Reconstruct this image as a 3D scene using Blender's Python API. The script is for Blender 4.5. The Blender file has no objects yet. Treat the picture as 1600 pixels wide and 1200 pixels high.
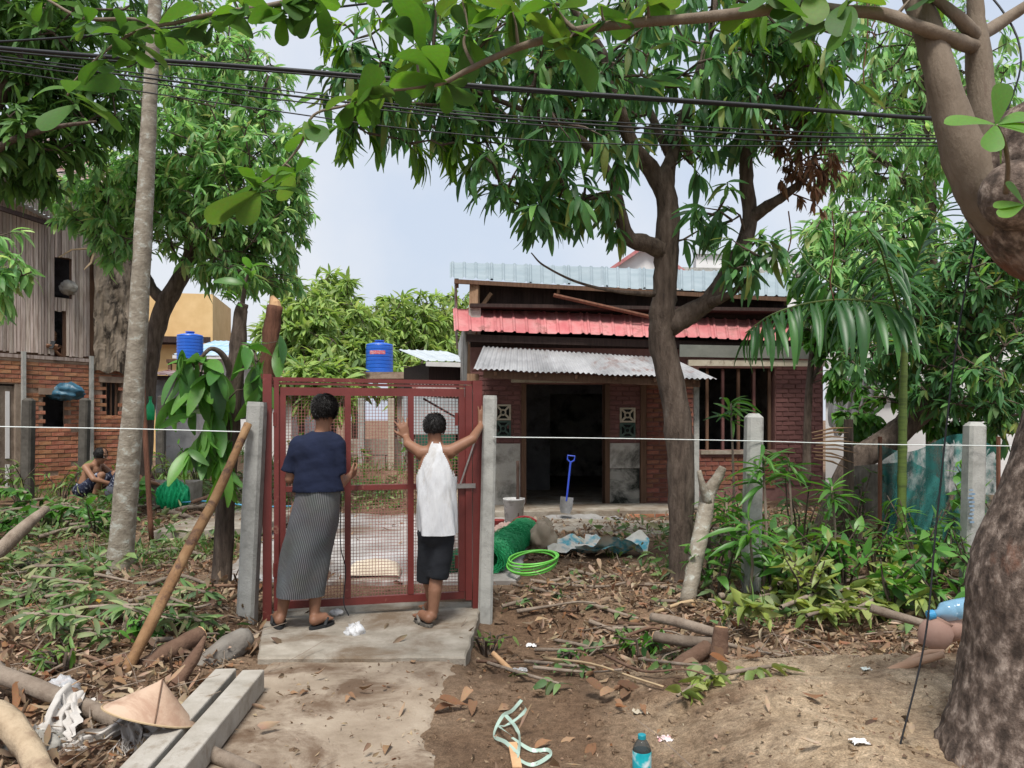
import bpy, bmesh, math, random
import numpy as np
from mathutils import Vector, Matrix, Euler
random.seed(7); np.random.seed(7)
scene = bpy.context.scene
COL = scene.collection
# ---------------------------------------------------------------- camera
F = 1200.0; HV = 655.0; CH = 1.5          # focal length and horizon row of a 1600 px wide picture, eye height
cam_d = bpy.data.cameras.new('camera'); cam = bpy.data.objects.new('camera', cam_d); COL.objects.link(cam)
cam_d.sensor_width = 36; cam_d.lens = 36*F/1600; cam_d.shift_y = (HV-600)/1600
cam_d.clip_start = 0.05; cam_d.clip_end = 2000
cam.location = (0, 0, CH); cam.rotation_euler = (math.radians(90), 0, 0)
scene.camera = cam
# ---------------------------------------------------------------- world, sun, exposure
SUN_EL, SUN_AZ = math.radians(62), math.radians(186)      # azimuth clockwise from +Y
w = bpy.data.worlds.new('World'); scene.world = w; w.use_nodes = True
nt = w.node_tree; nt.nodes.clear()
sky = nt.nodes.new('ShaderNodeTexSky'); sky.sky_type = 'NISHITA'; sky.sun_disc = False
sky.sun_elevation = SUN_EL; sky.sun_rotation = SUN_AZ; sky.air_density = 1.5; sky.dust_density = 4
bg1 = nt.nodes.new('ShaderNodeBackground'); bg1.inputs[1].default_value = 0.12
nt.links.new(sky.outputs[0], bg1.inputs[0])
tcw = nt.nodes.new('ShaderNodeTexCoord'); nzw = nt.nodes.new('ShaderNodeTexNoise')
nzw.inputs['Scale'].default_value = 3.0; nzw.inputs['Detail'].default_value = 6
nt.links.new(tcw.outputs['Generated'], nzw.inputs['Vector'])
rw = nt.nodes.new('ShaderNodeValToRGB')
rw.color_ramp.elements[0].position = .4; rw.color_ramp.elements[0].color = (.64, .72, .86, 1)
rw.color_ramp.elements[1].position = .62; rw.color_ramp.elements[1].color = (.80, .83, .90, 1)
nt.links.new(nzw.outputs['Fac'], rw.inputs[0])
bg2 = nt.nodes.new('ShaderNodeBackground'); bg2.inputs[1].default_value = 0.67
nt.links.new(rw.outputs[0], bg2.inputs[0])
mxw = nt.nodes.new('ShaderNodeMixShader'); mxw.inputs[0].default_value = 0.88
nt.links.new(bg1.outputs[0], mxw.inputs[1]); nt.links.new(bg2.outputs[0], mxw.inputs[2])
wo = nt.nodes.new('ShaderNodeOutputWorld'); nt.links.new(mxw.outputs[0], wo.inputs[0])
sd = bpy.data.lights.new('sun', 'SUN'); sd.energy = 3.0; sd.angle = math.radians(16); sd.color = (1, .96, .9)
sun = bpy.data.objects.new('sun', sd); COL.objects.link(sun)
sdir = Vector((math.sin(SUN_AZ)*math.cos(SUN_EL), math.cos(SUN_AZ)*math.cos(SUN_EL), math.sin(SUN_EL)))
sun.location = sdir*50; sun.rotation_euler = sdir.to_track_quat('Z', 'Y').to_euler()
scene.render.engine = 'CYCLES'
vs = scene.view_settings; vs.view_transform = 'Standard'; vs.look = 'None'; vs.gamma = 1; vs.exposure = 0.63
scene.cycles.max_bounces = 6; scene.cycles.transparent_max_bounces = 12
# ---------------------------------------------------------------- helpers
def P(u, v, Y):
    return Vector(((u-800)/F*Y, Y, CH-(v-HV)/F*Y))
def lerp(a, b, t): return a+(b-a)*t
def sst(t):
    t = np.clip(t, 0, 1); return t*t*(3-2*t)
def vnoise(x, y, s=0.0):
    ix, iy = np.floor(x), np.floor(y); fx, fy = x-ix, y-iy
    fx = fx*fx*(3-2*fx); fy = fy*fy*(3-2*fy)
    def h(a, b):
        q = np.sin(a*127.1+b*311.7+s*74.7)*43758.5453
        return q-np.floor(q)
    return (h(ix, iy)*(1-fx)+h(ix+1, iy)*fx)*(1-fy)+(h(ix, iy+1)*(1-fx)+h(ix+1, iy+1)*fx)*fy
def fbm(x, y, o=4, s=0.0):
    r = 0; a = .5
    for k in range(o):
        r = r+a*(vnoise(x, y, s+k)-.5); x = x*2.03; y = y*2.03; a *= .5
    return r
def H(x, y):
    """height of the ground"""
    x = np.asarray(x, float); y = np.asarray(y, float)
    pc = -0.93-0.07*(y-4.0); inpath = sst((0.78-np.abs(x-pc))/.22)*sst((7.0-y)/.6)
    z = .10*fbm(x*.9, y*.9, 4)+.05*fbm(x*4, y*4, 3, 5)*(1-inpath*.75)
    z = z*(1-.7*inpath)*np.where(y > 60, 0, 1)
    slab = sst((0.86-np.abs(x+0.96+.06*(y-4.7)))/.1)*sst((y-4.78)/.25)*sst((6.9-y)/.4)
    z = z-.035*slab-.012*inpath
    mound = sst((x-.35)/1.0)*sst((4.85-y)/.75)
    z = z+.26*mound*(.85+.7*fbm(x*1.7, y*1.7, 3, 9))+.05*mound*fbm(x*5, y*5, 4, 14)+.03*fbm(x*14, y*14, 2, 3)*(1-inpath)
    tr = sst((x+.35)/.2)*sst((1.5-x)/.5)*sst((y-4.55)/.35)*sst((6.2-y)/.5)
    z = z-.13*tr
    z = z+.10*sst((-x-1.75)/.5)*sst((y-3.3)/1)*sst((7.5-y)/1.5)*(.4+1.6*vnoise(x*1.3, y*1.3, 3))
    z = z+.22*sst((-x-3.0)/1.5)*sst((y-8)/3)*sst((40-y)/10)
    yard = sst((x+3.0)/.5)*sst((.6-x)/.6)*sst((y-6.6)/.5)*sst((12-y)/.6)
    z = z*(1-.8*yard)-.03*yard
    bank = np.exp(-((y-14.3)/1.3)**2)*sst((x+6)/1)*sst((-.9-x)/.5)
    z = z+.45*bank*(.6+.9*vnoise(x*2, y*2, 8))
    z = z+.12*sst((x-2.2)/1.2)*sst((y-6)/1.5)*sst((30-y)/10)
    return z
def Hs(x, y): return float(H(x, y))
def G(u, v, dz=0.0):
    """ground point seen at pixel u, v"""
    Ys = np.arange(2.2, 45, .02); x = (u-800)/F*Ys; z = CH-(v-HV)/F*Ys; k = np.nonzero(z <= H(x, Ys)+dz)[0]
    return P(u, v, float(Ys[k[0]])) if len(k) else P(u, v, 20)
def onG(x, y, dz=0.0): return Vector((x, y, Hs(x, y)+dz))

class MB:
    def __init__(s): s.v = []; s.f = []; s.st = None; s.smooth = False
    def add(s, vs_, fs):
        n = len(s.v); s.v += [tuple(q) for q in vs_]; s.f += [tuple(i+n for i in g) for g in fs]; return s
    def box(s, c, sz, R=None, jit=0):
        c = Vector(c); hx, hy, hz = sz[0]/2, sz[1]/2, sz[2]/2
        vv = []
        for x, y, z in ((-1,-1,-1),(1,-1,-1),(1,1,-1),(-1,1,-1),(-1,-1,1),(1,-1,1),(1,1,1),(-1,1,1)):
            q = Vector((x*hx+random.uniform(-jit, jit), y*hy+random.uniform(-jit, jit), z*hz+random.uniform(-jit, jit)))
            if R is not None: q = R @ q
            vv.append(c+q)
        return s.add(vv, [(3,2,1,0),(4,5,6,7),(0,1,5,4),(1,2,6,5),(2,3,7,6),(3,0,4,7)])
    def beam(s, a, b, w_, h, up=Vector((0,0,1))):
        a, b = Vector(a), Vector(b); d = (b-a).normalized()
        x = d.cross(up)
        if x.length < 1e-4: x = d.cross(Vector((0,1,0)))
        x.normalize(); z = x.cross(d)
        R = Matrix((x, d, z)).transposed()
        return s.box((a+b)/2, (w_, (b-a).length, h), R)
    def tube(s, pts, rad, seg=8, cap=True, rough=0.0, flat=1.0, sd=0.0):
        pts = [Vector(q) for q in pts]; n = len(pts)
        if not hasattr(rad, '__len__'): rad = [rad]*n
        tang = []
        for i in range(n):
            d = pts[min(i+1, n-1)]-pts[max(i-1, 0)]; tang.append(d.normalized() if d.length > 1e-9 else Vector((0,0,1)))
        ref = Vector((1,0,0)) if abs(tang[0].x) < .9 else Vector((0,1,0))
        nx = (ref-tang[0]*ref.dot(tang[0])).normalized()
        vv = []
        for i in range(n):
            nx = (nx-tang[i]*nx.dot(tang[i])).normalized(); ny = tang[i].cross(nx)
            for k in range(seg):
                a = 2*math.pi*k/seg; r = rad[i]
                if rough: r *= 1+rough*(2*float(vnoise(k*.9+sd*3, i*.7+sd))+1.1*float(vnoise(k*2.3, i*.23+sd*5))-1.55)
                vv.append(pts[i]+nx*(math.cos(a)*r)+ny*(math.sin(a)*r*flat))
        ff = []
        for i in range(n-1):
            for k in range(seg):
                k2 = (k+1) % seg
                ff.append((i*seg+k, i*seg+k2, (i+1)*seg+k2, (i+1)*seg+k))
        if cap:
            ff.append(tuple(reversed(range(seg)))); ff.append(tuple(range((n-1)*seg, n*seg)))
        return s.add(vv, ff)
    def ell(s, c, r, seg=14, rings=9, R=None):
        c = Vector(c); vv = []; ff = []
        for i in range(rings+1):
            t = math.pi*i/rings
            for k in range(seg):
                a = 2*math.pi*k/seg
                q = Vector((r[0]*math.sin(t)*math.cos(a), r[1]*math.sin(t)*math.sin(a), r[2]*math.cos(t)))
                if R is not None: q = R @ q
                vv.append(c+q)
        for i in range(rings):
            for k in range(seg):
                k2 = (k+1) % seg
                ff.append((i*seg+k, (i+1)*seg+k, (i+1)*seg+k2, i*seg+k2))
        return s.add(vv, ff)
    def caps(s, a, b, r0, r1, seg=12):
        a, b = Vector(a), Vector(b)
        s.tube([a, lerp(a, b, .5), b], [r0, (r0+r1)/2, r1], seg); s.ell(a, (r0,)*3, seg, 8); s.ell(b, (r1,)*3, seg, 8); return s
    def grid(s, fn, nu, nv, keep=None):
        """sheet fn(s, t) -> point, with the (s, t) kept as attribute st"""
        base = len(s.v)
        if s.st is None: s.st = [(0, 0, 0)]*base
        for j in range(nv+1):
            for i in range(nu+1):
                s.v.append(tuple(fn(i/nu, j/nv))); s.st.append((i/nu, j/nv, 0))
        for j in range(nv):
            for i in range(nu):
                if keep and not keep((i+.5)/nu, (j+.5)/nv): continue
                a = base+j*(nu+1)+i
                s.f.append((a, a+1, a+nu+2, a+nu+1))
        return s
    def lathe(s, prof, seg=16, c=(0,0,0), R=None):
        c = Vector(c); vv = []; ff = []
        for r, z in prof:
            for k in range(seg):
                a = 2*math.pi*k/seg; q = Vector((r*math.cos(a), r*math.sin(a), z))
                if R is not None: q = R @ q
                vv.append(c+q)
        for i in range(len(prof)-1):
            for k in range(seg):
                k2 = (k+1) % seg; ff.append((i*seg+k, i*seg+k2, (i+1)*seg+k2, (i+1)*seg+k))
        return s.add(vv, ff)
    def mesh(s, name, smooth=None, off=None):
        me = bpy.data.meshes.new(name)
        vv = s.v if off is None else [(x-off[0], y-off[1], z-off[2]) for x, y, z in s.v]
        me.from_pydata(vv, [], s.f)
        if s.st is not None:
            at = me.attributes.new('st', 'FLOAT_VECTOR', 'POINT')
            st = list(s.st)+[(0, 0, 0)]*(len(vv)-len(s.st))
            at.data.foreach_set('vector', np.array(st, np.float32).ravel())
        if s.smooth if smooth is None else smooth:
            me.polygons.foreach_set('use_smooth', np.ones(len(me.polygons), bool))
        me.update(); return me
WM = {}
def link(name, data, parent=None, M=None):
    o = bpy.data.objects.new(name, data); COL.objects.link(o)
    M = Matrix.Identity(4) if M is None else M
    if parent is not None:
        o.parent = parent; o.matrix_parent_inverse = WM[parent.as_pointer()].inverted()
    o.matrix_basis = M; WM[o.as_pointer()] = M.copy()
    return o
def tag(o, label=None, cat=None, group=None, kind=None):
    if label: o['label'] = label
    if cat: o['category'] = cat
    if group: o['group'] = group
    if kind: o['kind'] = kind
    return o
def root(name, loc, label, cat, group=None, rz=0.0):
    return tag(link(name, None, None, Matrix.Translation(Vector(loc)) @ Matrix.Rotation(rz, 4, 'Z')), label, cat, group)
def part(name, mb, mat, parent, smooth=None, M=None, kind=None, label=None):
    me = mb.mesh(name, smooth) if isinstance(mb, MB) else mb
    if mat is not None and not me.materials: me.materials.append(mat)
    return tag(link(name, me, parent, M), label, None, None, kind)
def single(name, mb, mat, label=None, cat=None, group=None, kind=None, smooth=None):
    """a top-level thing that is one mesh, origin at its base"""
    a = np.array(mb.v); lo, hi = a.min(0), a.max(0)
    off = ((lo[0]+hi[0])/2, (lo[1]+hi[1])/2, lo[2])
    me = mb.mesh(name, smooth, off); me.materials.append(mat)
    return tag(link(name, me, None, Matrix.Translation(Vector(off))), label, cat, group, kind)
def npmesh(name, V, Fq, mat, smooth=True):
    """V (n,3), Fq (m,k) arrays"""
    me = bpy.data.meshes.new(name); k = Fq.shape[1]
    me.vertices.add(len(V)); me.vertices.foreach_set('co', np.asarray(V, np.float32).ravel())
    me.loops.add(Fq.size); me.loops.foreach_set('vertex_index', Fq.astype(np.int32).ravel())
    me.polygons.add(len(Fq)); me.polygons.foreach_set('loop_start', np.arange(0, Fq.size, k, dtype=np.int32))
    me.polygons.foreach_set('use_smooth', np.full(len(Fq), smooth))
    me.update(calc_edges=True)
    if mat: me.materials.append(mat)
    return me
def spline(pts, n=6):
    """Catmull-Rom through rows of any width"""
    a = [np.array(q, float) for q in pts]; a = [2*a[0]-a[1]]+a+[2*a[-1]-a[-2]]; out = []
    for i in range(1, len(a)-2):
        for k in range(n):
            t = k/n; p0, p1, p2, p3 = a[i-1:i+3]
            out.append(.5*((2*p1)+(p2-p0)*t+(2*p0-5*p1+4*p2-p3)*t*t+(3*p1-p0-3*p2+p3)*t**3))
    out.append(a[-2]); return out
def pxlimb(rows, n=5):
    """rows (u, v, width in px, Y) -> centre points and radii in metres"""
    q = []
    for u, v, w_, Y in rows:
        p = P(u, v, Y); q.append((p.x, p.y, p.z, w_/2/F*Y))
    s = spline(q, n); return [Vector(t[:3]) for t in s], [max(t[3], .002) for t in s]
# ---------------------------------------------------------------- materials
MATS = {}
def _mk(name):
    m = bpy.data.materials.new(name); m.use_nodes = True; t = m.node_tree
    b = t.nodes['Principled BSDF']; MATS[name] = m; return m, t, b
def _ramp(t, cols, lo=.3, hi=.7):
    r = t.nodes.new('ShaderNodeValToRGB'); e = r.color_ramp.elements
    while len(e) < len(cols): e.new(.5)
    for i, c in enumerate(cols):
        e[i].position = lo+(hi-lo)*i/max(1, len(cols)-1); e[i].color = (*c, 1)
    return r
def _noise(t, vec, scale, detail=6, rough=.6, dist=0):
    n = t.nodes.new('ShaderNodeTexNoise'); n.inputs['Scale'].default_value = scale; n.inputs['Detail'].default_value = detail
    n.inputs['Roughness'].default_value = rough; n.inputs['Distortion'].default_value = dist
    t.links.new(vec, n.inputs['Vector']); return n
def _map(t, stretch, src='Object'):
    tc = t.nodes.new('ShaderNodeTexCoord'); mp = t.nodes.new('ShaderNodeMapping'); mp.inputs['Scale'].default_value = stretch
    t.links.new(tc.outputs[src], mp.inputs[0]); return mp.outputs[0]
def _mix(t, fac, a, b, mode='MIX'):
    m = t.nodes.new('ShaderNodeMix'); m.data_type = 'RGBA'; m.blend_type = mode
    for i, s_ in ((0, fac), (6, a), (7, b)):
        if hasattr(s_, 'links'): t.links.new(s_, m.inputs[i])
        else: m.inputs[i].default_value = s_ if i == 0 else (*s_, 1)
    return m.outputs[2]
def nm(name, cols, scale=5, rough=.85, bump=.3, bscale=40, stretch=(1,1,1), rnd=0.0, metal=0.0, stain=None, sscale=1.5, slo=.5, shi=.62, detail=7, spec=.3, lo=.3, hi=.7, hue=.0):
    """colour noise between cols, an optional stain colour with its own shape, bump and per-object variation"""
    m, t, b = _mk(name); vec = _map(t, stretch)
    n = _noise(t, vec, scale, detail); r = _ramp(t, cols, lo, hi); t.links.new(n.outputs['Fac'], r.inputs[0]); c = r.outputs[0]
    if stain:
        sn = _noise(t, vec, sscale, 9, .68, .4); sr = _ramp(t, [(0,0,0),(1,1,1)], slo, shi); t.links.new(sn.outputs['Fac'], sr.inputs[0])
        c = _mix(t, sr.outputs[0], c, stain)
    if rnd:
        oi = t.nodes.new('ShaderNodeObjectInfo'); hs = t.nodes.new('ShaderNodeHueSaturation')
        mr = t.nodes.new('ShaderNodeMapRange'); mr.inputs[3].default_value = 1-rnd; mr.inputs[4].default_value = 1+rnd
        t.links.new(oi.outputs['Random'], mr.inputs[0]); t.links.new(mr.outputs[0], hs.inputs['Value'])
        if hue:
            m2 = t.nodes.new('ShaderNodeMapRange'); m2.inputs[3].default_value = .5-hue; m2.inputs[4].default_value = .5+hue
            ml = t.nodes.new('ShaderNodeMath'); ml.operation = 'MULTIPLY'; ml.inputs[1].default_value = 7.3
            fr = t.nodes.new('ShaderNodeMath'); fr.operation = 'FRACT'
            t.links.new(oi.outputs['Random'], ml.inputs[0]); t.links.new(ml.outputs[0], fr.inputs[0]); t.links.new(fr.outputs[0], m2.inputs[0]); t.links.new(m2.outputs[0], hs.inputs['Hue'])
        t.links.new(c, hs.inputs['Color']); c = hs.outputs[0]
    t.links.new(c, b.inputs['Base Color']); b.inputs['Roughness'].default_value = rough
    b.inputs['Metallic'].default_value = metal; b.inputs['Specular IOR Level'].default_value = spec
    if bump:
        bn = _noise(t, vec, bscale, 8, .65); bp = t.nodes.new('ShaderNodeBump'); bp.inputs['Strength'].default_value = bump; bp.inputs['Distance'].default_value = .02
        t.links.new(bn.outputs['Fac'], bp.inputs['Height']); t.links.new(bp.outputs[0], b.inputs['Normal'])
    return m
def leafmat(name, cols, trans=.35, rough=.42, tcol=None, spec=.5):
    """leaf: colour differs from leaf to leaf, light passes through"""
    m, t, b = _mk(name); g = t.nodes.new('ShaderNodeNewGeometry'); oi = t.nodes.new('ShaderNodeObjectInfo')
    ad = t.nodes.new('ShaderNodeMath'); ad.operation = 'ADD'; fr = t.nodes.new('ShaderNodeMath'); fr.operation = 'FRACT'
    t.links.new(g.outputs['Random Per Island'], ad.inputs[0]); t.links.new(oi.outputs['Random'], ad.inputs[1]); t.links.new(ad.outputs[0], fr.inputs[0])
    r = _ramp(t, cols, .0, 1.0); t.links.new(fr.outputs[0], r.inputs[0])
    n = _noise(t, _map(t, (1,1,1)), 14, 3); c = _mix(t, .25, r.outputs[0], n.outputs['Color'], 'OVERLAY')
    t.links.new(c, b.inputs['Base Color']); b.inputs['Roughness'].default_value = rough; b.inputs['Specular IOR Level'].default_value = spec
    tr = t.nodes.new('ShaderNodeBsdfTranslucent'); hs = t.nodes.new('ShaderNodeHueSaturation'); hs.inputs['Value'].default_value = 1.7; hs.inputs['Hue'].default_value = .485; hs.inputs['Saturation'].default_value = 1.1
    t.links.new(c, hs.inputs['Color']); t.links.new(hs.outputs[0], tr.inputs[0])
    mx = t.nodes.new('ShaderNodeMixShader'); mx.inputs[0].default_value = trans
    t.links.new(b.outputs[0], mx.inputs[1]); t.links.new(tr.outputs[0], mx.inputs[2])
    t.links.new(mx.outputs[0], t.nodes['Material Output'].inputs[0]); return m
def clearmat(name, col, alpha=.4, rough=.2, noise=None):
    """thin see-through plastic or netting"""
    m, t, b = _mk(name); b.inputs['Base Color'].default_value = (*col, 1); b.inputs['Roughness'].default_value = rough
    tr = t.nodes.new('ShaderNodeBsdfTransparent'); mx = t.nodes.new('ShaderNodeMixShader'); mx.inputs[0].default_value = alpha
    t.links.new(tr.outputs[0], mx.inputs[1]); t.links.new(b.outputs[0], mx.inputs[2]); t.links.new(mx.outputs[0], t.nodes['Material Output'].inputs[0])
    if noise:
        n = _noise(t, _map(t, (1,1,1)), noise, 4); r = _ramp(t, [(alpha*.5,)*3, (min(1, alpha*1.5),)*3], .35, .65)
        t.links.new(n.outputs['Fac'], r.inputs[0]); t.links.new(r.outputs[0], mx.inputs[0])
    return m

def ground_mat():
    m, t, b = _mk('dirt'); vec = _map(t, (1,1,1))
    n1 = _noise(t, vec, .9, 8, .62); r1 = _ramp(t, [(.10,.063,.042), (.19,.125,.082), (.30,.215,.15)], .33, .68); t.links.new(n1.outputs['Fac'], r1.inputs[0])
    n2 = _noise(t, vec, 26, 8, .7); r2 = _ramp(t, [(.55,.53,.5), (1.25,1.22,1.18)], .3, .7); t.links.new(n2.outputs['Fac'], r2.inputs[0])
    c = r1.outputs[0]
    # pale dry sand of the bank by the big tree: set by place
    sep = t.nodes.new('ShaderNodeSeparateXYZ'); tc = t.nodes.new('ShaderNodeTexCoord'); t.links.new(tc.outputs['Object'], sep.inputs[0])
    def mr(o, a, b_):
        q = t.nodes.new('ShaderNodeMapRange'); q.inputs[1].default_value = a; q.inputs[2].default_value = b_; t.links.new(o, q.inputs[0]); return q.outputs[0]
    def mul(a, b_, op='MULTIPLY'):
        q = t.nodes.new('ShaderNodeMath'); q.operation = op; q.use_clamp = True
        t.links.new(a, q.inputs[0])
        if hasattr(b_, 'links'): t.links.new(b_, q.inputs[1])
        else: q.inputs[1].default_value = b_
        return q.outputs[0]
    n3 = _noise(t, vec, 1.6, 7, .65); r3 = _ramp(t, [(0,0,0), (1,1,1)], .36, .55); t.links.new(n3.outputs['Fac'], r3.inputs[0])
    msk = mul(mul(mr(sep.outputs[0], .35, 1.0), mr(sep.outputs[1], 5.2, 4.6)), r3.outputs[0])
    ns = _noise(t, vec, 5, 9, .7); rs = _ramp(t, [(.34,.25,.165), (.54,.42,.295), (.64,.52,.385)], .3, .7); t.links.new(ns.outputs['Fac'], rs.inputs[0])
    c = _mix(t, msk, c, rs.outputs[0])
    # trodden pale soil of the walk
    m2 = mul(mul(mr(sep.outputs[0], -1.9, -1.5), mr(sep.outputs[0], -.05, -.55)), mul(mr(sep.outputs[1], 6.5, 5.8), r3.outputs[0]))
    rp = _ramp(t, [(.20,.14,.095), (.33,.245,.175)], .3, .7); t.links.new(ns.outputs['Fac'], rp.inputs[0])
    c = _mix(t, m2, c, rp.outputs[0])
    n4 = _noise(t, vec, 130, 6, .75); r4 = _ramp(t, [(.5,.48,.46), (1.0,1.0,1.0), (1.5,1.47,1.42)], .32, .68); t.links.new(n4.outputs['Fac'], r4.inputs[0])
    c = _mix(t, 1.0, c, r2.outputs[0], 'MULTIPLY'); c = _mix(t, 1.0, c, r4.outputs[0], 'MULTIPLY')
    t.links.new(c, b.inputs['Base Color']); b.inputs['Roughness'].default_value = .95; b.inputs['Specular IOR Level'].default_value = .15
    bn = _noise(t, vec, 60, 10, .78); bp = t.nodes.new('ShaderNodeBump'); bp.inputs['Strength'].default_value = .8; bp.inputs['Distance'].default_value = .03
    t.links.new(bn.outputs['Fac'], bp.inputs['Height']); t.links.new(bp.outputs[0], b.inputs['Normal'])
    return m
DIRT = ground_mat()
CONC = nm('concrete', [(.22,.19,.15), (.31,.275,.225), (.39,.35,.295)], 6, .92, .45, 60, stain=(.17,.125,.085), sscale=1.7, slo=.47, shi=.63)
CONCP = nm('post_concrete', [(.24,.24,.22), (.36,.36,.335), (.42,.42,.39)], 9, .9, .3, 70, stain=(.12,.125,.11), sscale=5, slo=.58, shi=.75)
CONCG = nm('gate_post_concrete', [(.20,.20,.185), (.30,.30,.28), (.36,.36,.34)], 9, .9, .3, 70, stain=(.25,.05,.035), sscale=6, slo=.66, shi=.69)
OLDP = nm('old_path_concrete', [(0.215,0.165,0.118), (0.306,0.245,0.184), (0.373,0.308,0.237)], 3.5, .93, .5, 45, stain=(.13,.085,.055), sscale=1.9, slo=.47, shi=.6)
YARD = nm('yard_concrete', [(0.203,0.182,0.162), (0.365,0.344,0.324), (0.594,0.581,0.567)], 1.2, .55, .2, 30, stain=(.17,.125,.09), sscale=.8, slo=.5, shi=.62)
BRICK = nm('fired_brick', [(0.252,0.090,0.050), (0.386,0.162,0.090), (0.445,0.243,0.150)], 12, .9, .5, 70, rnd=.28, hue=.012, stain=(.15,.11,.085), sscale=2.2, slo=.5, shi=.68)
BRICKH = nm('stained_house_brick', [(0.122,0.043,0.030), (0.209,0.078,0.051), (0.259,0.117,0.076)], 9, .9, .5, 70, rnd=.3, hue=.012, stain=(.075,.06,.048), sscale=1.6, slo=.46, shi=.62)
BRICKP = nm('red_painted_brick', [(0.120,0.051,0.047), (0.180,0.081,0.074)], 8, .75, .3, 60, rnd=.16, stain=(.085,.045,.036), sscale=1.4, slo=.47, shi=.66)
MORT = nm('mortar', [(.22,.15,.11), (.33,.25,.19)], 10, .95, .5, 60)
MORTP = nm('red_mortar', [(.16,.08,.07), (.23,.12,.105)], 10, .95, .4, 60)
PLAST = nm('weathered_plaster', [(.26,.24,.21), (.40,.38,.345), (.46,.44,.41)], 4, .92, .35, 40, stain=(.035,.034,.028), sscale=1.7, slo=.5, shi=.66)
PLASTD = nm('mouldy_plaster', [(.20,.19,.17), (.34,.33,.30)], 4, .92, .35, 40, stain=(.02,.022,.018), sscale=2.3, slo=.42, shi=.56)
CREAM = nm('cream_paint', [(.38,.33,.25), (.48,.43,.34)], 7, .8, .2, 40, stain=(.14,.10,.07), sscale=6, slo=.56, shi=.7)
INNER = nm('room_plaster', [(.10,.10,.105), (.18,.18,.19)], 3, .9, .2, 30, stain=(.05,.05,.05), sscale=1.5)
WHITEW = nm('white_wall', [(.62,.61,.60), (.72,.71,.70)], 2, .85, .1, 30, stain=(.42,.41,.39), sscale=1.2, slo=.55, shi=.8)
YELL = nm('yellow_wall', [(.58,.38,.17), (.68,.47,.23)], 2, .85, .1, 30)
WOODG = nm('silver_wood', [(0.230,0.169,0.135), (0.459,0.371,0.317), (0.608,0.520,0.466)], 4, .85, .4, 50, (9,9,.55), rnd=.32, hue=.01)
WOODB = nm('brown_wood', [(.085,.045,.028), (.17,.095,.058)], 4, .8, .4, 40, (9,9,.6), rnd=.25)
WOODP = nm('pale_post_wood', [(.20,.115,.065), (.34,.215,.135)], 4, .8, .4, 40, (9,9,.6), rnd=.15)
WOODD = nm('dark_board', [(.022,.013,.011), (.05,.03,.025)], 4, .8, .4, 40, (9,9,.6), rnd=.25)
THATCH = nm('crumbling_daub', [(.09,.068,.048), (.24,.19,.14), (.33,.27,.21)], 5, .95, .9, 16, (1,1,.45), stain=(.04,.03,.022), sscale=4, slo=.52, shi=.6)
ROOFB = nm('blue_grey_sheet', [(0.216,0.274,0.296), (0.304,0.357,0.377)], 2, .5, .05, 30, (1,1,1), rnd=.06, metal=.15, stain=(.22,.25,.25), sscale=3, slo=.58, shi=.8)
ROOFR = nm('faded_red_sheet', [(.42,.10,.11), (.52,.19,.19), (.56,.28,.27)], 3, .55, .05, 30, (1,.4,1), rnd=.14, metal=.1, stain=(.20,.075,.06), sscale=3, slo=.54, shi=.7)
ROOFG = nm('rusty_zinc', [(.26,.26,.265), (.40,.40,.405), (.50,.50,.505)], 3, .5, .1, 40, (1,.5,1), rnd=.12, metal=.3, stain=(.21,.085,.055), sscale=1.6, slo=.56, shi=.7)
ROOFZ = nm('pale_zinc', [(.42,.47,.50), (.55,.59,.61)], 2, .5, .05, 30, metal=.2, stain=(.3,.27,.25), sscale=2, slo=.6, shi=.8)
ROOFL = nm('light_blue_sheet', [(.24,.42,.60), (.40,.56,.70)], 2, .5, .05, 30, stain=(.5,.55,.6), sscale=1)
ROOFK = nm('old_rust_sheet', [(.20,.13,.12), (.34,.27,.26)], 3, .6, .1, 40, (1,.5,1), stain=(.17,.06,.045), sscale=2, slo=.5, shi=.6)
REDP = nm('red_gate_paint', [(0.123,0.022,0.018), (0.172,0.032,0.028)], 6, .42, .06, 60, spec=.5, stain=(.27,.12,.085), sscale=13, slo=.64, shi=.7)
WIRE = nm('red_wire', [(.24,.085,.07), (.34,.15,.13)], 20, .5, 0, spec=.5)
STEEL = nm('worn_steel', [(.22,.21,.20), (.36,.35,.34)], 12, .4, .1, 60, metal=.7)
BLACKW = nm('black_cable', [(.012,.013,.015), (.022,.023,.026)], 8, .5, .1, 60)
STRING = nm('white_string', [(.62,.68,.66), (.75,.78,.76)], 30, .7, 0)
TANK = nm('blue_tank_plastic', [(.012,.095,.48), (.022,.13,.58)], 3, .4, .02, 30, spec=.5)
BARKD = nm('dark_mango_bark', [(.045,.033,.026), (.105,.078,.060), (.16,.125,.10)], 7, .95, .9, 26, (3,3,.7), stain=(.20,.19,.165), sscale=1.3, slo=.66, shi=.78)
BARKP = nm('pale_lichen_bark', [(.16,.135,.105), (.27,.235,.185), (.36,.33,.275)], 9, .95, .6, 40, (1,1,1.5), stain=(.42,.42,.37), sscale=9, slo=.55, shi=.62)
BARKA = nm('flaking_almond_bark', [(.055,.04,.032), (.15,.11,.088), (.40,.32,.265)], 19, .95, .8, 50, (1.1,1.1,.9), stain=(.20,.085,.05), sscale=1.6, slo=.56, shi=.68, detail=10, lo=.36, hi=.68)
BARKB = nm('smooth_branch_bark', [(0.131,0.099,0.070), (0.221,0.176,0.132)], 5, .85, .4, 40, (2,2,.6), stain=(.12,.08,.06), sscale=3, slo=.58, shi=.7)
BARKR = nm('red_brown_bark', [(.09,.04,.026), (.19,.085,.052)], 6, .9, .7, 30, (3,3,.5))
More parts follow.
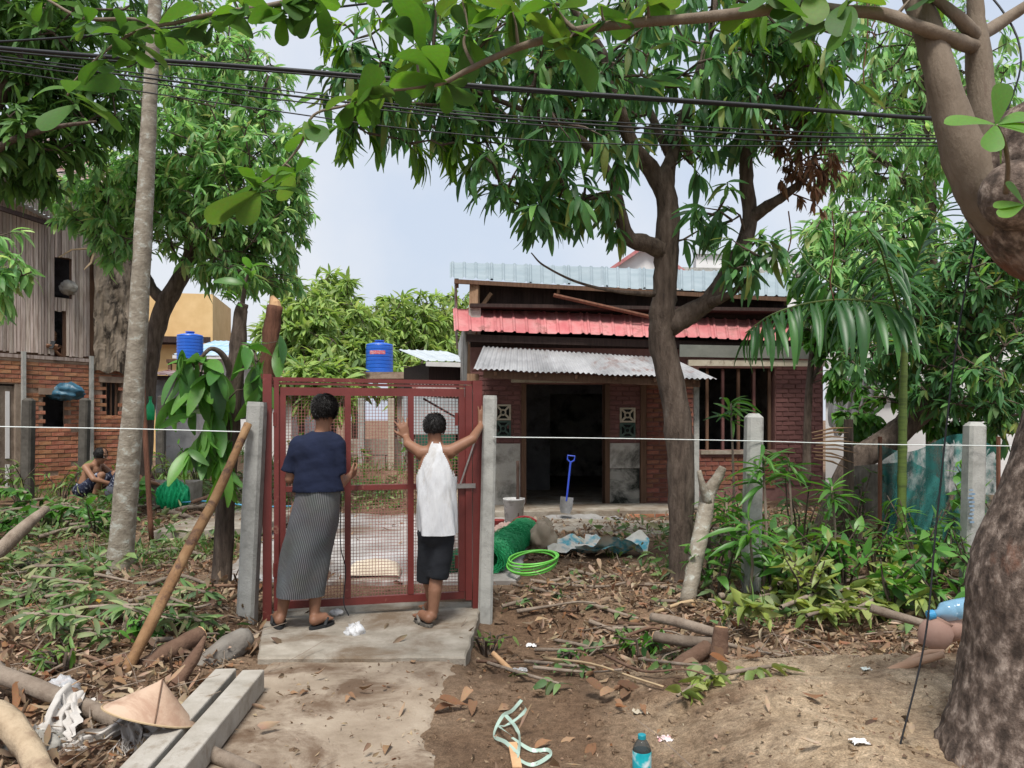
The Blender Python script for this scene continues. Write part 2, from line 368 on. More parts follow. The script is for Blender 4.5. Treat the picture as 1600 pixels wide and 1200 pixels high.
CUTW = nm('fresh_cut_wood', [(.45,.26,.13), (.60,.38,.21)], 9, .8, .3, 40)
STICKO = nm('peeled_orange_stick', [(0.125,0.062,0.027), (0.226,0.125,0.058), (0.281,0.172,0.086)], 5, .75, .4, 30, (1,1,1), stain=(.085,.045,.03), sscale=7, slo=.5, shi=.6)
STICKG = nm('grey_stick_bark', [(.16,.12,.09), (.29,.235,.185)], 6, .9, .5, 40, (2,2,1), rnd=.2)
STICKB = nm('brown_stick_bark', [(.11,.06,.04), (.22,.135,.09)], 6, .9, .6, 40, rnd=.25)
BAMBOO = nm('yellow_pole_wood', [(.36,.25,.14), (.50,.38,.235)], 4, .7, .2, 40)
M_LEAF = leafmat('mango_leaf', [(0.195,0.233,0.055), (0.048,0.114,0.050), (0.079,0.192,0.067), (0.106,0.255,0.078), (0.075,0.178,0.083), (0.185,0.381,0.083)], .38, .5, spec=.3)
M_LEAFL = leafmat('bright_mango_leaf', [(0.351,0.396,0.146), (0.109,0.237,0.092), (0.186,0.385,0.122), (0.263,0.506,0.152), (0.156,0.318,0.134), (0.465,0.645,0.229)], .38, .5, spec=.3)
M_LEAFD = leafmat('dark_leaf', [(0.049,0.113,0.030), (0.083,0.182,0.046), (0.127,0.265,0.056)], .25, .5, spec=.3)
M_ALM = leafmat('almond_leaf', [(0.054,0.137,0.024), (0.086,0.200,0.029), (0.039,0.094,0.027), (0.130,0.232,0.037)], .42, .55, spec=.3)
M_FAR = leafmat('far_leaf', [(0.142,0.245,0.058), (0.224,0.358,0.083), (0.323,0.450,0.112), (0.112,0.188,0.058), (0.405,0.488,0.165)], .35, .6)
M_PALM = leafmat('palm_leaflet', [(0.026,0.090,0.026), (0.043,0.132,0.034), (0.060,0.180,0.036)], .3, .42, spec=.5)
M_SHRUB = leafmat('shrub_leaf', [(0.049,0.154,0.028), (0.084,0.238,0.039), (0.126,0.294,0.049), (0.039,0.112,0.034)], .35)
M_CUT = leafmat('wilted_leaf', [(0.213,0.287,0.061), (0.288,0.345,0.083), (0.150,0.218,0.055), (0.338,0.368,0.132)], .25, .5)
M_DRY = leafmat('dry_leaf', [(.17,.085,.045), (.26,.15,.085), (.11,.06,.035), (.33,.21,.125), (.22,.09,.035)], .15, .75, spec=.2)
M_LITT = leafmat('litter_leaf', [(0.143,0.091,0.058), (0.260,0.182,0.117), (0.091,0.058,0.039), (0.364,0.273,0.182), (0.208,0.098,0.046), (0.455,0.364,0.260)], .08, .85, spec=.2)
M_LITG = leafmat('green_litter_leaf', [(0.050,0.112,0.033), (0.094,0.188,0.050), (0.163,0.250,0.075), (0.069,0.106,0.044), (0.250,0.300,0.125), (0.213,0.188,0.094)], .2, .6)
M_GRASS = leafmat('grass_blade', [(.05,.12,.02), (.09,.19,.03), (.13,.24,.045), (.20,.24,.08)], .3, .5)
M_BROWN = leafmat('dead_foliage', [(.13,.065,.035), (.22,.12,.065), (.08,.045,.028), (.28,.18,.10)], .2, .8, spec=.2)
M_YEL = leafmat('yellow_leaf', [(.50,.27,.02), (.56,.32,.03)], .2, .5)
# ---------------------------------------------------------------- ground, walks, yard
def axis(segs):
    out = []
    for a, b, d in segs: out += list(np.arange(a, b, d))
    return np.array(out+[segs[-1][1]])
gx = axis([(-500,-60,40), (-60,-12,2), (-12,-4,.22), (-4,-2.6,.08), (-2.6,3.4,.032), (3.4,6,.1), (6,14,.3), (14,60,3), (60,500,40)])
gy = axis([(-20,0,2), (0,2.4,.3), (2.4,6.8,.032), (6.8,12,.09), (12,18,.2), (18,60,2), (60,900,60)])
GX, GY = np.meshgrid(gx, gy); GZ = H(GX, GY)
nx_, ny_ = len(gx), len(gy)
idx = np.arange(nx_*ny_).reshape(ny_, nx_)
Fq = np.stack([idx[:-1,:-1], idx[:-1,1:], idx[1:,1:], idx[1:,:-1]], -1).reshape(-1, 4)
tag(link('ground', npmesh('ground', np.stack([GX, GY, GZ], -1).reshape(-1, 3), Fq, DIRT)), kind='structure')

def slab(name, outline, ztop, thick, mat, rough=.012, n=26, parent=None, kind='structure', tilt=(0,0)):
    """concrete slab with a worn, slightly wavy edge"""
    pts = []
    for i in range(len(outline)):
        a, b = Vector(outline[i]), Vector(outline[(i+1) % len(outline)])
        m_ = max(2, int((b-a).length/.07))
        for k in range(m_):
            q = lerp(a, b, k/m_); e = 2.2*rough*float(fbm(np.array(q.x*6), np.array(q.y*6), 3, 2))
            pts.append((q.x+e, q.y+e))
    cx = sum(p[0] for p in pts)/len(pts); cy = sum(p[1] for p in pts)/len(pts)
    mb = MB(); N = len(pts); vv = []
    def z(x, y): return ztop+tilt[0]*(x-cx)+tilt[1]*(y-cy)
    for s_, dz in ((1, -thick), (1, -.012), (.985, 0)):
        for x, y in pts:
            x2, y2 = cx+(x-cx)*s_, cy+(y-cy)*s_
            vv.append((x2, y2, z(x2, y2)+dz))
    vv.append((cx, cy, z(cx, cy)))
    ff = []
    for r_ in range(2):
        for i in range(N):
            j = (i+1) % N; ff.append((r_*N+i, r_*N+j, (r_+1)*N+j, (r_+1)*N+i))
    for i in range(N): ff.append((2*N+i, 2*N+(i+1) % N, 3*N))
    mb.add(vv, ff)
    return tag(link(name, (lambda me: (me.materials.append(mat), me)[1])(mb.mesh(name))), kind=kind)
slab('gate_slab', [(-1.57,4.74), (-.28,4.76), (-.24,6.2), (-1.92,6.15), (-1.76,5.4)], .03, .1, CONC, .02)
px_ = np.arange(-2.0, .25, .022); py_ = np.arange(2.0, 4.86, .022); PX, PY_ = np.meshgrid(px_, py_)
ed = np.minimum(PX-(-1.40-.10*(PY_-3.6)), (-.37-.03*(PY_-3.6))-PX)                      # worn walk: dirt creeps over its edges and hollows
hgt = np.clip(ed*.35+.10*fbm(PX*1.6, PY_*1.6, 5, 21)+.045*fbm(PX*9, PY_*9, 3, 22)-.012, -.04, .012)
ii = np.arange(PX.size).reshape(PX.shape); Fp = np.stack([ii[:-1,:-1], ii[:-1,1:], ii[1:,1:], ii[1:,:-1]], -1).reshape(-1, 4)
tag(link('old_path', npmesh('old_path', np.stack([PX, PY_, H(PX, PY_)+hgt], -1).reshape(-1, 3), Fp, OLDP)), kind='structure')
slab('yard_slab', [(-2.7,7.0), (.05,7.1), (.2,9.4), (-.1,11.6), (-1.9,13.0), (-3.6,12.6), (-3.1,9.2)], .02, .1, YARD, .04)
slab('side_slab', [(-4.2,9.0), (-3.1,9.3), (-3.0,11.4), (-4.4,11.2)], .19, .1, CONC, .04)
slab('porch_pavement', [(.55,10.0), (2.3,9.7), (2.9,11.0), (.3,11.2)], .05, .1, CONC, .05)
# ---------------------------------------------------------------- buildings
def frame(A, B, z0=0.0):
    A, B = Vector(A), Vector(B); d = (B-A).normalized()
    M = Matrix(((d.x, -d.y, 0, A.x), (d.y, d.x, 0, A.y), (0, 0, 1, z0), (0, 0, 0, 1)))
    def conv(u, v, off=0.0):
        """pixel on the wall plane (shifted towards the viewer by off) -> s along the wall, z"""
        k = (u-800)/F; a = A-Vector((-d.y, d.x))*off
        # a + s d = (k Y, Y)
        s_ = (k*a.y-a.x)/(d.x-k*d.y); Y = a.y+s_*d.y
        return s_, CH-(v-HV)/F*Y-z0
    return M, conv
BRICKME = {}
def brick_me(mat, w_, h, t):
    k = (mat.name, round(w_, 2), h)
    if k not in BRICKME:
        mb = MB(); e = .004
        mb.add([(-w_/2,0,-h/2),(w_/2,0,-h/2),(w_/2,0,h/2),(-w_/2,0,h/2),(-w_/2+e,-t,-h/2+e),(w_/2-e,-t,-h/2+e),(w_/2-e,-t,h/2-e),(-w_/2+e,-t,h/2-e)],
               [(4,5,6,7),(0,1,5,4),(1,2,6,5),(2,3,7,6),(3,0,4,7)])
        me = mb.mesh('brick'); me.materials.append(mat); BRICKME[k] = me
    return BRICKME[k]
def bricks(parent, M, x0, x1, z0, z1, y, mat, bw=.215, bh=.066, j=.013, skip=None, t=.014, drop=0.0):
    n = int((z1-z0)/(bh+j)); cnt = 0
    for r_ in range(n):
        z = z0+(r_+.5)*(bh+j); x = x0-(bw/2 if r_ % 2 else 0)
        while x < x1-.03:
            a, b = max(x, x0), min(x+bw, x1); x += bw+j
            if b-a < .04 or (skip and skip((a+b)/2, z)) or random.random() < drop: continue
            wq = round((b-a)/.03)*.03
            tt = random.uniform(-.006, .004)
            part('brick', brick_me(mat, min(wq, b-a+.006), bh, t), None, parent, M=M @ Matrix.Translation(((a+b)/2, y+tt, z)) @ Matrix.Rotation(random.uniform(-.012, .012), 4, 'Y')); cnt += 1
    return cnt
def lbox(x0, x1, y0, y1, z0, z1, mb=None):
    mb = mb or MB(); return mb.box(((x0+x1)/2, (y0+y1)/2, (z0+z1)/2), (x1-x0, y1-y0, z1-z0))
def roof_sheets(parent, TL, TR, BL, BR, n, mat, pitch=.075, amp=.009, kind='corr', thick=True, name='roof_sheet', wav=.02):
    TL, TR, BL, BR = map(Vector, (TL, TR, BL, BR))
    W = ((TR-TL).length+(BR-BL).length)/2; nrm = (TR-TL).cross(BL-TL).normalized()
    if nrm.z < 0: nrm = -nrm
    for k in range(n):
        s0, s1 = k/n-.006, (k+1)/n+.006; ww = W*(s1-s0); nu = max(4, int(ww/pitch*(8 if kind == 'corr' else 10)))
        lift = (k % 2)*.004; sl = random.uniform(-.03, .03)
        def fn(a, b, s0=s0, s1=s1, lift=lift, sl=sl, ww=ww):
            s_ = lerp(s0, s1, a); b2 = b*(1+sl*.5*b)
            p = lerp(lerp(TL, TR, s_), lerp(BL, BR, s_), b2); ph = a*ww/pitch
            if kind == 'corr': h = amp*math.sin(2*math.pi*ph)
            else:
                f_ = ph % 1; h = amp*max(0, min(1, (f_-.1)/.1, (.4-f_)/.1))
            return p+nrm*(h+lift+wav*math.sin(a*3+s0*20)*b*.4)
        part(name, MB().grid(fn, nu, 5), mat, parent, smooth=(kind == 'corr'))

# ======== the brick house with three roofs
HM, hc = frame((-.68, 12.6), (5.39, 13.2), .06)
house = root('house', (2.3, 13.2, .05), 'old red brick house with stacked blue, red and zinc roofs behind the gate', 'house')
sd0, sd1 = hc(822, 700)[0], hc(945, 700)[0]; dtop = hc(880, 600)[1]
wn0, wn1 = hc(1092, 700)[0], hc(1211, 700)[0]; wz0, wz1 = hc(1150, 703)[1], hc(1150, 575)[1]
send = hc(1286, 700)[0]; wtop = 2.62
fw = MB(); lbox(0, sd0, 0, .2, 0, wtop, fw); lbox(sd1, wn0, 0, .2, 0, wtop, fw); lbox(sd0, sd1, 0, .2, dtop, wtop, fw)
lbox(wn0, wn1, 0, .2, 0, wz0, fw); lbox(wn0, wn1, 0, .2, wz1, wtop, fw); lbox(wn1, send, 0, .2, 0, wtop, fw)
fwall = part('front_wall', fw, MORTP, house, M=HM)
sw = MB(); lbox(-.02, .18, .2, 6.5, 0, 3.3, sw); lbox(send-.2, send, .2, 6.5, 0, 3.3, sw); lbox(0, send, 6.3, 6.5, 0, 3.3, sw)
part('side_wall', sw, PLAST, house, M=HM)
zp = hc(980, 692)[1]
v0, v1 = hc(968, 660)[0], hc(992, 660)[0]; vz0, vz1 = hc(980, 684)[1], hc(980, 637)[1]
l0, l1 = hc(774, 655)[0], hc(798, 655)[0]; lz0, lz1 = hc(786, 682)[1], hc(786, 632)[1]
sk = lambda x, z: (v0-.03 < x < v1+.03 and vz0 < z < vz1) or (l0-.03 < x < l1+.03 and lz0 < z < lz1)
bb0, bb1 = hc(1008, 700)[0], wn0
bricks(fwall, HM, .02, sd0-.09, zp, wtop-.28, 0, BRICKP, skip=sk)
bricks(fwall, HM, sd1+.07, bb0-.06, zp, wtop-.28, 0, BRICKP, skip=sk)
bricks(fwall, HM, bb0+.02, bb1-.04, .05, wtop-.3, 0, BRICKH)
bricks(fwall, HM, wn0, wn1, .25, wz0-.08, 0, BRICKH, drop=.1)
bricks(fwall, HM, wn1+.01, send, .3, wtop-.1, 0, BRICKP)
part('plaster_panel', lbox(.0, sd0-.1, -.018, -.001, .0, zp-.005), PLAST, house, M=HM)
part('plaster_panel', lbox(sd1+.08, bb0-.1, -.018, -.001, zp-.42, zp-.005), PLAST, house, M=HM)
part('plaster_panel', lbox(sd1+.08, bb0-.1, -.015, -.001, .0, zp-.425), PLASTD, house, M=HM)
part('window_sill', lbox(wn0+.02, wn1, -.06, .1, wz0-.07, wz0-.002), CONC, house, M=HM)
part('wall_post', lbox(bb0-.09, bb0+.01, -.05, -.001, 0, wtop-.3), WOODB, house, M=HM)
for x in (sd0-.08, sd1): part('door_post', lbox(x, x+.08, -.03, .18, 0, dtop), WOODB, house, M=HM)
lt = part('door_lintel', lbox(sd0-.25, sd1+.45, -.03, -.002, dtop+.02, dtop+.12), CREAM, house, M=HM)
def vent(x0, x1, z0, z1, mat):
    mb = MB(); w_, h = x1-x0, z1-z0; cx, cz = (x0+x1)/2, (z0+z1)/2; b = .028; y = -.02
    for a in ((x0, x0+b, z0, z1), (x1-b, x1, z0, z1), (x0+b, x1-b, z0, z0+b), (x0+b, x1-b, z1-b, z1)): lbox(a[0], a[1], y-.02, y+.06, a[2], a[3], mb)
    for sx in (-1, 1):
        for sz in (-1, 1):
            mb.beam((cx+sx*w_*.4, y, cz+sz*h*.4), (cx+sx*w_*.14, y, cz+sz*h*.14), .03, .05, up=Vector((0,1,0)))
    ring = [Vector((cx+.17*w_*math.cos(a*math.pi/6), y, cz+.17*h*math.sin(a*math.pi/6))) for a in range(13)]
    mb.tube(ring, .014, 6, cap=False)
    part('vent_block', mb, mat, house, M=HM)
VENTD = nm('mossy_vent', [(.03,.06,.05), (.10,.14,.12)], 9, .9, .2, 40)
VB = nm('vent_hole_shade', [(.008,.010,.009), (.02,.022,.02)], 5, .95, 0)  # near-black colour stands in for the shade inside the vent holes
for a0, a1, z0, z1 in ((v0, v1, vz0, vz1), (l0, l1, lz0, lz1)):
    zm = (z0+z1)/2
    part('vent_dark_sheet', lbox(a0+.01, a1-.01, -.012, -.002, z0, z1), VB, house, M=HM)  # flat sheet on the wall face, the depth of the holes is painted dark
    vent(a0, a1, zm+.004, z1, CREAM); vent(a0, a1, z0, zm-.004, VENTD)
# the dark room behind the doorway
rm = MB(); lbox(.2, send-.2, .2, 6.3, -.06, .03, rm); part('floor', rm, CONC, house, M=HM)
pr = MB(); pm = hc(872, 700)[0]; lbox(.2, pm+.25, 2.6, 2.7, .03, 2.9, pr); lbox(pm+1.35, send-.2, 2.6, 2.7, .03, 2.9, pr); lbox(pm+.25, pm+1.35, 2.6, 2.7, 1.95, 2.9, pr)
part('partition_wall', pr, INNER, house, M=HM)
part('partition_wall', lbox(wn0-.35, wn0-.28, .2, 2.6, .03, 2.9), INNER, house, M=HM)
for i in range(5):
    x = lerp(wn0+.14, wn1-.1, i/4); part('window_bar', lbox(x, x+.045, .04, .085, wz0, wz1), BRICKP if i % 2 else WOODB, house, M=HM)
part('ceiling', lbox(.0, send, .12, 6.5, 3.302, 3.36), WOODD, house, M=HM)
# porch
PY = hc(900, 600)[0]
pf = MB(); lbox(-.1, wn0-.1, -1.05, -.02, -.12, .035, pf); part('porch_floor', pf, CONC, house, M=HM)
bricks(house, HM, sd1+.1, wn0-.15, -.09, .0, -1.05, BRICK)
for u, Y, mat, w_ in ((739, 11.45, WOODP, .17), (1088, 11.9, CONCP, .075)):
    p = P(u, 600, Y); part('porch_post', MB().box((p.x, Y, (2.2+Hs(p.x, Y)-.05)/2+.05), (w_, w_*.8, 2.1-Hs(p.x, Y))), mat, house)
p = P(722, 640, 11.6); part('stacked_board', MB().box((p.x, 11.6, 1.05), (.05, .2, 1.98), jit=.01), WOODP, house)
p = P(731, 640, 12.3); part('corner_post', MB().beam((p.x, 12.5, .0), P(742, 446, 13.0), .15, .15), WOODP, house)
EL, ER = P(742, 577, 11.2), P(1117, 592, 11.5); TL, TR = P(757, 541, 12.45), P(1050, 560, 12.85)
roof_sheets(house, TL, TR, EL, ER, 6, ROOFG, .076, .012)
part('porch_beam', MB().beam(EL+Vector((.12,.12,-.07)), ER+Vector((-.2,.12,-.07)), .06, .1), WOODB, house)
for i in range(6):
    s_ = (i+.5)/6; part('rafter', MB().beam(lerp(TL, TR, s_)+Vector((0,0,-.05)), lerp(EL, ER, s_)+Vector((0,.05,-.05)), .04, .06), WOODB, house)
# red middle roof
RL, RR, QL, QR = P(713, 517, 12.25), P(1245, 533, 12.9), P(711, 482, 13.1), P(1240, 503, 13.75)
roof_sheets(house, QL, QR, RL, RR, 8, ROOFR, .21, .026, 'trap')
part('fascia', MB().beam(RL+Vector((.15,.12,-.10)), RR+Vector((-.1,.12,-.10)), .03, .12), WOODD, house)
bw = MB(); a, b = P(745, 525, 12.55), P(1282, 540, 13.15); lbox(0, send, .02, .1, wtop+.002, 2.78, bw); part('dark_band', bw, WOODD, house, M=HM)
part('eave_board', MB().beam(P(1062, 548, 12.6), P(1290, 552, 12.95), .03, .2), nm('green_grey_board', [(.12,.125,.11), (.18,.185,.16)], 4, .8, .2), house)
part('lintel_strip', MB().beam(P(1075, 567, 12.65), P(1290, 568, 13.0), .05, .1), CREAM, house)
# dark board wall under the top roof
b0, b1 = P(748, 485, 13.2), P(1230, 500, 13.8)
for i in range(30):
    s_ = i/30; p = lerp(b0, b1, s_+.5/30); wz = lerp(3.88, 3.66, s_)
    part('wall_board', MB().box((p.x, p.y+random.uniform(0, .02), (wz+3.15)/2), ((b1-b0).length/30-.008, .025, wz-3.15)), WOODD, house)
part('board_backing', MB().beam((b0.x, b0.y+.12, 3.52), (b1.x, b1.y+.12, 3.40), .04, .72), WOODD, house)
UL, UR, VL, VR = P(706, 410, 15.0), P(1235, 428, 15.6), P(706, 435, 12.85), P(1235, 464, 13.45)
roof_sheets(house, UL, UR, VL, VR, 9, ROOFB, .21, .028, 'trap')
for s_ in (.0, .5, .97):
    part('purlin', MB().beam(lerp(VL, UL, s_)+Vector((.04,0,-.05)), lerp(VR, UR, s_)+Vector((0,0,-.05)), .05, .07), WOODB, house)
for s_ in (.01, .3, .62, .98): part('rafter', MB().beam(lerp(UL, UR, s_)+Vector((.03,0,-.11)), lerp(VL, VR, s_)+Vector((.03,.02,-.11)), .05, .09), WOODB, house)
gs = MB(); gs.add([VL+Vector((.05,.1,-.1)), UL+Vector((.05,0,-.1)), UL+Vector((.05,0,-1.2)), VL+Vector((.05,.35,-1.15)), VL+Vector((.08,.1,-.1)), UL+Vector((.08,0,-.1)), UL+Vector((.08,0,-1.2)), VL+Vector((.08,.35,-1.15))],
       [(0,1,2,3), (7,6,5,4), (0,4,5,1), (1,5,6,2), (2,6,7,3), (3,7,4,0)])
part('gable_sheet', gs, ROOFK, house)
part('roof_pole', MB().tube([P(865, 461, 12.8), P(940, 478, 12.9), P(1015, 495, 13.0)], .035, 6), BARKR, house)
part('diagonal_brace', MB().beam(P(768, 458, 13.05), P(746, 488, 13.1), .05, .06), WOODP, house)

# ======== the two storey wooden house on the left
LM, lc = frame((-8.4, 12.6), (-7.12, 14.6), .25)
lhouse = root('wooden_house', (-8.2, 14.2, .25), 'two storey house with grey plank upper wall over bare orange brick', 'house')
zb = lc(60, 553)[1]; ztop_ = 5.6; sN = lc(140, 560)[0]; sE = lc(222, 560)[0]; s00 = -2.2
q0, q1 = lc(85, 440)[0], lc(112, 440)[0]; qz0, qz1 = lc(98, 466)[1], lc(98, 403)[1]
d0, d1 = lc(85, 520)[0], lc(101, 520)[0]; dz0, dz1 = zb-.05, lc(92, 486)[1]
x = s00
while x < sN:
    w_ = random.uniform(.045, .085) if x > -.1 else .16
    xm = x+w_/2; segs = [(zb, ztop_)]
    def cut(segs, a, b):
        out = []
        for s_, e in segs:
            if e <= a or s_ >= b: out.append((s_, e)); continue
            if s_ < a: out.append((s_, a))
            if e > b: out.append((b, e))
        return out
    if q0 < xm < q1: segs = cut(segs, qz0, qz1)
    if d0 < xm < d1: segs = cut(segs, dz0, dz1)
    for z0, z1 in segs:
        part('plank', lbox(x, x+w_-.008, random.uniform(-.025, -.008), .0, z0+random.uniform(-.02, .02), z1), WOODG, lhouse, M=LM)
    x += w_
def holewall(x0, x1, z0, z1, y0, y1, holes):
    """wall built of butted boxes round rectangular openings"""
    xs = sorted({x0, x1, *[h[0] for h in holes], *[h[1] for h in holes]}); zs = sorted({z0, z1, *[h[2] for h in holes], *[h[3] for h in holes]}); mb = MB()
    for i in range(len(xs)-1):
        for k in range(len(zs)-1):
            cx, cz = (xs[i]+xs[i+1])/2, (zs[k]+zs[k+1])/2
            if any(h[0] < cx < h[1] and h[2] < cz < h[3] for h in holes): continue
            lbox(xs[i], xs[i+1], y0, y1, zs[k], zs[k+1], mb)
    return mb
part('upper_wall', holewall(s00, sE, zb-.1, ztop_, .002, .08, [(q0, q1, qz0, qz1), (d0, d1, dz0, dz1)]), WOODB, lhouse, M=LM)
dm = MB().grid(lambda a, b: (lerp(sN+.03, sE, a), -.05-.05*float(vnoise(np.array(a*9), np.array(b*14)))-.03*float(vnoise(np.array(a*31), np.array(b*33))), lerp(lc(170, 582)[1], ztop_, b)+.03*math.sin(a*19)*(1-b)), 26, 60)
part('daub_panel', dm, THATCH, lhouse, M=LM)
w1 = (lc(67, 640)[0], lc(107, 640)[0], lc(87, 669)[1], lc(87, 617)[1]); w2 = (lc(160, 620)[0], lc(190, 620)[0], lc(175, 650)[1], lc(175, 598)[1])
w3 = (lc(-12, 640)[0], lc(30, 640)[0], 0.0, lc(15, 600)[1])
lw = part('brick_wall', holewall(s00, sE, -.4, zb-.1, .0, .18, [w1, w2, w3]), MORT, lhouse, M=LM)
inh = lambda x, z: any(h[0]-.02 < x < h[1]+.02 and h[2]-.02 < z < h[3]+.02 for h in (w1, w2, w3))
bricks(lw, LM, -.25, sE, .05, zb-.1, 0, BRICK, skip=inh, drop=.03, bw=.2, bh=.062)
for w_ in (w1, w2): part('lintel', lbox(w_[0]-.08, w_[1]+.08, -.05, -.016, w_[3], w_[3]+.11), MORT, lhouse, M=LM)
LIN = nm('room_shade_paint', [(.012,.011,.010), (.025,.022,.02)], 3, .95, 0)  # near-black colour stands in for the shade of an unlit room
ib = MB(); lbox(s00, sE, 2.2, 2.3, -.4, ztop_, ib); lbox(s00, sE, .2, 2.2, zb-.09, zb-.02, ib); lbox(sE-.1, sE-.01, .19, 2.2, -.4, ztop_, ib); part('inner_wall', ib, INNER, lhouse, M=LM)
shf = part('door_shutter', lbox(w3[0], w3[1]-.02, .03, .08, 0, w3[3]-.03), STICKG, lhouse, M=LM)
wd = w3[1]-w3[0]
for z0, z1 in ((.08, .5), (.6, w3[3]-.12)): part('white_pane', lbox(w3[1]-.5*wd, w3[1]-.14, .015, .028, z0, z1), WHITEW, shf, M=LM)
part('door_frame', lbox(w3[1]-.07, w3[1]+.03, -.03, .03, 0, w3[3]), STICKG, lhouse, M=LM)
for k in range(3): part('window_bar', lbox(lerp(w2[0], w2[1], (k+1)/4)-.012, lerp(w2[0], w2[1], (k+1)/4)+.012, .03, .06, w2[2], w2[3]), WOODB, lhouse, M=LM)
for u in (34, 140):
    s_ = lc(u, 620)[0]; part('wall_pole', lbox(s_-.028, s_+.028, -.09, -.03, -.3, zb+.02), CONCP, lhouse, M=LM)
part('wall_plate', lbox(s00, sN, -.045, -.026, zb-.09, zb-.03), WOODG, lhouse, M=LM)
rl = lambda x, y, z: LM @ Vector((x, y, z))
roof_sheets(lhouse, rl(s00, 2.6, 7.0), rl(sE+.3, 2.6, 7.0), rl(s00, -.5, 5.35), rl(sE+.3, -.5, 5.35), 5, ROOFK, .076, .01)
e0, e1 = lc(-30, 318)[0], lc(76, 352)[0]
roof_sheets(lhouse, rl(e0, .0, lc(10, 300)[1]), rl(e1, .0, lc(76, 345)[1]), rl(e0, -.55, lc(0, 312)[1]), rl(e1, -.5, lc(76, 352)[1]-.05), 2, ROOFZ, .076, .01, name='awning_sheet')
part('awning_beam', MB().beam(rl(e0, -.45, lc(0, 335)[1]), rl(e1+.02, -.45, lc(76, 362)[1]), .05, .07), WOODD, lhouse)
# plank lean-to edge seen at the window: bundle of cloth
def cloth_lump(c, r, seed, n=26, sag=.25):
    """crumpled cloth bundle"""
    c = Vector(c)
    def fn(a, b):
        th, ph = 2*math.pi*a, math.pi*b
        d = Vector((math.sin(ph)*math.cos(th), math.sin(ph)*math.sin(th), math.cos(ph)))
        k = 1+.55*float(fbm(np.array(3*d.x+seed+2*d.z), np.array(3*d.y+seed-2*d.z), 4, seed))*2
        k *= 1-.12*abs(math.sin(5*th+seed+3*ph))
        return c+Vector((d.x*r[0]*k, d.y*r[1]*k, d.z*r[2]*k-sag*r[2]*(d.x**2)))
    return MB().grid(fn, n, n//2)
RAG = nm('grey_rag', [(.20,.19,.165), (.36,.345,.31)], 8, .9, .3, 40, stain=(.14,.12,.10), sscale=5)
s_, z_ = lc(103, 472); single('cloth_bundle', cloth_lump(rl(s_, -.08, z_+.25), (.17, .12, .12), 3), RAG, 'grey cloth bundle stuffed in the upper plank window', 'cloth', smooth=True)
TARPB = nm('dark_blue_plastic', [(.012,.05,.09), (.03,.11,.17), (.07,.16,.22)], 9, .35, .5, 20, spec=.5)
s_, z_ = lc(96, 612); single('plastic_sheet', cloth_lump(rl(s_, -.12, z_), (.34, .15, .15), 8, 34), TARPB, 'crumpled dark blue plastic sheet over the brick window', 'plastic sheet', smooth=True)
s_, z_ = lc(120, 420)
single('fibre_rope', MB().tube([rl(q[0], -.15, q[1]+.25) for q in [lc(85, 426), lc(105, 414), lc(128, 412), lc(139, 420), lc(135, 434), lc(124, 445)]], [.012,.014,.02,.025,.02,.01], 6), BAMBOO, 'dry curled palm fibre hanging by the plank window', 'rope')

# ======== simpler houses behind
def shed(name, label, A, B, depth, h, wall, roofmat, rise=.5, over=.25, cat='shed', pitch=.2, kind='trap', group=None, n=5, slope='front', holes=(), z0=0.0):
    M, c = frame(A, B, z0); L = (Vector(B)-Vector(A)).length
    r_ = root(name, (A[0], A[1], z0), label, cat, group)
    part('wall', holewall(0, L, 0, h, 0, .1, list(holes)), wall, r_, M=M)
    sb = MB(); lbox(0, .1, .1, depth, 0, h, sb); lbox(L-.1, L, .1, depth, 0, h, sb); lbox(.1, L-.1, depth-.1, depth, 0, h, sb); part('side_wall', sb, wall, r_, M=M)
    f_ = lambda x, y, z: M @ Vector((x, y, z))
    roof_sheets(r_, f_(-over, depth, h+rise), f_(L+over, depth, h+rise), f_(-over, -over*1.6, h+.02), f_(L+over, -over*1.6, h+.02), n, roofmat, pitch, .02, kind)
    part('fascia', MB().beam(f_(-over, -over*1.5, h-.04), f_(L+over, -over*1.5, h-.04), .03, .1), WHITEW if roofmat in (ROOFZ, ROOFL) else WOODD, r_)
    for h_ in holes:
        fr_ = part('window', lbox(h_[0]+.01, h_[1]-.01, .06, .08, h_[2]+.01, h_[3]-.01), LIN, r_, M=M)  # flat panel closing the opening, darkness of the room painted on it
    return r_, M
def XY(u, Y): return ((u-800)/F*Y, Y)
shed('zinc_shed', 'small hut with pale zinc roof left of the brick house', XY(670, 17), XY(735, 17.4), 2.0, 2.75, WOODD, ROOFZ, .45, .12, cat='hut', n=3)
a, b = XY(657, 16.2), XY(712, 16.4)
lt_, LM2 = shed('lean_to', 'little lean-to with rusted corrugated roof and green boards', a, b, .8, 1.95, nm('green_board', [(.012,.10,.07), (.02,.16,.11)], 5, .6, .1), ROOFK, .32, .1, cat='lean-to', n=2, pitch=.076, kind='corr')
a, b = XY(630, 15.4), XY(730, 15.7)
wl = root('zinc_fence', (a[0], a[1], 0), 'pale corrugated zinc screen beside the brick house', 'fence')
roof_sheets(wl, (a[0], a[1], 1.98), (b[0], b[1], 1.90), (a[0], a[1]-.02, 1.2), (b[0], b[1]-.02, 1.2), 2, ROOFZ, .076, .01, name='zinc_sheet')
for k in range(3):
    q = lerp(Vector(a), Vector(b), k/2); part('post', MB().box((q.x, q.y+.06, .95), (.06, .06, 1.9)), CONCP, wl)
shed('blue_roof_house', 'low pale house with light blue roof behind the blue tank', XY(292, 24), XY(468, 24.5), 5, 3.45, WHITEW, ROOFL, 1.0, .3, cat='house', n=6, holes=[(1.2, 2.0, 1.5, 2.6)])
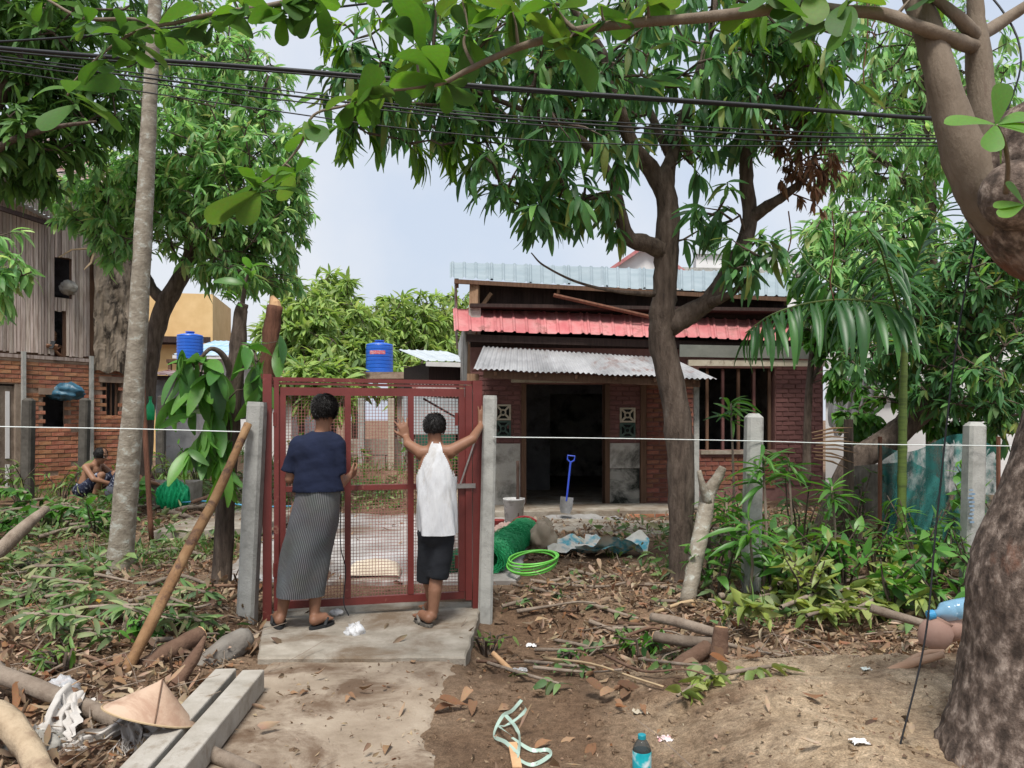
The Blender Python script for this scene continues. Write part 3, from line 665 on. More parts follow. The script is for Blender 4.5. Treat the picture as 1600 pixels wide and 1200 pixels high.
shed('grey_shed', 'grey zinc clad shed with dark band under the blue tank', XY(243, 18), XY(300, 18.2), 2.5, 2.5, ROOFG, ROOFK, .3, .15, cat='shed', n=2)
yb, YM = shed('yellow_house', 'yellow plastered house behind the mango trunk', XY(180, 28), XY(303, 28.5), .8, 4.3, YELL, ROOFK, .2, .3, cat='house', n=4)
part('upper_storey', lbox(.0, 3.2, .9, 4.9, 4.32, 6.3), YELL, yb, M=YM)
part('black_eave', lbox(-.3, 3.4, -.6, -.55, 4.28, 4.5), WOODD, yb, M=YM)
p = MB(); 
shed('white_shed', 'small white shed behind the left gate post', XY(418, 20), XY(455, 20.2), 2, 2.55, WHITEW, ROOFK, .35, .15, cat='shed', n=2)
# white building over the roofs
wbM, wbc = frame(XY(955, 24), XY(1260, 24.6), 0)
wb = root('white_building', (5, 24.5, 0), 'tall white building with red gable edge behind the blue grey roof', 'building')
part('wall', lbox(.0, 6.2, 0, .3, 0, wbc(1100, 424)[1]), WHITEW, wb, M=wbM)
z_ = wbc(1000, 424)[1]
gb = MB().add([(0, .0, z_), (1.1, 0, z_+.75), (2.2, 0, z_), (0, .3, z_), (1.1, .3, z_+.75), (2.2, .3, z_)], [(0,2,1), (3,4,5), (0,1,4,3), (1,2,5,4), (2,0,3,5)]); part('gable', gb, WHITEW, wb, M=wbM)
rb = MB().beam((-.25, -.1, z_-.12), (1.1, -.1, z_+.82), .3, .1); rb.beam((1.1, -.1, z_+.82), (2.4, -.1, z_-.12), .3, .1); part('roof_edge', rb, ROOFR, wb, M=wbM)
part('parapet', lbox(2.25, 6.3, -.08, .3, z_+.002, z_+.14), CONCP, wb, M=wbM)
part('upper_wall', lbox(2.9, 6.2, .5, .8, z_, z_+.75), WHITEW, wb, M=wbM)
part('cornice', lbox(2.8, 6.3, .4, .49, z_+.68, z_+.82), ROOFZ, wb, M=wbM)
# white wall on the right
rwM, rwc = frame(XY(1290, 15.2), XY(1760, 13.2), 0)
rw_ = root('white_side_building', (8, 14.3, 0), 'white rendered building showing through the trees at right', 'building')
L_ = (Vector(XY(1290, 15.2))-Vector(XY(1760, 13.2))).length
part('wall', lbox(0, L_, 0, .3, 0, 3.6), WHITEW, rw_, M=rwM); part('ledge', lbox(0, L_, -.1, -.002, 1.9, 2.02), CONCP, rw_, M=rwM)
part('return_wall', lbox(0, .3, .3, 4, 0, 3.6), WHITEW, rw_, M=rwM); part('parapet', lbox(-.1, L_, -.1, .4, 3.602, 3.75), CONCP, rw_, M=rwM)

# ======== water tanks, platform, back wall
def tank(name, c, r, h, label, text=True):
    t = root(name, c, label, 'water tank'); cx, cy, cz = c
    prof = [(0, 0), (r, 0)]
    for k in range(7):
        z = h*(.04+.86*k/7); prof += [(r, z), (r, z+h*.09), (r*.975, z+h*.1), (r*.975, z+h*.118)]
    prof += [(r, h*.91), (r*.96, h*.95), (r*.55, h), (r*.3, h*1.01), (r*.3, h*1.05), (0, h*1.05)]
    part('body', MB().lathe(prof, 40, c), TANK, t, smooth=False)
    part('lid', MB().lathe([(0, h*1.055), (r*.36, h*1.055), (r*.36, h*1.09), (0, h*1.1)], 20, c), TANK, t)
    if text:
        def fn(a, b):
            th = math.radians(-90+lerp(-34, 34, a)); return (cx+(r+.004)*math.cos(th), cy+(r+.004)*math.sin(th), cz+h*lerp(.60, .72, b))
        part('label_strip', MB().grid(fn, 10, 2), nm('tank_label', [(.62,.60,.62), (.55,.06,.08), (.7,.7,.72)], 14, .5, 0, (1,1,6)), t)
    return t
q = P(593, 583, 22); tank('water_tank', (q.x, q.y, q.z), .385, .86, 'blue plastic water tank with white label on the concrete platform')
pl = root('tank_platform', (q.x, q.y, 0), 'concrete slab platform on pillars carrying the labelled blue tank', 'platform')
part('slab', MB().box((q.x, q.y, q.z-.1), (1.65, 1.3, .18), jit=.01), MORT, pl)
for sx in (-.65, .65): part('pillar', MB().box((q.x+sx, q.y, (q.z-.19)/2), (.25, .25, q.z-.19)), CONC, pl)
q = P(297, 563, 21); tank('ribbed_tank', (q.x, q.y, q.z), .34, .72, 'blue plastic water tank without label near the yellow house', False)
st = root('tank_stand', (q.x, q.y, .2), 'wooden stand under the unlabelled blue tank', 'stand')
part('deck', MB().box((q.x, q.y, q.z-.05), (.9, .9, .09)), WOODB, st)
for sx in (-.38, .38):
    for sy in (-.38, .38): part('leg', MB().box((q.x+sx, q.y+sy, (q.z-.1)/2+.1), (.08, .08, q.z-.1-.2)), WOODB, st)
bwl = root('back_wall', (-3.2, 17, 0), 'low grey block wall at the back of the yard', 'wall')
for i in range(2):
    for k in range(9):
        a = P(470, 700, 17); part('block', MB().box((a.x+.42*k+(.2 if i else 0), 17+random.uniform(-.01, .01), .15+i*.36+.38), (.405, .18, .34)), CONC, bwl)
part('footing', MB().box((P(470, 0, 17).x+1.9, 17.01, .18), (4.3, .24, .36)), CONC, bwl)
for u in (612, 565, 700):
    a = P(u, 620, 16.5); single('yard_post', MB().box((a.x, 16.5, .95), (.13, .13, 2.0)), CREAM if u == 612 else CONCP, {612: 'cream painted post in the middle of the back yard', 565: 'thin grey concrete post left of the cream post', 700: 'grey concrete post by the zinc screen'}[u], 'post')
# ---------------------------------------------------------------- leaves and trees
def leaf_tmpl(width, shape='lance', droop=.25, fold=.12, rows=5, wave=0.0):
    """leaf along +Y, length 1, up +Z -> verts, quads (tip and base closed by degenerate-free narrow quads)"""
    V = []; Q = []
    for i in range(rows+1):
        t = i/rows
        if shape == 'obov': t = 1-(1-t)**1.7
        if shape == 'lance': w_ = math.sin(math.pi*min(1, t*.93+.035))**.8
        elif shape == 'obov': w_ = (t**.75)*math.sqrt(max(0, 1-t**6))*1.12 if t < 1 else .06
        elif shape == 'ovate': w_ = math.sin(math.pi*(t**.7))**.85 if 0 < t < 1 else 0
        else: w_ = 1-t**2*.97                               # blade
        w_ = max(w_, .04)*width/2; z = -droop*t*t; y = t*(1-.25*droop*t)
        wz = wave*math.sin(t*9)
        V += [(-w_, y, z+fold*w_*2+wz), (0, y, z), (w_, y, z+fold*w_*2-wz)]
    for i in range(rows):
        a = i*3; Q += [(a, a+1, a+4, a+3), (a+1, a+2, a+5, a+4)]
    return np.array(V, float), np.array(Q, int)
T_MANGO = [leaf_tmpl(.20, 'lance', d, .15, 5) for d in (.15, .35, .6)]
T_MFAR = [leaf_tmpl(.24, 'lance', d, .12, 3) for d in (.2, .5)]
T_OBOV = [leaf_tmpl(.6, 'obov', d, .08, 9) for d in (.05, .2, .4)]
T_OVAT = [leaf_tmpl(.42, 'ovate', d, .1, 5) for d in (.1, .3, .5)]
T_LIT = [leaf_tmpl(.42, 'ovate', .3, .35, 3, .02), leaf_tmpl(.3, 'lance', -.25, .3, 3, .02), leaf_tmpl(.5, 'obov', -.2, -.3, 3, .03)]
T_BLADE = [leaf_tmpl(.05, 'blade', d, .2, 4) for d in (.3, .7)]
def orient(D, UP, roll=None):
    """rows of direction D (n,3) and rough up UP -> rotation (n,3,3), columns x, y=D, z"""
    D = D/np.linalg.norm(D, axis=1, keepdims=True)
    X = np.cross(D, UP); l = np.linalg.norm(X, axis=1, keepdims=True); X = np.where(l < 1e-4, np.array([[1., 0, 0]]), X/np.maximum(l, 1e-6))
    Z = np.cross(X, D)
    if roll is not None:
        c, s_ = np.cos(roll)[:, None], np.sin(roll)[:, None]; X, Z = X*c+Z*s_, Z*c-X*s_
    return np.stack([X, D, Z], -1)
def cloud_mesh(name, tmpls, pos, R, sc, mat):
    VV, QQ, off = [], [], 0; k = np.random.randint(0, len(tmpls), len(pos))
    for j, (V, Q) in enumerate(tmpls):
        m_ = k == j; n = int(m_.sum())
        if not n: continue
        W = np.einsum('nij,vj->nvi', R[m_], V)*sc[m_][:, None, None]+pos[m_][:, None, :]
        VV.append(W.reshape(-1, 3)); QQ.append((Q[None]+np.arange(n)[:, None, None]*len(V)+off).reshape(-1, 4)); off += n*len(V)
    return npmesh(name, np.concatenate(VV), np.concatenate(QQ), mat)
LEAFME = {}
def leaf_objs(parent, tmpls, key, pos, R, sc, mat, name='leaf'):
    for i in range(len(pos)):
        j = random.randrange(len(tmpls)); kk = (key, j)
        if kk not in LEAFME: LEAFME[kk] = npmesh('leaf', tmpls[j][0], tmpls[j][1], mat)
        M = Matrix.Translation(pos[i]) @ Matrix(R[i].tolist()).to_4x4() @ Matrix.Scale(float(sc[i]), 4)
        part(name, LEAFME[kk], None, parent, M=M)
def rosettes(tips, dirs, per, size, droop=.6, spread=(.5, 1.1), jitter=.05):
    """leaves round twig tips -> pos, R, sc"""
    n = len(tips); per = np.broadcast_to(np.asarray(per), (n,)).astype(int); idx = np.repeat(np.arange(n), per); m_ = len(idx)
    A = dirs[idx]; A = A/np.linalg.norm(A, axis=1, keepdims=True)
    rnd = np.random.normal(size=(m_, 3)); U = np.cross(A, rnd); U /= np.linalg.norm(U, axis=1, keepdims=True)+1e-9
    th = np.random.uniform(spread[0], spread[1], m_)[:, None]
    D = A*np.cos(th)+U*np.sin(th); D[:, 2] -= np.random.uniform(.3, 1.3, m_)*droop; D /= np.linalg.norm(D, axis=1, keepdims=True)
    UP = np.tile([0, 0, 1.], (m_, 1))+np.random.normal(size=(m_, 3))*.25+A*.2
    R = orient(D, UP, np.random.normal(size=m_)*.3)
    sc = np.random.uniform(.5, 1.2, m_)*size*np.random.uniform(.75, 1.1, n)[idx]
    pos = tips[idx]+A*np.random.uniform(-jitter, .01, m_)[:, None]*2+np.random.normal(size=(m_, 3))*.008
    return pos, R, sc
def blob_tips(blobs, seed=0):
    """blobs (u, v, ru, rv, Y, rY, n) in picture units and metres of depth -> tip points spread in each clump"""
    rng = np.random.RandomState(seed); out = []
    for u, v, ru, rv, Y, rY, n in blobs:
        d = rng.normal(size=(n, 3)); d /= np.linalg.norm(d, axis=1, keepdims=True); r_ = rng.uniform(.15, 1, n)**.5
        d *= r_[:, None]; yy = Y+d[:, 1]*rY; c = P(u, v, Y)
        out.append(np.stack([c.x+d[:, 0]*ru/F*Y, yy, c.z+d[:, 2]*rv/F*Y], -1))
    return np.concatenate(out)
def limb_mesh(limbs, seg=10, rough=.10, n=6):
    mb = MB(); pts = []
    for i, rows in enumerate(limbs):
        p, r_ = pxlimb(rows, n); mb.tube(p, r_, seg, True, rough, sd=i*1.7+1); pts += p
    return mb, pts
def twigs(tips, limbpts, rad=.008, bend=.12):
    """thin branches from the nearest limb point out to every tip; returns mesh and outward directions"""
    L = np.array([tuple(p) for p in limbpts]); mb = MB(); dirs = np.zeros_like(tips)
    for i, t in enumerate(tips):
        q = L-t; d = np.linalg.norm(q, axis=1)+.6*np.maximum(0, q[:, 2]); k = int(np.argmin(d)); a = Vector(L[k]); b = Vector(t)
        ln = (b-a).length; m_ = lerp(a, b, .55)+Vector((random.uniform(-1, 1), random.uniform(-1, 1), random.uniform(0, 1)))*bend*ln
        mb.tube([a, lerp(a, m_, .6), m_, b], [rad*1.7, rad*1.4, rad, rad*.5], 4, False)
        dv = (b-m_).normalized(); dirs[i] = dv
        if len(L) < 1400: L = np.vstack([L, [tuple(m_)]])
    return mb, dirs
def in_view(pos):
    u = 800+F*pos[:, 0]/pos[:, 1]; v = HV-F*(pos[:, 2]-CH)/pos[:, 1]
    return (u > 0) & (u < 1600) & (v > 0) & (v < 1200) & (pos[:, 1] > .5)
def tree(name, label, limbs, blobs, per, size, leafm, barkm, tmpls, nobj=0, key='', droop=.6, group=None, seed=1, rough=.10, twig=.008, seg=10, spread=(.5, 1.1), kind='crown', cat='tree', base=None):
    mb, pts = limb_mesh(limbs, seg, rough); b0 = pts[0] if base is None else base
    r_ = root(name, (b0.x, b0.y, Hs(b0.x, b0.y)), label, cat, group)
    m1, p1 = limb_mesh(limbs[:1], seg, rough); part('trunk', m1, barkm, r_, True)
    for i, rows in enumerate(limbs[1:]):
        m2, _ = limb_mesh([rows], max(6, seg-3), rough); part('branch', m2, barkm, r_, True)
    if blobs:
        tips = blob_tips(blobs, seed); tw, dirs = twigs(tips, [p for p in pts if p.z > 1.2] or pts, twig); part('twigs', tw, barkm, r_, True, kind='stuff')
        pos, R, sc = rosettes(tips, dirs, np.random.randint(per[0], per[1]+1, len(tips)), size, droop, spread)
        if nobj:
            app = sc/pos[:, 1]*in_view(pos)*np.random.uniform(.7, 1, len(pos)); o = np.argsort(-app); a, b = o[:nobj], o[nobj:]
            leaf_objs(r_, tmpls, key or name, pos[a], R[a], sc[a], leafm)
        else: b = np.arange(len(pos))
        if len(b): part(kind, cloud_mesh(kind, tmpls, pos[b], R[b], sc[b], leafm), None, r_, kind='stuff')
    return r_

# --- the mango tree in front of the house
Y = 7.0
mango = tree('mango_tree', 'dark mango tree with forked trunk in front of the brick house',
  [[(1066,930,54,Y),(1064,885,40,Y),(1064,800,40,Y),(1062,700,44,Y),(1053,620,42,Y),(1036,545,40,Y),(1035,500,40,Y),(1039,450,37,Y),(1041,400,38,Y),(1044,340,34,Y),(1040,285,28,Y),(1052,235,18,Y+.1),(1075,160,14,Y+.2),(1105,70,12,Y+.3),(1120,-20,9,Y+.3),(1130,-110,6,Y+.3)],
   [(1044,512,34,Y),(1075,492,32,Y-.05),(1105,472,29,Y-.1),(1132,435,27,Y-.1),(1160,385,25,Y-.1),(1172,340,23,Y),(1166,285,22,Y),(1168,220,19,Y),(1178,140,15,Y+.1),(1195,50,11,Y+.2),(1210,-60,8,Y+.2)],
   [(1170,345,20,Y),(1195,325,18,Y-.1),(1222,308,15,Y-.2),(1255,280,11,Y-.3),(1275,240,7,Y-.4)],
   [(1042,310,28,Y),(1020,268,26,Y),(988,226,23,Y-.1),(966,165,19,Y-.2),(945,90,15,Y-.3),(900,20,10,Y-.4),(860,-50,7,Y-.5)],
   [(1042,395,30,Y),(1012,382,27,Y-.1),(982,372,23,Y-.1),(968,330,20,Y-.2),(960,290,17,Y-.3),(930,240,13,Y-.5),(880,200,10,Y-.7),(800,165,8,Y-.9),(700,130,6,Y-1.0),(600,110,4,Y-1.1)],
   [(962,300,10,Y-.3),(920,310,8,Y-.5),(870,320,6,Y-.7),(820,325,4,Y-.8)],
   [(1045,240,14,Y+.1),(1000,150,11,Y+.4),(930,80,9,Y+.7),(800,30,6,Y+.9)],
   [(1172,200,13,Y),(1220,150,10,Y-.2),(1270,110,7,Y-.4),(1320,90,4,Y-.5)],
   [(1022,460,9,Y-.2),(960,455,5,Y-.4),(900,440,4,Y-.5),(850,415,3,Y-.6),(830,395,2,Y-.6)],
   [(1105,475,18,Y-.1),(1140,460,12,Y-.4),(1175,430,8,Y-.6),(1195,400,5,Y-.7)]],
  [(575,140,80,90,5.9,.5,32),(680,130,110,110,6.1,.8,58),(800,120,120,130,6.4,1.1,78),(900,200,120,130,6.4,1.0,75),(790,275,70,40,6.1,.4,15),(860,330,55,40,6.2,.4,15),(950,110,110,110,6.9,1.3,62),
   (1070,100,110,110,7.2,1.4,64),(1130,180,90,90,6.7,1.0,44),(1220,110,100,90,6.7,1.0,54),(1280,150,55,80,6.4,.5,21),(1170,395,60,40,6.3,.3,14),(1110,330,55,45,6.8,.5,10),(940,350,40,50,6.5,.4,7),(820,-60,320,70,6.9,1.5,87),(1150,-80,220,80,7.2,1.5,49)],
  (8, 13), .275, M_LEAF, BARKD, T_MANGO, 300, droop=.95, seed=3, rough=.12, seg=16)
# clump of dead leaves caught in it
tips = blob_tips([(1265,250,45,85,6.6,.3,60), (1235,190,55,40,6.6,.3,24)], 5)
tw, dr = twigs(tips, [P(1255,280,6.7), P(1245,200,6.7), P(1222,300,6.8)], .005); part('dead_twigs', tw, BARKR, mango, kind='stuff')
pos, R, sc = rosettes(tips, dr, 9, .13, 1.2); part('dead_leaves', cloud_mesh('dead_leaves', T_MFAR, pos, R, sc, M_BROWN), None, mango, kind='stuff')
# lighter new shoots at its left edge
tips = blob_tips([(590,70,80,60,5.7,.3,12), (560,205,35,25,5.7,.2,4), (690,215,70,30,5.8,.3,8), (1255,70,50,50,6.0,.2,8), (1285,140,40,40,6.0,.2,7), (1170,30,50,30,6.0,.3,5)], 8)
tw, dr = twigs(tips, [P(600,110,5.9), P(700,130,6.0), P(1270,110,6.6), P(1195,50,7)], .006); part('shoots', tw, BARKD, mango, kind='stuff')
pos, R, sc = rosettes(tips, dr, 9, .26, 1.3, (.3, .9)); part('young_leaves', cloud_mesh('young_leaves', T_MANGO, pos, R, sc, leafmat('young_mango_leaf', [(.09,.20,.025), (.14,.27,.035), (.06,.15,.025)], .5)), None, mango, kind='stuff')

# --- the big almond tree at the right edge
alm = root('almond_tree', (2.22, 2.86, .2), 'huge flaking trunk of a broad leaved almond tree at the bank', 'tree')
tp = spline([(2.22,2.86,-.3,.86), (2.22,2.86,-.1,.72), (2.22,2.86,.08,.61), (2.22,2.86,.34,.525), (2.22,2.86,.6,.475), (2.22,2.86,.94,.445), (2.23,2.86,1.23,.35), (2.25,2.86,1.59,.27), (2.29,2.86,1.9,.25), (2.24,2.84,2.14,.28), (2.11,2.81,2.29,.345), (2.04,2.79,2.42,.36), (1.99,2.78,2.55,.29), (1.96,2.78,2.66,.18)], 12)
tb = MB().tube([Vector(t[:3]) for t in tp], [t[3] for t in tp], 90, True, .016, sd=2.2); part('trunk', tb, BARKA, alm, True)
brd = MB().ell(P(1588, 305, 2.66), (.12, .11, .12)); part('burl', brd, BARKA, alm, True)
YA = 2.82
alimbs = [[(1590,345,90,YA),(1550,300,96,YA),(1512,248,70,YA),(1487,180,56,YA),(1468,110,46,YA),(1440,20,40,YA+.05),(1415,-60,36,YA+.1),(1385,-160,28,YA+.1)],
 [(1585,330,80,YA+.1),(1556,280,80,YA+.1),(1540,228,48,YA+.1),(1534,150,40,YA+.1),(1528,80,36,YA+.1),(1525,30,26,YA+.1),(1522,-30,22,YA+.1),(1515,-120,16,YA+.1)],
 [(1526,60,24,YA+.1),(1500,30,20,YA),(1470,5,15,YA),(1440,-20,13,YA)],
 [(1528,58,22,YA+.1),(1560,38,20,YA+.2),(1605,8,16,YA+.2),(1680,-40,12,YA+.2)],
 [(1525,75,24,YA+.1),(1490,62,22,YA),(1430,40,20,YA-.05),(1380,22,19,YA),(1310,16,18,YA+.05),(1240,10,17,YA+.1),(1180,18,17,YA+.1),(1090,28,16,YA+.15),(1000,35,15,YA+.2),(920,45,14,YA+.25),(850,62,12,YA+.3),(790,82,10,YA+.35),(730,110,9,YA+.4),(690,130,7,YA+.4),(620,140,5,YA+.4),(560,150,3,YA+.45)],
 [(900,48,8,YA+.25),(880,30,7,YA+.25),(868,12,5,YA+.2)],
 [(740,104,6,YA+.4),(725,70,5,YA+.4),(730,45,4,YA+.4)],
 [(620,140,4,YA+.4),(540,165,4,YA+.5),(490,180,4,YA+.5),(470,225,4,YA+.5),(440,262,3,YA+.5),(405,290,3,YA+.5)],
 [(1385,-150,18,YA+.1),(1100,-130,16,YA+.3),(800,-90,13,YA+.6),(560,-30,10,YA+.8),(440,5,8,YA+.9),(330,22,7,YA+1.0),(260,38,6,YA+1.0),(205,30,6,YA+1.0),(130,28,5,YA+1.05),(75,0,4,YA+1.1)],
 [(260,38,5,YA+1.0),(215,48,4,YA+1.0),(165,80,4,YA+1.0),(118,125,3,YA+1.0),(105,150,3,YA+1.0)],
 [(1572,300,10,2.5),(1575,262,7,2.4),(1570,225,6,2.33),(1556,195,5,2.3)]]
for rows in alimbs:
    p, r_ = pxlimb(rows, 6); part('branch', MB().tube(p, r_, 12, True, .07, sd=rows[0][0]), BARKB, alm, True)
at = [(730,45,YA+.4,8),(650,75,YA+.45,7),(600,120,YA+.45,7),(690,125,YA+.4,6),(560,150,YA+.45,7),(868,12,YA+.2,7),(800,15,YA+.3,6),(940,10,YA+.2,6),(890,60,YA+.2,4),(1190,0,YA+.1,6),(1325,0,YA,6),(1010,-5,YA+.1,5),(1260,-20,YA+.1,5),
      (500,0,YA+.9,8),(560,-20,YA+.8,6),(440,10,YA+.9,8),(640,-20,YA+.7,8),(400,290,YA+.5,6),(455,262,YA+.5,4),(480,190,YA+.5,5),(330,25,YA+1,6),(250,45,YA+1,6),(190,50,YA+1,6),(130,30,YA+1,7),(110,140,YA+1,6),(165,90,YA+1,4),(75,0,YA+1.1,6),(380,0,YA+.9,7),(1440,-20,YA,4),(720,-10,YA+.4,6)]
tips = np.array([tuple(P(a[0], a[1], a[2])) for a in at])
pos, R, sc = rosettes(tips, np.tile([-.3, -.1, .55], (len(tips), 1))+np.random.normal(size=(len(tips), 3))*.2, [a[3]+2 for a in at], .212, .75, (.7, 1.35), .03)
leaf_objs(alm, T_OBOV, 'alm', pos, R, sc, M_ALM)
twm, _ = twigs(tips, [Vector(p) for rows in alimbs[4:] for p in pxlimb(rows, 6)[0]], .0045, .05); part('twigs', twm, BARKB, alm, kind='stuff')
# fresh shoot near the fork
c = P(1556, 195, 2.3); D = np.array([[-.85,0,.2],[-.25,-.3,-.45],[.1,-.1,.8],[.75,.0,.28],[.55,-.3,-.25],[.3,.3,-.5],[.8,-.2,-.1]]); R = orient(D, np.tile([0,-.7,.7], (7, 1)))
leaf_objs(alm, T_OBOV[:2], 'alm2', np.tile(np.array(c), (7, 1)), R, np.array([.15,.132,.124,.14,.132,.124,.132]), leafmat('fresh_almond_leaf', [(.09,.23,.025), (.13,.29,.035), (.075,.19,.025)], .4))
c = P(1600, 320, 2.35); leaf_objs(alm, T_OBOV[:2], 'alm2', np.array([tuple(c)]*3), orient(np.array([[-.9,0,.1],[-.8,-.2,-.35],[-.5,0,.7]]), np.tile([0,-.7,.7], (3, 1))), np.array([.09,.1,.09]), None)

# --- trees on the left
tree('pale_trunk_tree', 'slim straight tree with pale lichen spotted trunk on the left', [[(181,935,80,7.3),(184,908,50,7.3),(187,880,40,7.3),(196,780,36,7.3),(207,650,32,7.3),(215,520,29,7.3),(222,400,27,7.3),(229,260,24,7.3),(236,120,21,7.3),(242,0,19,7.3),(246,-150,17,7.3),(250,-320,13,7.3)]],
     [(250,-330,150,90,7.3,.9,40)], (8, 12), .26, M_LEAFL, BARKP, T_MFAR, seed=11, seg=16, rough=.05)
tree('left_mango_tree', 'leafy bright green mango tree beside the two storey house',
  [[(216,815,30,11.2),(222,740,27,11.2),(228,640,26,11.2),(234,570,26,11.2),(246,510,27,11.2),(262,468,28,11.2),(284,432,24,11.2),(300,390,20,11.2),(318,330,16,11.2),(335,250,12,11.3),(350,150,8,11.3)],
   [(258,472,20,11.2),(240,455,18,11.2),(228,430,15,11.2),(205,390,12,11.1),(180,340,9,11.0),(150,300,6,10.8)],
   [(300,390,14,11.2),(350,350,11,11.0),(400,310,8,10.9),(450,290,5,10.8)], [(318,330,11,11.2),(280,250,9,11.4),(240,170,6,11.5)], [(335,260,10,11.3),(390,190,7,11.2),(420,120,5,11.2)]],
  [(340,350,95,75,10.6,.9,152),(400,250,80,90,10.8,1.0,152),(300,240,110,100,10.6,1.1,192),(430,350,50,60,10.9,.6,64),(450,270,35,50,10.8,.5,38),(200,280,80,70,10.2,.8,120),(180,370,50,50,10.0,.5,48),(130,320,50,45,10.0,.5,48),(390,120,70,60,11,.8,80),(270,120,90,80,11,1.0,120),(360,425,55,28,10.5,.5,38),(470,330,25,30,10.9,.3,12),(300,40,120,60,11,1,96),(350,290,140,110,11.4,.8,192),(240,330,90,60,10.9,.6,96),(390,400,80,45,11.0,.5,80),(430,440,50,25,11,.3,22),(330,170,120,80,11.3,.9,112)],
  (10, 15), .215, M_LEAFL, BARKD, T_MFAR, droop=.7, seed=21, twig=.007)
tree('dark_corner_tree', 'dark leafy tree over the plank house roof', [[(-120,1000,60,8.2),(-110,700,50,8.2),(-90,450,42,8.2),(-60,250,30,8.2),(0,150,22,8.2),(50,60,14,8.2),(90,-20,8,8.2)],[(-70,300,18,8.2),(0,230,12,8.0),(80,200,8,7.9),(150,190,4,7.8)],[(-90,450,14,8.2),(-40,420,9,7.6),(20,400,5,7.2)]],
  [(50,90,95,80,8.4,.9,123),(60,210,95,55,8.4,.6,104),(140,150,70,70,8.6,.7,71),(0,20,110,60,8.2,.9,71),(150,30,90,50,8.6,.9,65),(40,275,60,25,8.7,.3,31)],
  (10, 14), .25, M_LEAFD, BARKD, T_MFAR, droop=.6, seed=31)
tree('leaf_spray_sapling', 'bright green leaf spray in front of the plank wall', [[(-60,980,12,7.4),(-55,700,10,7.4),(-50,500,9,7.3),(-25,440,7,7.2),(10,405,5,7.2)],[(-25,440,4,7.2),(20,435,3,7.2),(50,425,2,7.2)]],
  [(20,405,45,45,7.2,.25,16),(-10,450,40,40,7.2,.25,10)], (9, 12), .24, M_LEAFL, BARKD, T_MANGO, 60, 'spray', droop=.8, seed=33, twig=.004, cat='sapling')
# --- pruned trees beside the gate
YP = 6.25
pr_ = tree('pruned_sapling', 'dark pruned sapling with big hanging leaves beside the gate', [[(343,955,34,YP),(348,880,30,YP),(352,780,29,YP),(360,680,28,YP),(366,600,27,YP),(372,540,25,YP),(376,490,20,YP),(380,474,16,YP)], [(366,600,14,YP),(352,560,10,YP-.1),(330,545,7,YP-.2),(310,565,5,YP-.25)], [(372,540,10,YP),(392,545,7,YP-.1),(402,565,4,YP-.2)], [(378,480,8,YP),(384,440,5,YP),(392,420,3,YP)]], [], (1, 1), .1, M_SHRUB, BARKD, T_OVAT, seg=12)
tips = np.array([tuple(P(u, v, Y_)) for u, v, Y_ in ((310,565,6.0),(285,575,5.9),(320,600,6.0),(300,640,5.9),(345,590,6.05),(335,640,6.0),(345,690,6.05),(280,620,5.9),(400,575,6.05),(392,545,6.1),(320,680,5.95),(350,720,6.0))])
tips2 = tips+np.random.normal(size=tips.shape)*np.array([.10,.06,.13]); tips = np.vstack([tips, tips2]); pos, R, sc = rosettes(tips, np.tile([-.2, -.3, -.4], (24, 1))+np.random.normal(size=(24, 3))*.35, 6, .36, .9, (.3, 1.2)); T_SAP = [leaf_tmpl(.30, 'lance', d, .15, 6) for d in (.2, .45)]; leaf_objs(pr_, T_SAP, 'sapl', pos, R, sc, M_SHRUB)
tw, _ = twigs(tips, [P(352,560,YP-.1), P(330,545,YP-.2), P(392,545,YP-.1), P(362,640,YP)], .005); part('twigs', tw, BARKD, pr_, kind='stuff')
tips = np.array([tuple(P(u, v, Y_)) for u, v, Y_ in ((384,440,6.25),(392,420,6.25),(370,465,6.2))]); pos, R, sc = rosettes(tips, np.tile([0, 0, 1.], (3, 1)), 6, .22, .2, (.4, 1.2)); leaf_objs(pr_, T_SAP, 'sapl', pos, R, sc, M_SHRUB)
st_ = tree('lopped_trunk', 'reddish trunk lopped to a pale cut end behind the gate post', [[(385,960,30,6.4),(392,860,28,6.4),(402,740,27,6.4),(412,640,27,6.4),(418,580,26,6.4),(424,520,26,6.4),(430,478,24,6.4)]], [], (1,1), .1, M_SHRUB, BARKR, T_OVAT, seg=12, cat='tree trunk')
a = P(430, 480, 6.4); part('cut_end', MB().tube([a+Vector((0,0,-.03)), a+Vector((-.005,0,.04)), a+Vector((-.03,0,.09))], [.06,.045,.018], 9), CUTW, st_)
# small dark prop of the mango: pale leaning branch cut at its foot
lb = root('sawn_limb', G(1075, 945), 'pale sawn limb leaning against the dark mango trunk', 'branch')
p, r_ = pxlimb([(1074,942,24,6.15),(1082,900,25,6.2),(1092,850,25,6.3),(1102,800,26,6.45),(1108,770,22,6.5),(1122,745,16,6.5),(1130,730,12,6.5)], 5); part('limb', MB().tube(p, r_, 12, True, .08), BARKP, lb, True)
p, r_ = pxlimb([(1106,785,16,6.45),(1098,760,11,6.4),(1092,735,7,6.4)], 4); part('fork', MB().tube(p, r_, 8, True, .08), BARKP, lb, True)
a = P(1074, 943, 6.14); part('cut_face', MB().tube([a, a+Vector((-.004,-.01,-.02))], [.066,.064], 12), CUTW, lb)

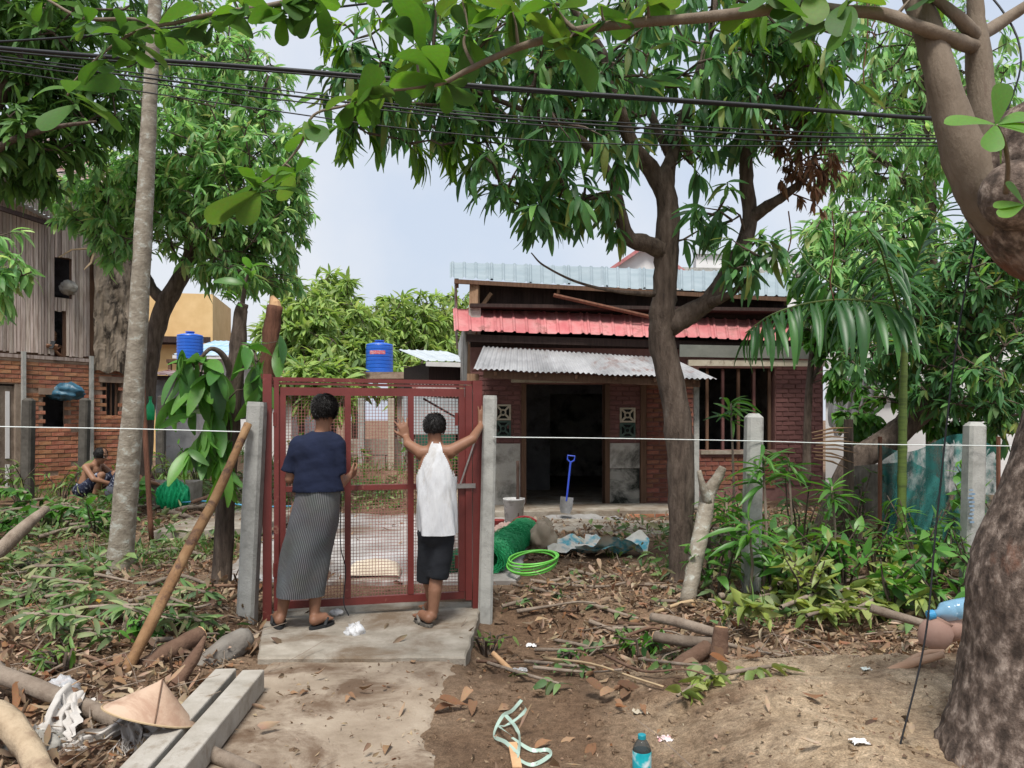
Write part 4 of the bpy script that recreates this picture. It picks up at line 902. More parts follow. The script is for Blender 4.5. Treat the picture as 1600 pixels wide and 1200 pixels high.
# --- trees on the right and at the back
tree('right_mango_tree', 'tall drooping mango tree behind the right fence', [[(1462,800,26,11),(1458,600,24,11),(1455,450,22,11),(1452,330,20,11),(1452,230,17,11),(1440,120,12,11),(1425,20,8,11)],[(1452,330,12,11),(1400,270,9,10.8),(1350,230,6,10.6)],[(1452,400,12,11),(1390,400,9,10.6),(1330,430,6,10.4)],[(1450,230,9,11),(1500,150,6,11),(1540,90,4,11)]],
  [(1400,120,70,90,11,.9,120),(1400,260,90,70,10.8,.9,136),(1360,370,90,70,10.5,.8,136),(1300,440,55,60,10.3,.6,64),(1450,60,80,60,11.2,.8,72),(1400,470,80,60,10.4,.7,88),(1290,360,40,50,10.6,.4,28),(1540,150,50,110,11.2,.7,64),(1350,30,30,50,11,.4,22),(1330,250,50,80,11.2,.5,54),(1460,180,60,80,11.3,.6,64),(1340,500,70,70,10.6,.6,72),(1430,380,90,80,11.3,.6,96)],
  (9, 13), .235, M_LEAFL, BARKD, T_MFAR, droop=1.1, seed=41, spread=(.3, .9))
tree('leaning_dark_tree', 'dark leaning tree in front of the white side building', [[(1285,860,50,8.8),(1330,735,44,8.8),(1385,690,42,8.8),(1430,650,40,8.8),(1475,590,38,8.8),(1510,530,36,8.8),(1535,470,30,8.8),(1550,400,22,8.8),(1560,330,14,8.8)],[(1510,530,18,8.8),(1560,500,12,8.6),(1610,490,8,8.5)],[(1490,560,16,8.8),(1450,500,11,8.6),(1420,450,7,8.5)]],
  [(1500,440,90,75,8.5,.7,136),(1565,400,70,80,8.4,.7,102),(1570,560,55,70,8.2,.5,68),(1520,600,60,60,8.1,.4,57),(1440,520,60,50,8.5,.5,57),(1590,650,40,50,8.0,.4,34),(1360,560,45,40,8.9,.4,30),(1450,610,40,35,8.3,.3,23),(1560,480,70,70,8.9,.5,85),(1500,540,80,50,8.9,.4,68),(1420,570,50,40,9.0,.4,34),(1585,300,40,60,8.6,.5,44)],
  (8, 12), .2, M_LEAF, BARKD, T_MFAR, droop=.7, seed=43)
tree('bushy_back_tree', 'bushy light green tree under the drooping mango', [[(1260,760,14,10.8),(1262,650,12,10.8),(1268,560,10,10.8),(1280,480,7,10.8)],[(1265,600,7,10.8),(1300,540,5,10.7),(1330,510,3,10.6)]],
  [(1280,500,45,45,10.7,.4,52),(1330,590,40,35,10.4,.3,35),(1310,530,50,40,10.6,.4,39),(1470,640,50,40,9.4,.3,39),(1420,600,60,50,9.6,.4,40),(1530,650,50,50,9.3,.3,36),(1270,440,40,50,10.9,.4,30),(1340,650,40,40,9.8,.3,24)], (7, 11), .2, M_SHRUB, BARKD, T_OVAT, droop=.7, seed=47)
bk = [(470,505,62,70,24,1.2,90,'pale olive tree behind the yard, left of the labelled tank'),(520,470,45,45,27,1.2,60,'tall tree with browned top behind the yard'),(560,535,55,60,26,1.2,80,'yellow green bushy tree just left of the labelled tank'),(615,510,60,58,30,1.5,90,'broad light green tree rising above the labelled tank'),(660,520,52,62,31,1.5,90,'yellow green tree between the labelled tank and the zinc hut'),(705,500,45,50,34,1.5,60,'far green tree touching the brick house roof edge'),(500,590,60,40,21,1.0,50,'low green bush tree behind the first man at the gate'),(660,590,50,40,25,1.0,45,'low bush tree under the zinc hut roof')]
for u, v, ru, rv, Y_, rY, n, lab in bk:
    tree('background_tree', lab, [[(u, HV+CH/Y_*F, 10, Y_),(u+2, v+rv*.7, 9, Y_),(u-3, v, 6, Y_),(u, v-rv*.7, 3, Y_)],[(u, v+rv*.4, 5, Y_),(u+ru*.5, v-5, 3, Y_)],[(u, v+rv*.3, 5, Y_),(u-ru*.5, v-8, 3, Y_)]],
      [(u, v, ru, rv, Y_, rY, n*3//2),(u+ru*.3, v+rv*.6, ru*.8, rv*.8, Y_-.8, rY*.6, n*2//3),(u-ru*.4, v+rv*.4, ru*.8, rv*.9, Y_-.8, rY*.6, n*2//3)], (13, 18), .48, M_FAR, BARKD, T_MFAR, droop=.6, seed=int(u), twig=.012, seg=6, group='trees beyond the back yard')

# --- areca palm
palm = root('areca_palm', G(1408, 850), 'areca palm with ringed green stem and arching glossy fronds', 'palm tree')
YQ = 7.4
PALMST = nm('ringed_green_stem', [(.05,.075,.022), (.11,.16,.035), (.04,.055,.02)], 3, .5, .2, 20, (1,1,8))
p, r_ = pxlimb([(1408,880,14,YQ),(1409,800,13,YQ),(1410,700,13,YQ),(1411,620,12,YQ),(1413,560,10,YQ),(1414,520,8,YQ)], 8)
rr = [q*(1.12 if i % 4 == 0 else 1) for i, q in enumerate(r_)]; part('stem', MB().tube(p, rr, 12), PALMST, palm, True)
LEAFLET = [leaf_tmpl(.125, 'lance', d, .3, 6) for d in (.25, .5)]
fronds = [[(1413,525,YQ),(1405,490,YQ-.1),(1375,474,YQ-.3),(1320,468,YQ-.5),(1260,474,YQ-.7),(1205,492,YQ-.9),(1165,520,YQ-1.0)],
          [(1413,525,YQ),(1412,480,YQ-.1),(1428,420,YQ-.2),(1450,360,YQ-.3),(1478,310,YQ-.5),(1510,268,YQ-.6)],
          [(1413,525,YQ),(1390,500,YQ+.1),(1345,470,YQ+.2),(1295,440,YQ+.3),(1262,410,YQ+.4),(1245,380,YQ+.5)],
          [(1413,525,YQ),(1400,470,YQ-.2),(1385,420,YQ-.4),(1372,380,YQ-.6),(1350,350,YQ-.8)]]
for fi, rows in enumerate(fronds):
    pts = [Vector(t) for t in spline([tuple(P(*q)) for q in rows], 7)]; n = len(pts)
    fr_ = part('frond', MB().tube(pts, [lerp(.016, .004, i/n) for i in range(n)], 6), PALMST, palm, True)
    k = 30 if fi < 2 else 20; PO, DI, SC = [], [], []
    for j in range(k):
        t = .2+.79*j/k; f_ = t*(n-1); i = int(f_); q = lerp(pts[i], pts[min(i+1, n-1)], f_-i); tg = (pts[min(i+1, n-1)]-pts[max(0, i-1)]).normalized()
        side = tg.cross(Vector((0, 0, 1))); side = side.normalized() if side.length > .1 else Vector((1, 0, 0))
        for sg in (-1, 1):
            d = side*sg*.75+tg*.5+Vector((0, 0, -.75 if fi != 1 else .05))+Vector((random.gauss(0,.14), random.gauss(0,.14), random.gauss(0,.14)))
            if random.random() < .12: continue
            PO.append(tuple(q)); DI.append(tuple(d)); SC.append(random.uniform(.7, 1.1)*(.56 if fi == 0 else .42)*(.45+.75*math.sin(math.pi*(.12+.8*t))))
    leaf_objs(fr_, LEAFLET, 'palm', np.array(PO), orient(np.array(DI), np.tile([0, -.2, 1.], (len(PO), 1))), np.array(SC), M_PALM, 'leaflet')
# ---------------------------------------------------------------- gate, posts, cables, string
GA, GB = Vector((-1.79, 5.62, 0)), Vector((-.255, 6.0, 0))     # foot of the left and right gate posts
gd = (GB-GA).normalized(); gn = Vector((gd.y, -gd.x, 0))         # towards the viewer
gate = root('gate', (GA+GB)/2, 'red painted steel gate filled with wire mesh', 'gate')
GL = (GB-GA).length
def gp(s_, z, off=0): return GA+gd*s_+gn*off+Vector((0, 0, z))
def gbar(name, a, b, w_, t, mat=REDP, off=0.0, parent=None):
    return part(name, MB().beam(gp(a[0], a[1], off), gp(b[0], b[1], off), w_, t, up=gn if abs(b[1]-a[1]) < abs(b[0]-a[0]) else gn), mat, parent or gate)
gbar('post', (-.0, -.02), (0, 1.83), .062, .06); gbar('post', (.065, .1), (.065, 1.80), .035, .035, off=.02)
gbar('post', (GL-.02, .03), (GL-.02, 1.80), .075, .06); gbar('post', (GL-.09, .1), (GL-.09, 1.76), .05, .035, off=.02)
gbar('lintel', (.035, 1.795), (GL-.06, 1.785), .03, .04, off=-.03); gbar('lintel', (.035, 1.765), (GL-.06, 1.755), .018, .03, off=-.03)
zt, zb_ = 1.705, .135
gbar('rail', (.09, zt), (GL-.12, zt), .06, .035); gbar('rail', (.09, zb_), (GL-.12, zb_), .055, .035, off=.0)
gbar('rail', (.09, .985), (GL-.12, .985), .038, .03)
for s_, w_ in ((.105, .05), (.575, .046), (1.045, .046), (GL-.135, .06)): gbar('stile', (s_, zb_+.03), (s_, zt-.03), w_, .033, off=.003)
gbar('brace', (GL-.16, 1.0), (GL-.04, 1.35), .012, .008, STEEL, .05)
gbar('latch', (GL-.34, .985), (GL-.04, .985), .035, .02, STEEL, .04)
gbar('cross_bar', (1.15, 1.66), (GL-.15, 1.50), .015, .015, BLACKW, -.06)
wm = MB(); pt = .0235; wr = .0016
n = int((GL-.22)/pt)
for i in range(n+1): wm.beam(gp(.1+i*pt, zb_+.01, -.022), gp(.1+i*pt, zt+.02, -.022), wr*2, wr*2)
for i in range(int((zt-zb_)/pt)+1): wm.beam(gp(.1, zb_+i*pt, -.0255), gp(GL-.12, zb_+i*pt, -.0255), wr*2, wr*2)
part('wire_mesh', wm, WIRE, gate, kind='stuff')
for s_ in (.105, GL-.135):
    for z in (.4, 1.5): part('hinge', MB().tube([gp(s_-.05, z-.05, .03), gp(s_-.05, z+.05, .03)], .014, 8), REDP, gate)
def cpost(name, a, b, w_, mat, label, group=None, mark=None, pointed=True):
    a, b = Vector(a), Vector(b); mb = MB(); d = (b-a).normalized(); x = Vector((1, 0, 0)); x = (x-d*x.dot(d)).normalized(); y = d.cross(x); c = w_*.16; rings = []
    for t, k in ((0, 1.06), (.12, 1.03), (.3, 1), (.55, 1.0), (.8, .99), (1-.12*w_/(b-a).length*2, .97), (1, .55 if pointed else .9)):
        ring = []
        for sx, sy in ((-1,-1), (1,-1), (1,1), (-1,1)):
            for q in ((0, 1), (1, 0)) if sx*sy > 0 else ((1, 0), (0, 1)):
                ring.append(lerp(a, b, t)+x*sx*(w_/2*k-c*q[0])+y*sy*(w_/2*k-c*q[1]))
        rings.append(ring)
    vv = [p for r_ in rings for p in r_]; ff = []
    for i in range(len(rings)-1):
        for k in range(8): ff.append((i*8+k, i*8+(k+1) % 8, (i+1)*8+(k+1) % 8, (i+1)*8+k))
    ff += [tuple(reversed(range(8))), tuple(range(len(vv)-8, len(vv)))]
    return single(name, mb.add(vv, ff), mat, label, 'post', group)
cpost('gate_post', P(383,1030,5.52), P(402,628,5.52), .125, CONCG, 'grey concrete post with red paint smears left of the gate', pointed=False)
cpost('gate_post', P(757,1015,5.97), P(766,618,5.97), .11, CONCP, 'grey concrete post bracing the gate where the man leans', pointed=False)
cpost('fence_post', P(1172,990,6.5), P(1178,646,6.5), .14, CONCP, 'grey concrete fence post with domed top beside the mango trunk')
cpost('fence_post', P(1515,990,6.6), P(1523,659,6.6), .15, CONCP, 'whitish concrete fence post in front of the teal net')
# faint blue stencil on the whitish post
sp = P(1518, 790, 6.5); bs = MB()
for i in range(9): bs.box((sp.x+random.uniform(-.01, .01), sp.y-.0, sp.z-.14+i*.034), (random.uniform(.03, .055), .004, .016))
single('post_stencil', MB().add(bs.v, bs.f), nm('blue_stencil', [(.10,.20,.32), (.30,.36,.42)], 30, .9, 0), 'faded blue stencil lettering on the whitish fence post', 'marking')
cpost('yard_fence_post', P(42,790,12.0), P(45,622,12.0), .16, nm('mossy_post', [(.05,.045,.038), (.12,.11,.095)], 7, .95, .4), 'mossy dark fence post before the shuttered brick doorway')
cpost('yard_fence_post', P(130,760,12.3), P(133,622,12.3), .14, MATS['mossy_post'], 'mossy dark fence post behind the bare backed squatting man')
cpost('yard_fence_post', P(252,730,14), P(253,618,14), .13, MATS['mossy_post'], 'dark fence post in front of the grey shed')
def cable(name, rows, r_, mat, label, cat='cable', group=None, n=10):
    q = spline([tuple(P(*a)) for a in rows], n); return single(name, MB().tube([Vector(t) for t in q], r_, 6), mat, label, cat, group, smooth=True)
cb = 'black cables overhead'
YC = 5.0
cable('power_cable', [(-700,5,YC),(0,75,YC),(400,105,YC),(800,138,YC),(1200,166,YC),(1450,185,YC),(1700,194,YC),(2300,215,YC)], .0135, BLACKW, 'thickest black overhead cable bundle above the gate', group=cb)
cable('power_cable', [(-700,0,YC+.05),(0,80,YC+.05),(400,110,YC+.05),(800,142,YC+.05),(1200,169,YC+.05),(1700,200,YC+.05),(2300,220,YC+.05)], .006, BLACKW, 'thin black cable twisted along the thickest overhead bundle', group=cb)
for k, (dv, rad) in enumerate(((0, .007), (6, .0045), (-5, .004))):
    cable('power_cable', [(-700,5+dv,YC+.2),(0,93+dv,YC+.2),(400,143+dv*1.4,YC+.2),(600,166+dv,YC+.2),(800,186+dv,YC+.2),(1200,211+dv*1.5,YC+.2),(1480,217+dv,YC+.2),(2300,230+dv,YC+.2)], rad, BLACKW, ['second black overhead cable, middle strand of the lower bundle', 'lowest strand of the lower black overhead bundle', 'topmost strand of the lower black overhead bundle'][k], group=cb)
cable('power_cable', [(-700,0,YC+.3),(0,110,YC+.3),(420,172,YC+.3),(700,208,YC+.3),(1000,226,YC+.3),(1480,228,YC+.3),(2300,228,YC+.3)], .0045, BLACKW, 'thin lone black wire sagging below the cable bundles', group=cb)
cable('power_cable', [(-500,85,6.5),(0,65,6.5),(250,45,6.5),(400,26,6.5),(620,0,6.5),(900,-35,6.5)], .009, BLACKW, 'black wire climbing across the left tree tops', group=cb)
cable('string', [(-300,660,5.6),(20,667,5.55),(200,670,5.5),(388,675,5.46)], .0042, STRING, 'pale string tied to the left gate post', 'string', n=4)
cable('string', [(770,683,5.9),(960,685,6.1),(1176,689,6.41),(1350,694,6.5),(1519,696,6.5),(1640,698,6.3)], .0042, STRING, 'pale string stretched between the right fence posts', 'string', n=4)
cable('hanging_wire', [(1462,-100,3.3),(1590,60,3.0),(1560,220,3.0),(1500,500,3.0),(1465,800,3.0),(1445,1000,2.95),(1400,1190,2.9)], .004, BLACKW, 'black guy wire running down past the almond trunk', 'wire')

# ---------------------------------------------------------------- people
def remesh(mb, vox=.009, sm=4):
    o = bpy.data.objects.new('tmp', mb.mesh('tmp')); COL.objects.link(o)
    m_ = o.modifiers.new('r', 'REMESH'); m_.mode = 'VOXEL'; m_.voxel_size = vox; m_.use_smooth_shade = True
    s_ = o.modifiers.new('s', 'SMOOTH'); s_.iterations = sm; s_.factor = .5
    me = bpy.data.meshes.new_from_object(o.evaluated_get(bpy.context.evaluated_depsgraph_get()))
    me0 = o.data; bpy.data.objects.remove(o); bpy.data.meshes.remove(me0); return me
SKIN = nm('brown_skin', [(.20,.095,.055), (.26,.13,.078)], 6, .55, .08, 60, spec=.4)
SKIN2 = nm('tanned_skin', [(.25,.125,.072), (.33,.175,.105)], 6, .55, .08, 60, spec=.4)
HAIR = nm('black_hair', [(.008,.007,.007), (.018,.016,.015)], 30, .5, .5, 60)
def hair(parent, c, r, n=900, seed=1, ln=.035, back=True, vox=.01):
    """cap of hair with loose strands"""
    c = Vector(c); mb = MB()
    rng = random.Random(seed)
    def fn(a, b):
        th, ph = 2*math.pi*a, math.pi*(b*.74)
        d = Vector((math.sin(ph)*math.cos(th), math.sin(ph)*math.sin(th), math.cos(ph)))
        k = 1+.03*float(fbm(np.array(d.x*6+seed), np.array(d.y*6+d.z*6), 3))*2
        return c+Vector((d.x*r[0]*k, d.y*r[1]*k, d.z*r[2]*k))
    face = (lambda a, b: not (b > .5 and .08 < a < .42)) if back else None
    mb.grid(fn, 28, 16, face); h = part('hair', mb, HAIR, parent, True)
    sb = MB()
    for i in range(n):
        th = rng.uniform(0, 2*math.pi); z = rng.uniform(-.62, 1); ph = math.acos(max(-1, min(1, z)))
        if back and z < .05 and .5 < th < 2.64: continue
        d = Vector((math.sin(ph)*math.cos(th), math.sin(ph)*math.sin(th), z)); p = c+Vector((d.x*r[0], d.y*r[1], d.z*r[2]))
        t = Vector((d.x*.5+rng.gauss(0, .4), d.y*.5+rng.gauss(0, .4), -1)); t = (t-d*t.dot(d)*.93).normalized(); sd_ = t.cross(d).normalized()*.0017
        q = p+t*ln*rng.uniform(.6, 1.3)+d*rng.uniform(.002, .012)
        sb.add([p-sd_, p+sd_, lerp(p, q, .6)+d*.004+sd_*.7, q], [(0, 1, 2, 3)])
    part('strands', sb, HAIR, h, kind='stuff')
def sandal(parent, heel, toe, mat, w_=.045):
    heel, toe = Vector(heel), Vector(toe); d = (toe-heel).normalized(); x = Vector((d.y, -d.x, 0)); L = (toe-heel).length
    N = 20; ring = []
    for k in range(N):
        a = 2*math.pi*k/N; ww = w_*(.86 if math.cos(a) < 0 else 1.05)
        ring.append(heel+d*(L/2+math.cos(a)*(L/2+.02))+x*math.sin(a)*ww*(1 if abs(math.cos(a)) < .9 else 1.0))
    mb = MB().add([p+Vector((0,0,0)) for p in ring]+[p+Vector((0,0,.018)) for p in ring], [tuple(range(N))[::-1], tuple(range(N, 2*N))]+[(k, (k+1) % N, N+(k+1) % N, N+k) for k in range(N)])
    s_ = part('sandal', mb, mat, parent)
    tpt = heel+d*L*.78+Vector((0,0,.05))
    for sg in (-1, 1):
        e = heel+d*L*.42+x*sg*w_*.95+Vector((0,0,.016)); m_ = lerp(e, tpt, .5)+x*sg*.014+Vector((0,0,.03))
        part('strap', MB().tube([e, m_, tpt], [.011,.012,.009], 6, flat=.45), mat, s_)
def foot(mb, ankle, heel, toe):
    ankle, heel, toe = Vector(ankle), Vector(heel), Vector(toe); up = Vector((0,0,1)); d = (toe-heel).normalized(); x = Vector((d.y, -d.x, 0))
    mb.caps(ankle, heel+up*.045+d*.02, .036, .034); mb.caps(heel+up*.04+d*.02, lerp(heel, toe, .62)+up*.045, .034, .036); mb.caps(ankle+d*.02, lerp(heel, toe, .6)+up*.045, .032, .028)
    for k in range(5):
        o_ = (k-2)*.016; mb.caps(lerp(heel, toe, .62)+x*o_+up*.036, toe-d*abs(k-1)*.008+x*o_*1.15+up*.03, .016, .011, 8)
def hand(mb, wrist, d, pn, curl=.2, side=1, s_=1.0, spread=.16):
    """palm and five fingers: d points along the hand, pn is the palm normal (palm side), side +1 puts the thumb on +x"""
    wrist = Vector(wrist); d = Vector(d).normalized(); pn = Vector(pn); pn = (pn-d*pn.dot(d)).normalized(); x = d.cross(pn)*side
    k0 = wrist+d*.085*s_
    for o_ in (-.024, -.008, .008, .024): mb.caps(wrist+d*.012+x*o_*.7*s_, k0+x*o_*1.2*s_, .015*s_, .013*s_, 8)
    for i, (o_, L) in enumerate(((-.031, .062), (-.0105, .076), (.0105, .08), (.031, .07))):
        a = (o_/.031)*spread; fd = (d*math.cos(a)+x*math.sin(a)).normalized(); q = k0+x*o_*s_; c = curl
        for j, fr_ in enumerate((.45, .32, .23)):
            fd2 = (fd*math.cos(c*(j+.5))+pn*math.sin(c*(j+.5))).normalized(); q2 = q+fd2*L*fr_*s_; mb.caps(q, q2, (.0098-.001*j)*s_, (.009-.001*j)*s_, 8); q = q2
    t0 = wrist+d*.025*s_+x*.026*s_; t1 = t0+(x*.75+d*.65+pn*.2).normalized()*.042*s_; t2 = t1+(x*.45+d*.9+pn*.25).normalized()*.034*s_
    mb.caps(t0, t1, .015*s_, .0115*s_, 8); mb.caps(t1, t2, .0115*s_, .009*s_, 8)
def head(mb, c, fwd=(0, 1, 0), s_=1.0, neck=None):
    """skull, jaw, nose, brow, lips, ears, turned to fwd"""
    c = Vector(c); f_ = Vector(fwd).normalized(); x = f_.cross(Vector((0, 0, 1))).normalized(); u_ = x.cross(f_); R = Matrix((x, f_, u_)).transposed()
    pt_ = lambda a, b, z: c+R @ Vector((a*s_, b*s_, z*s_))
    mb.ell(pt_(0, -.008, .025), (.074*s_, .092*s_, .092*s_), 18, 12, R); mb.ell(pt_(0, .022, -.045), (.056*s_, .066*s_, .068*s_), 16, 10, R)
    mb.ell(pt_(0, .055, -.098), (.026*s_, .024*s_, .02*s_), 10, 8, R)
    mb.caps(pt_(0, .082, .012), pt_(0, .102, -.022), .011*s_, .016*s_, 8); mb.ell(pt_(0, .078, .03), (.05*s_, .016*s_, .012*s_), 10, 8, R); mb.ell(pt_(0, .078, -.058), (.025*s_, .014*s_, .012*s_), 10, 8, R)
    for sg in (-1, 1): mb.ell(pt_(sg*.076, -.004, -.012), (.011*s_, .02*s_, .031*s_), 8, 8, R)
    if neck is not None: mb.caps(pt_(0, -.015, -.06), neck, .05*s_, .055*s_)
    return pt_, R
def face_bits(parent, pt_, s_=1.0):
    for sg in (-1, 1):
        e = part('eye', MB().ell(pt_(sg*.031, .077, .002), (.012*s_, .009*s_, .008*s_), 8, 6), WHITEW, parent); part('iris', MB().ell(pt_(sg*.031, .084, .002), (.006*s_, .004*s_, .006*s_), 6, 5), HAIR, e)
        part('eyebrow', MB().tube([pt_(sg*.014, .087, .026), pt_(sg*.032, .086, .031), pt_(sg*.05, .074, .026)], .005*s_, 5), HAIR, parent)
    part('lips', MB().ell(pt_(0, .088, -.06), (.022*s_, .009*s_, .008*s_), 8, 6), nm('lip_skin', [(.22,.07,.055), (.26,.09,.07)], 6, .5, 0) if 'lip_skin' not in MATS else MATS['lip_skin'], parent)
def ringloft(rows, seg=40, fold=0.0, folds=9, seed=0, keep=None):
    """cloth as stacked ellipses: rows (cx, cy, z, a, b, foldweight)"""
    rr = spline(rows, 6); n = len(rr)-1
    def fn(s_, t):
        q = rr[min(n, int(round(t*n)))]; th = 2*math.pi*s_
        k = 1+fold*q[5]*(math.sin(folds*th+seed+2.2*math.sin(q[2]*4+seed))+.6*math.sin((folds*2-3)*th+q[2]*7))
        return (q[0]+q[3]*k*math.cos(th), q[1]+q[4]*k*math.sin(th), q[2])
    return MB().grid(fn, seg, n, keep)
def cloth_me(mb, mat, th=.004, noise=0.0):
    return mb

# man in navy shirt and striped longyi
YM = 5.42
def L(u, v, dy=0.0): return P(u, v, YM+dy)
man = root('person', (-1.5, YM, .03), 'man in navy shirt and striped grey sarong standing at the gate', 'person')
b = MB()
hipc = L(484, 800); ch = L(494, 705); nk = L(505, 672, .02)
b.ell(hipc, (.14, .11, .13)); b.ell(L(489, 755), (.125, .1, .14)); b.ell(L(494, 718), (.145, .105, .14)); b.caps(L(470, 696), L(521, 694), .052, .052); b.caps(ch, nk, .075, .052)
pt_, RH = head(b, L(507, 641, .03), (.35, .95, -.12), 1.0, nk)
for hip, knee, ank, heel, toe in (((472, 815), (452, 890), (440, 962), (437, 988, -.05), (432, 980, .17)), ((500, 815), (496, 890), (491, 962), (487, 992, -.06), (518, 986, .10))):
    h_, k_, a_ = L(*hip), L(*knee, .03), L(*ank); b.caps(h_, k_, .07, .05); b.caps(k_, lerp(k_, a_, .35)+Vector((0,-.012,0)), .053, .052); b.caps(lerp(k_, a_, .35)+Vector((0,-.012,0)), a_, .052, .034)
    he, to = L(heel[0], heel[1], heel[2]), L(toe[0], toe[1], toe[2]); he.z = to.z = .048; a_ = a_.copy(); a_.z = max(a_.z, .11); foot(b, a_, he, to)
    he2, to2 = he.copy(), to.copy(); he2.z = to2.z = .033; sandal(man, he2, to2, nm('dark_sandal', [(.02,.022,.024), (.035,.035,.036)], 8, .7, .1) if 'dark_sandal' not in MATS else MATS['dark_sandal'], .048)
for sh, el, wr_, hd, sd_ in (((466, 699), (453, 748), (476, 752), (1, .5, .1), -1), ((525, 697), (528, 760), (545, 745), (.35, .8, .35), 1)):
    s1, e1_, w1_ = L(*sh), L(*el, .0), L(*wr_, .22 if sd_ < 0 else .2); b.caps(s1, e1_, .045, .037); b.caps(e1_, w1_, .038, .026); hand(b, w1_, hd, (-sd_, .1, .3), .5, sd_)
bd = part('body', remesh(b, .0085, 3), SKIN, man); face_bits(bd, pt_)
hair(man, L(507, 637, .015), (.083, .098, .097), 2400, 3, .036)
NAVY = nm('navy_cotton', [(.006,.010,.028), (.011,.017,.045)], 6, .9, .35, 12)
def crumple(me, amp, sc=(9, 9, 3), seed=0.0):
    """push vertices along their normals into soft folds"""
    n = len(me.vertices); co = np.empty(n*3); me.vertices.foreach_get('co', co); co = co.reshape(-1, 3); no = np.empty(n*3); me.vertices.foreach_get('normal', no); no = no.reshape(-1, 3)
    d = fbm(co[:, 0]*sc[0]+co[:, 2]*sc[2]+seed, co[:, 1]*sc[1]+co[:, 2]*sc[2]*.7, 3, seed)+.6*fbm(co[:, 0]*sc[0]*.6-co[:, 2]*sc[2]*2, co[:, 2]*sc[2]*2.2+co[:, 1]*4, 3, seed+4)
    me.vertices.foreach_set('co', (co+no*d[:, None]*amp).ravel()); me.update(); return me
def solid(rows, seg=28):
    """closed stack of ellipses (cx, cy, z, a, b)"""
    rr = spline(rows, 5); mb = MB(); N = len(rr); vv = [(q[0]+q[3]*math.cos(2*math.pi*k/seg), q[1]+q[4]*math.sin(2*math.pi*k/seg), q[2]) for q in rr for k in range(seg)]
    ff = [(i*seg+k, i*seg+(k+1) % seg, (i+1)*seg+(k+1) % seg, (i+1)*seg+k) for i in range(N-1) for k in range(seg)]
    return mb.add(vv, ff+[tuple(reversed(range(seg))), tuple(range((N-1)*seg, N*seg))])
zz_ = lambda v: L(0, v).z
sh = solid([(L(498, 0).x, YM, zz_(768), .180, .148), (L(498, 0).x, YM, zz_(750), .174, .138), (L(496, 0).x, YM, zz_(728), .166, .124), (L(495, 0).x, YM, zz_(708), .172, .12), (L(496, 0).x, YM, zz_(692), .165, .104), (L(499, 0).x, YM+.005, zz_(682), .13, .09), (L(503, 0).x, YM+.012, zz_(674), .074, .07)])
for sh_, el in (((464, 696), (452, 738)), ((527, 694), (529, 742))): sh.tube([lerp(L(*sh_), L(496, 700), .25), L(*sh_), lerp(L(*sh_), L(*el), .5), L(*el)], [.06, .062, .06, .062], 16)
sh.caps(L(468, 694), L(523, 692), .066, .066)
part('shirt', crumple(remesh(sh, .009, 5), .028, (7, 7, 5), 1.0), NAVY, man)
def stripes(name, base, line, n, rough=.9):
    m, t, bs_ = _mk(name); at_ = t.nodes.new('ShaderNodeAttribute'); at_.attribute_name = 'st'; sp_ = t.nodes.new('ShaderNodeSeparateXYZ'); t.links.new(at_.outputs['Vector'], sp_.inputs[0])
    def mth(op, a_, b_=None):
        q = t.nodes.new('ShaderNodeMath'); q.operation = op; t.links.new(a_, q.inputs[0])
        if b_ is not None: q.inputs[1].default_value = b_
        return q.outputs[0]
    f_ = mth('LESS_THAN', mth('FRACT', mth('MULTIPLY', sp_.outputs[0], n)), .3)
    c = _mix(t, f_, base, line); nz = _noise(t, _map(t, (1,1,1)), 5, 4); c = _mix(t, .2, c, nz.outputs['Color'], 'OVERLAY'); t.links.new(c, bs_.inputs['Base Color']); bs_.inputs['Roughness'].default_value = rough; return m
STR = stripes('striped_cotton', (.045,.047,.05), (.18,.184,.19), 84)
z = lambda v: L(0, v).z; X = lambda u: L(u, 0).x
lg = ringloft([(X(497), YM, z(752), .150, .122, 0), (X(496), YM, z(775), .163, .13, .25), (X(490), YM, z(810), .172, .142, .6), (X(482), YM, z(850), .173, .142, .9), (X(474), YM+.01, z(890), .174, .14, 1.1), (X(468), YM+.02, z(920), .172, .137, 1.2), (X(467), YM+.02, z(931), .170, .135, 1.2)], 180, .05, 4, 1.0)
part('sarong', crumple(lg.mesh('sarong', True), .03, (8, 8, 3), 7.0), STR, man)
part('cord', MB().tube([Vector(t) for t in spline([tuple(L(533, 772, .2)), tuple(L(532, 850, .2)), tuple(L(540, 890, .15)), tuple(L(537, 940, .1)), tuple(L(545, 962, .1))], 6)], .004, 5), BLACKW, man)

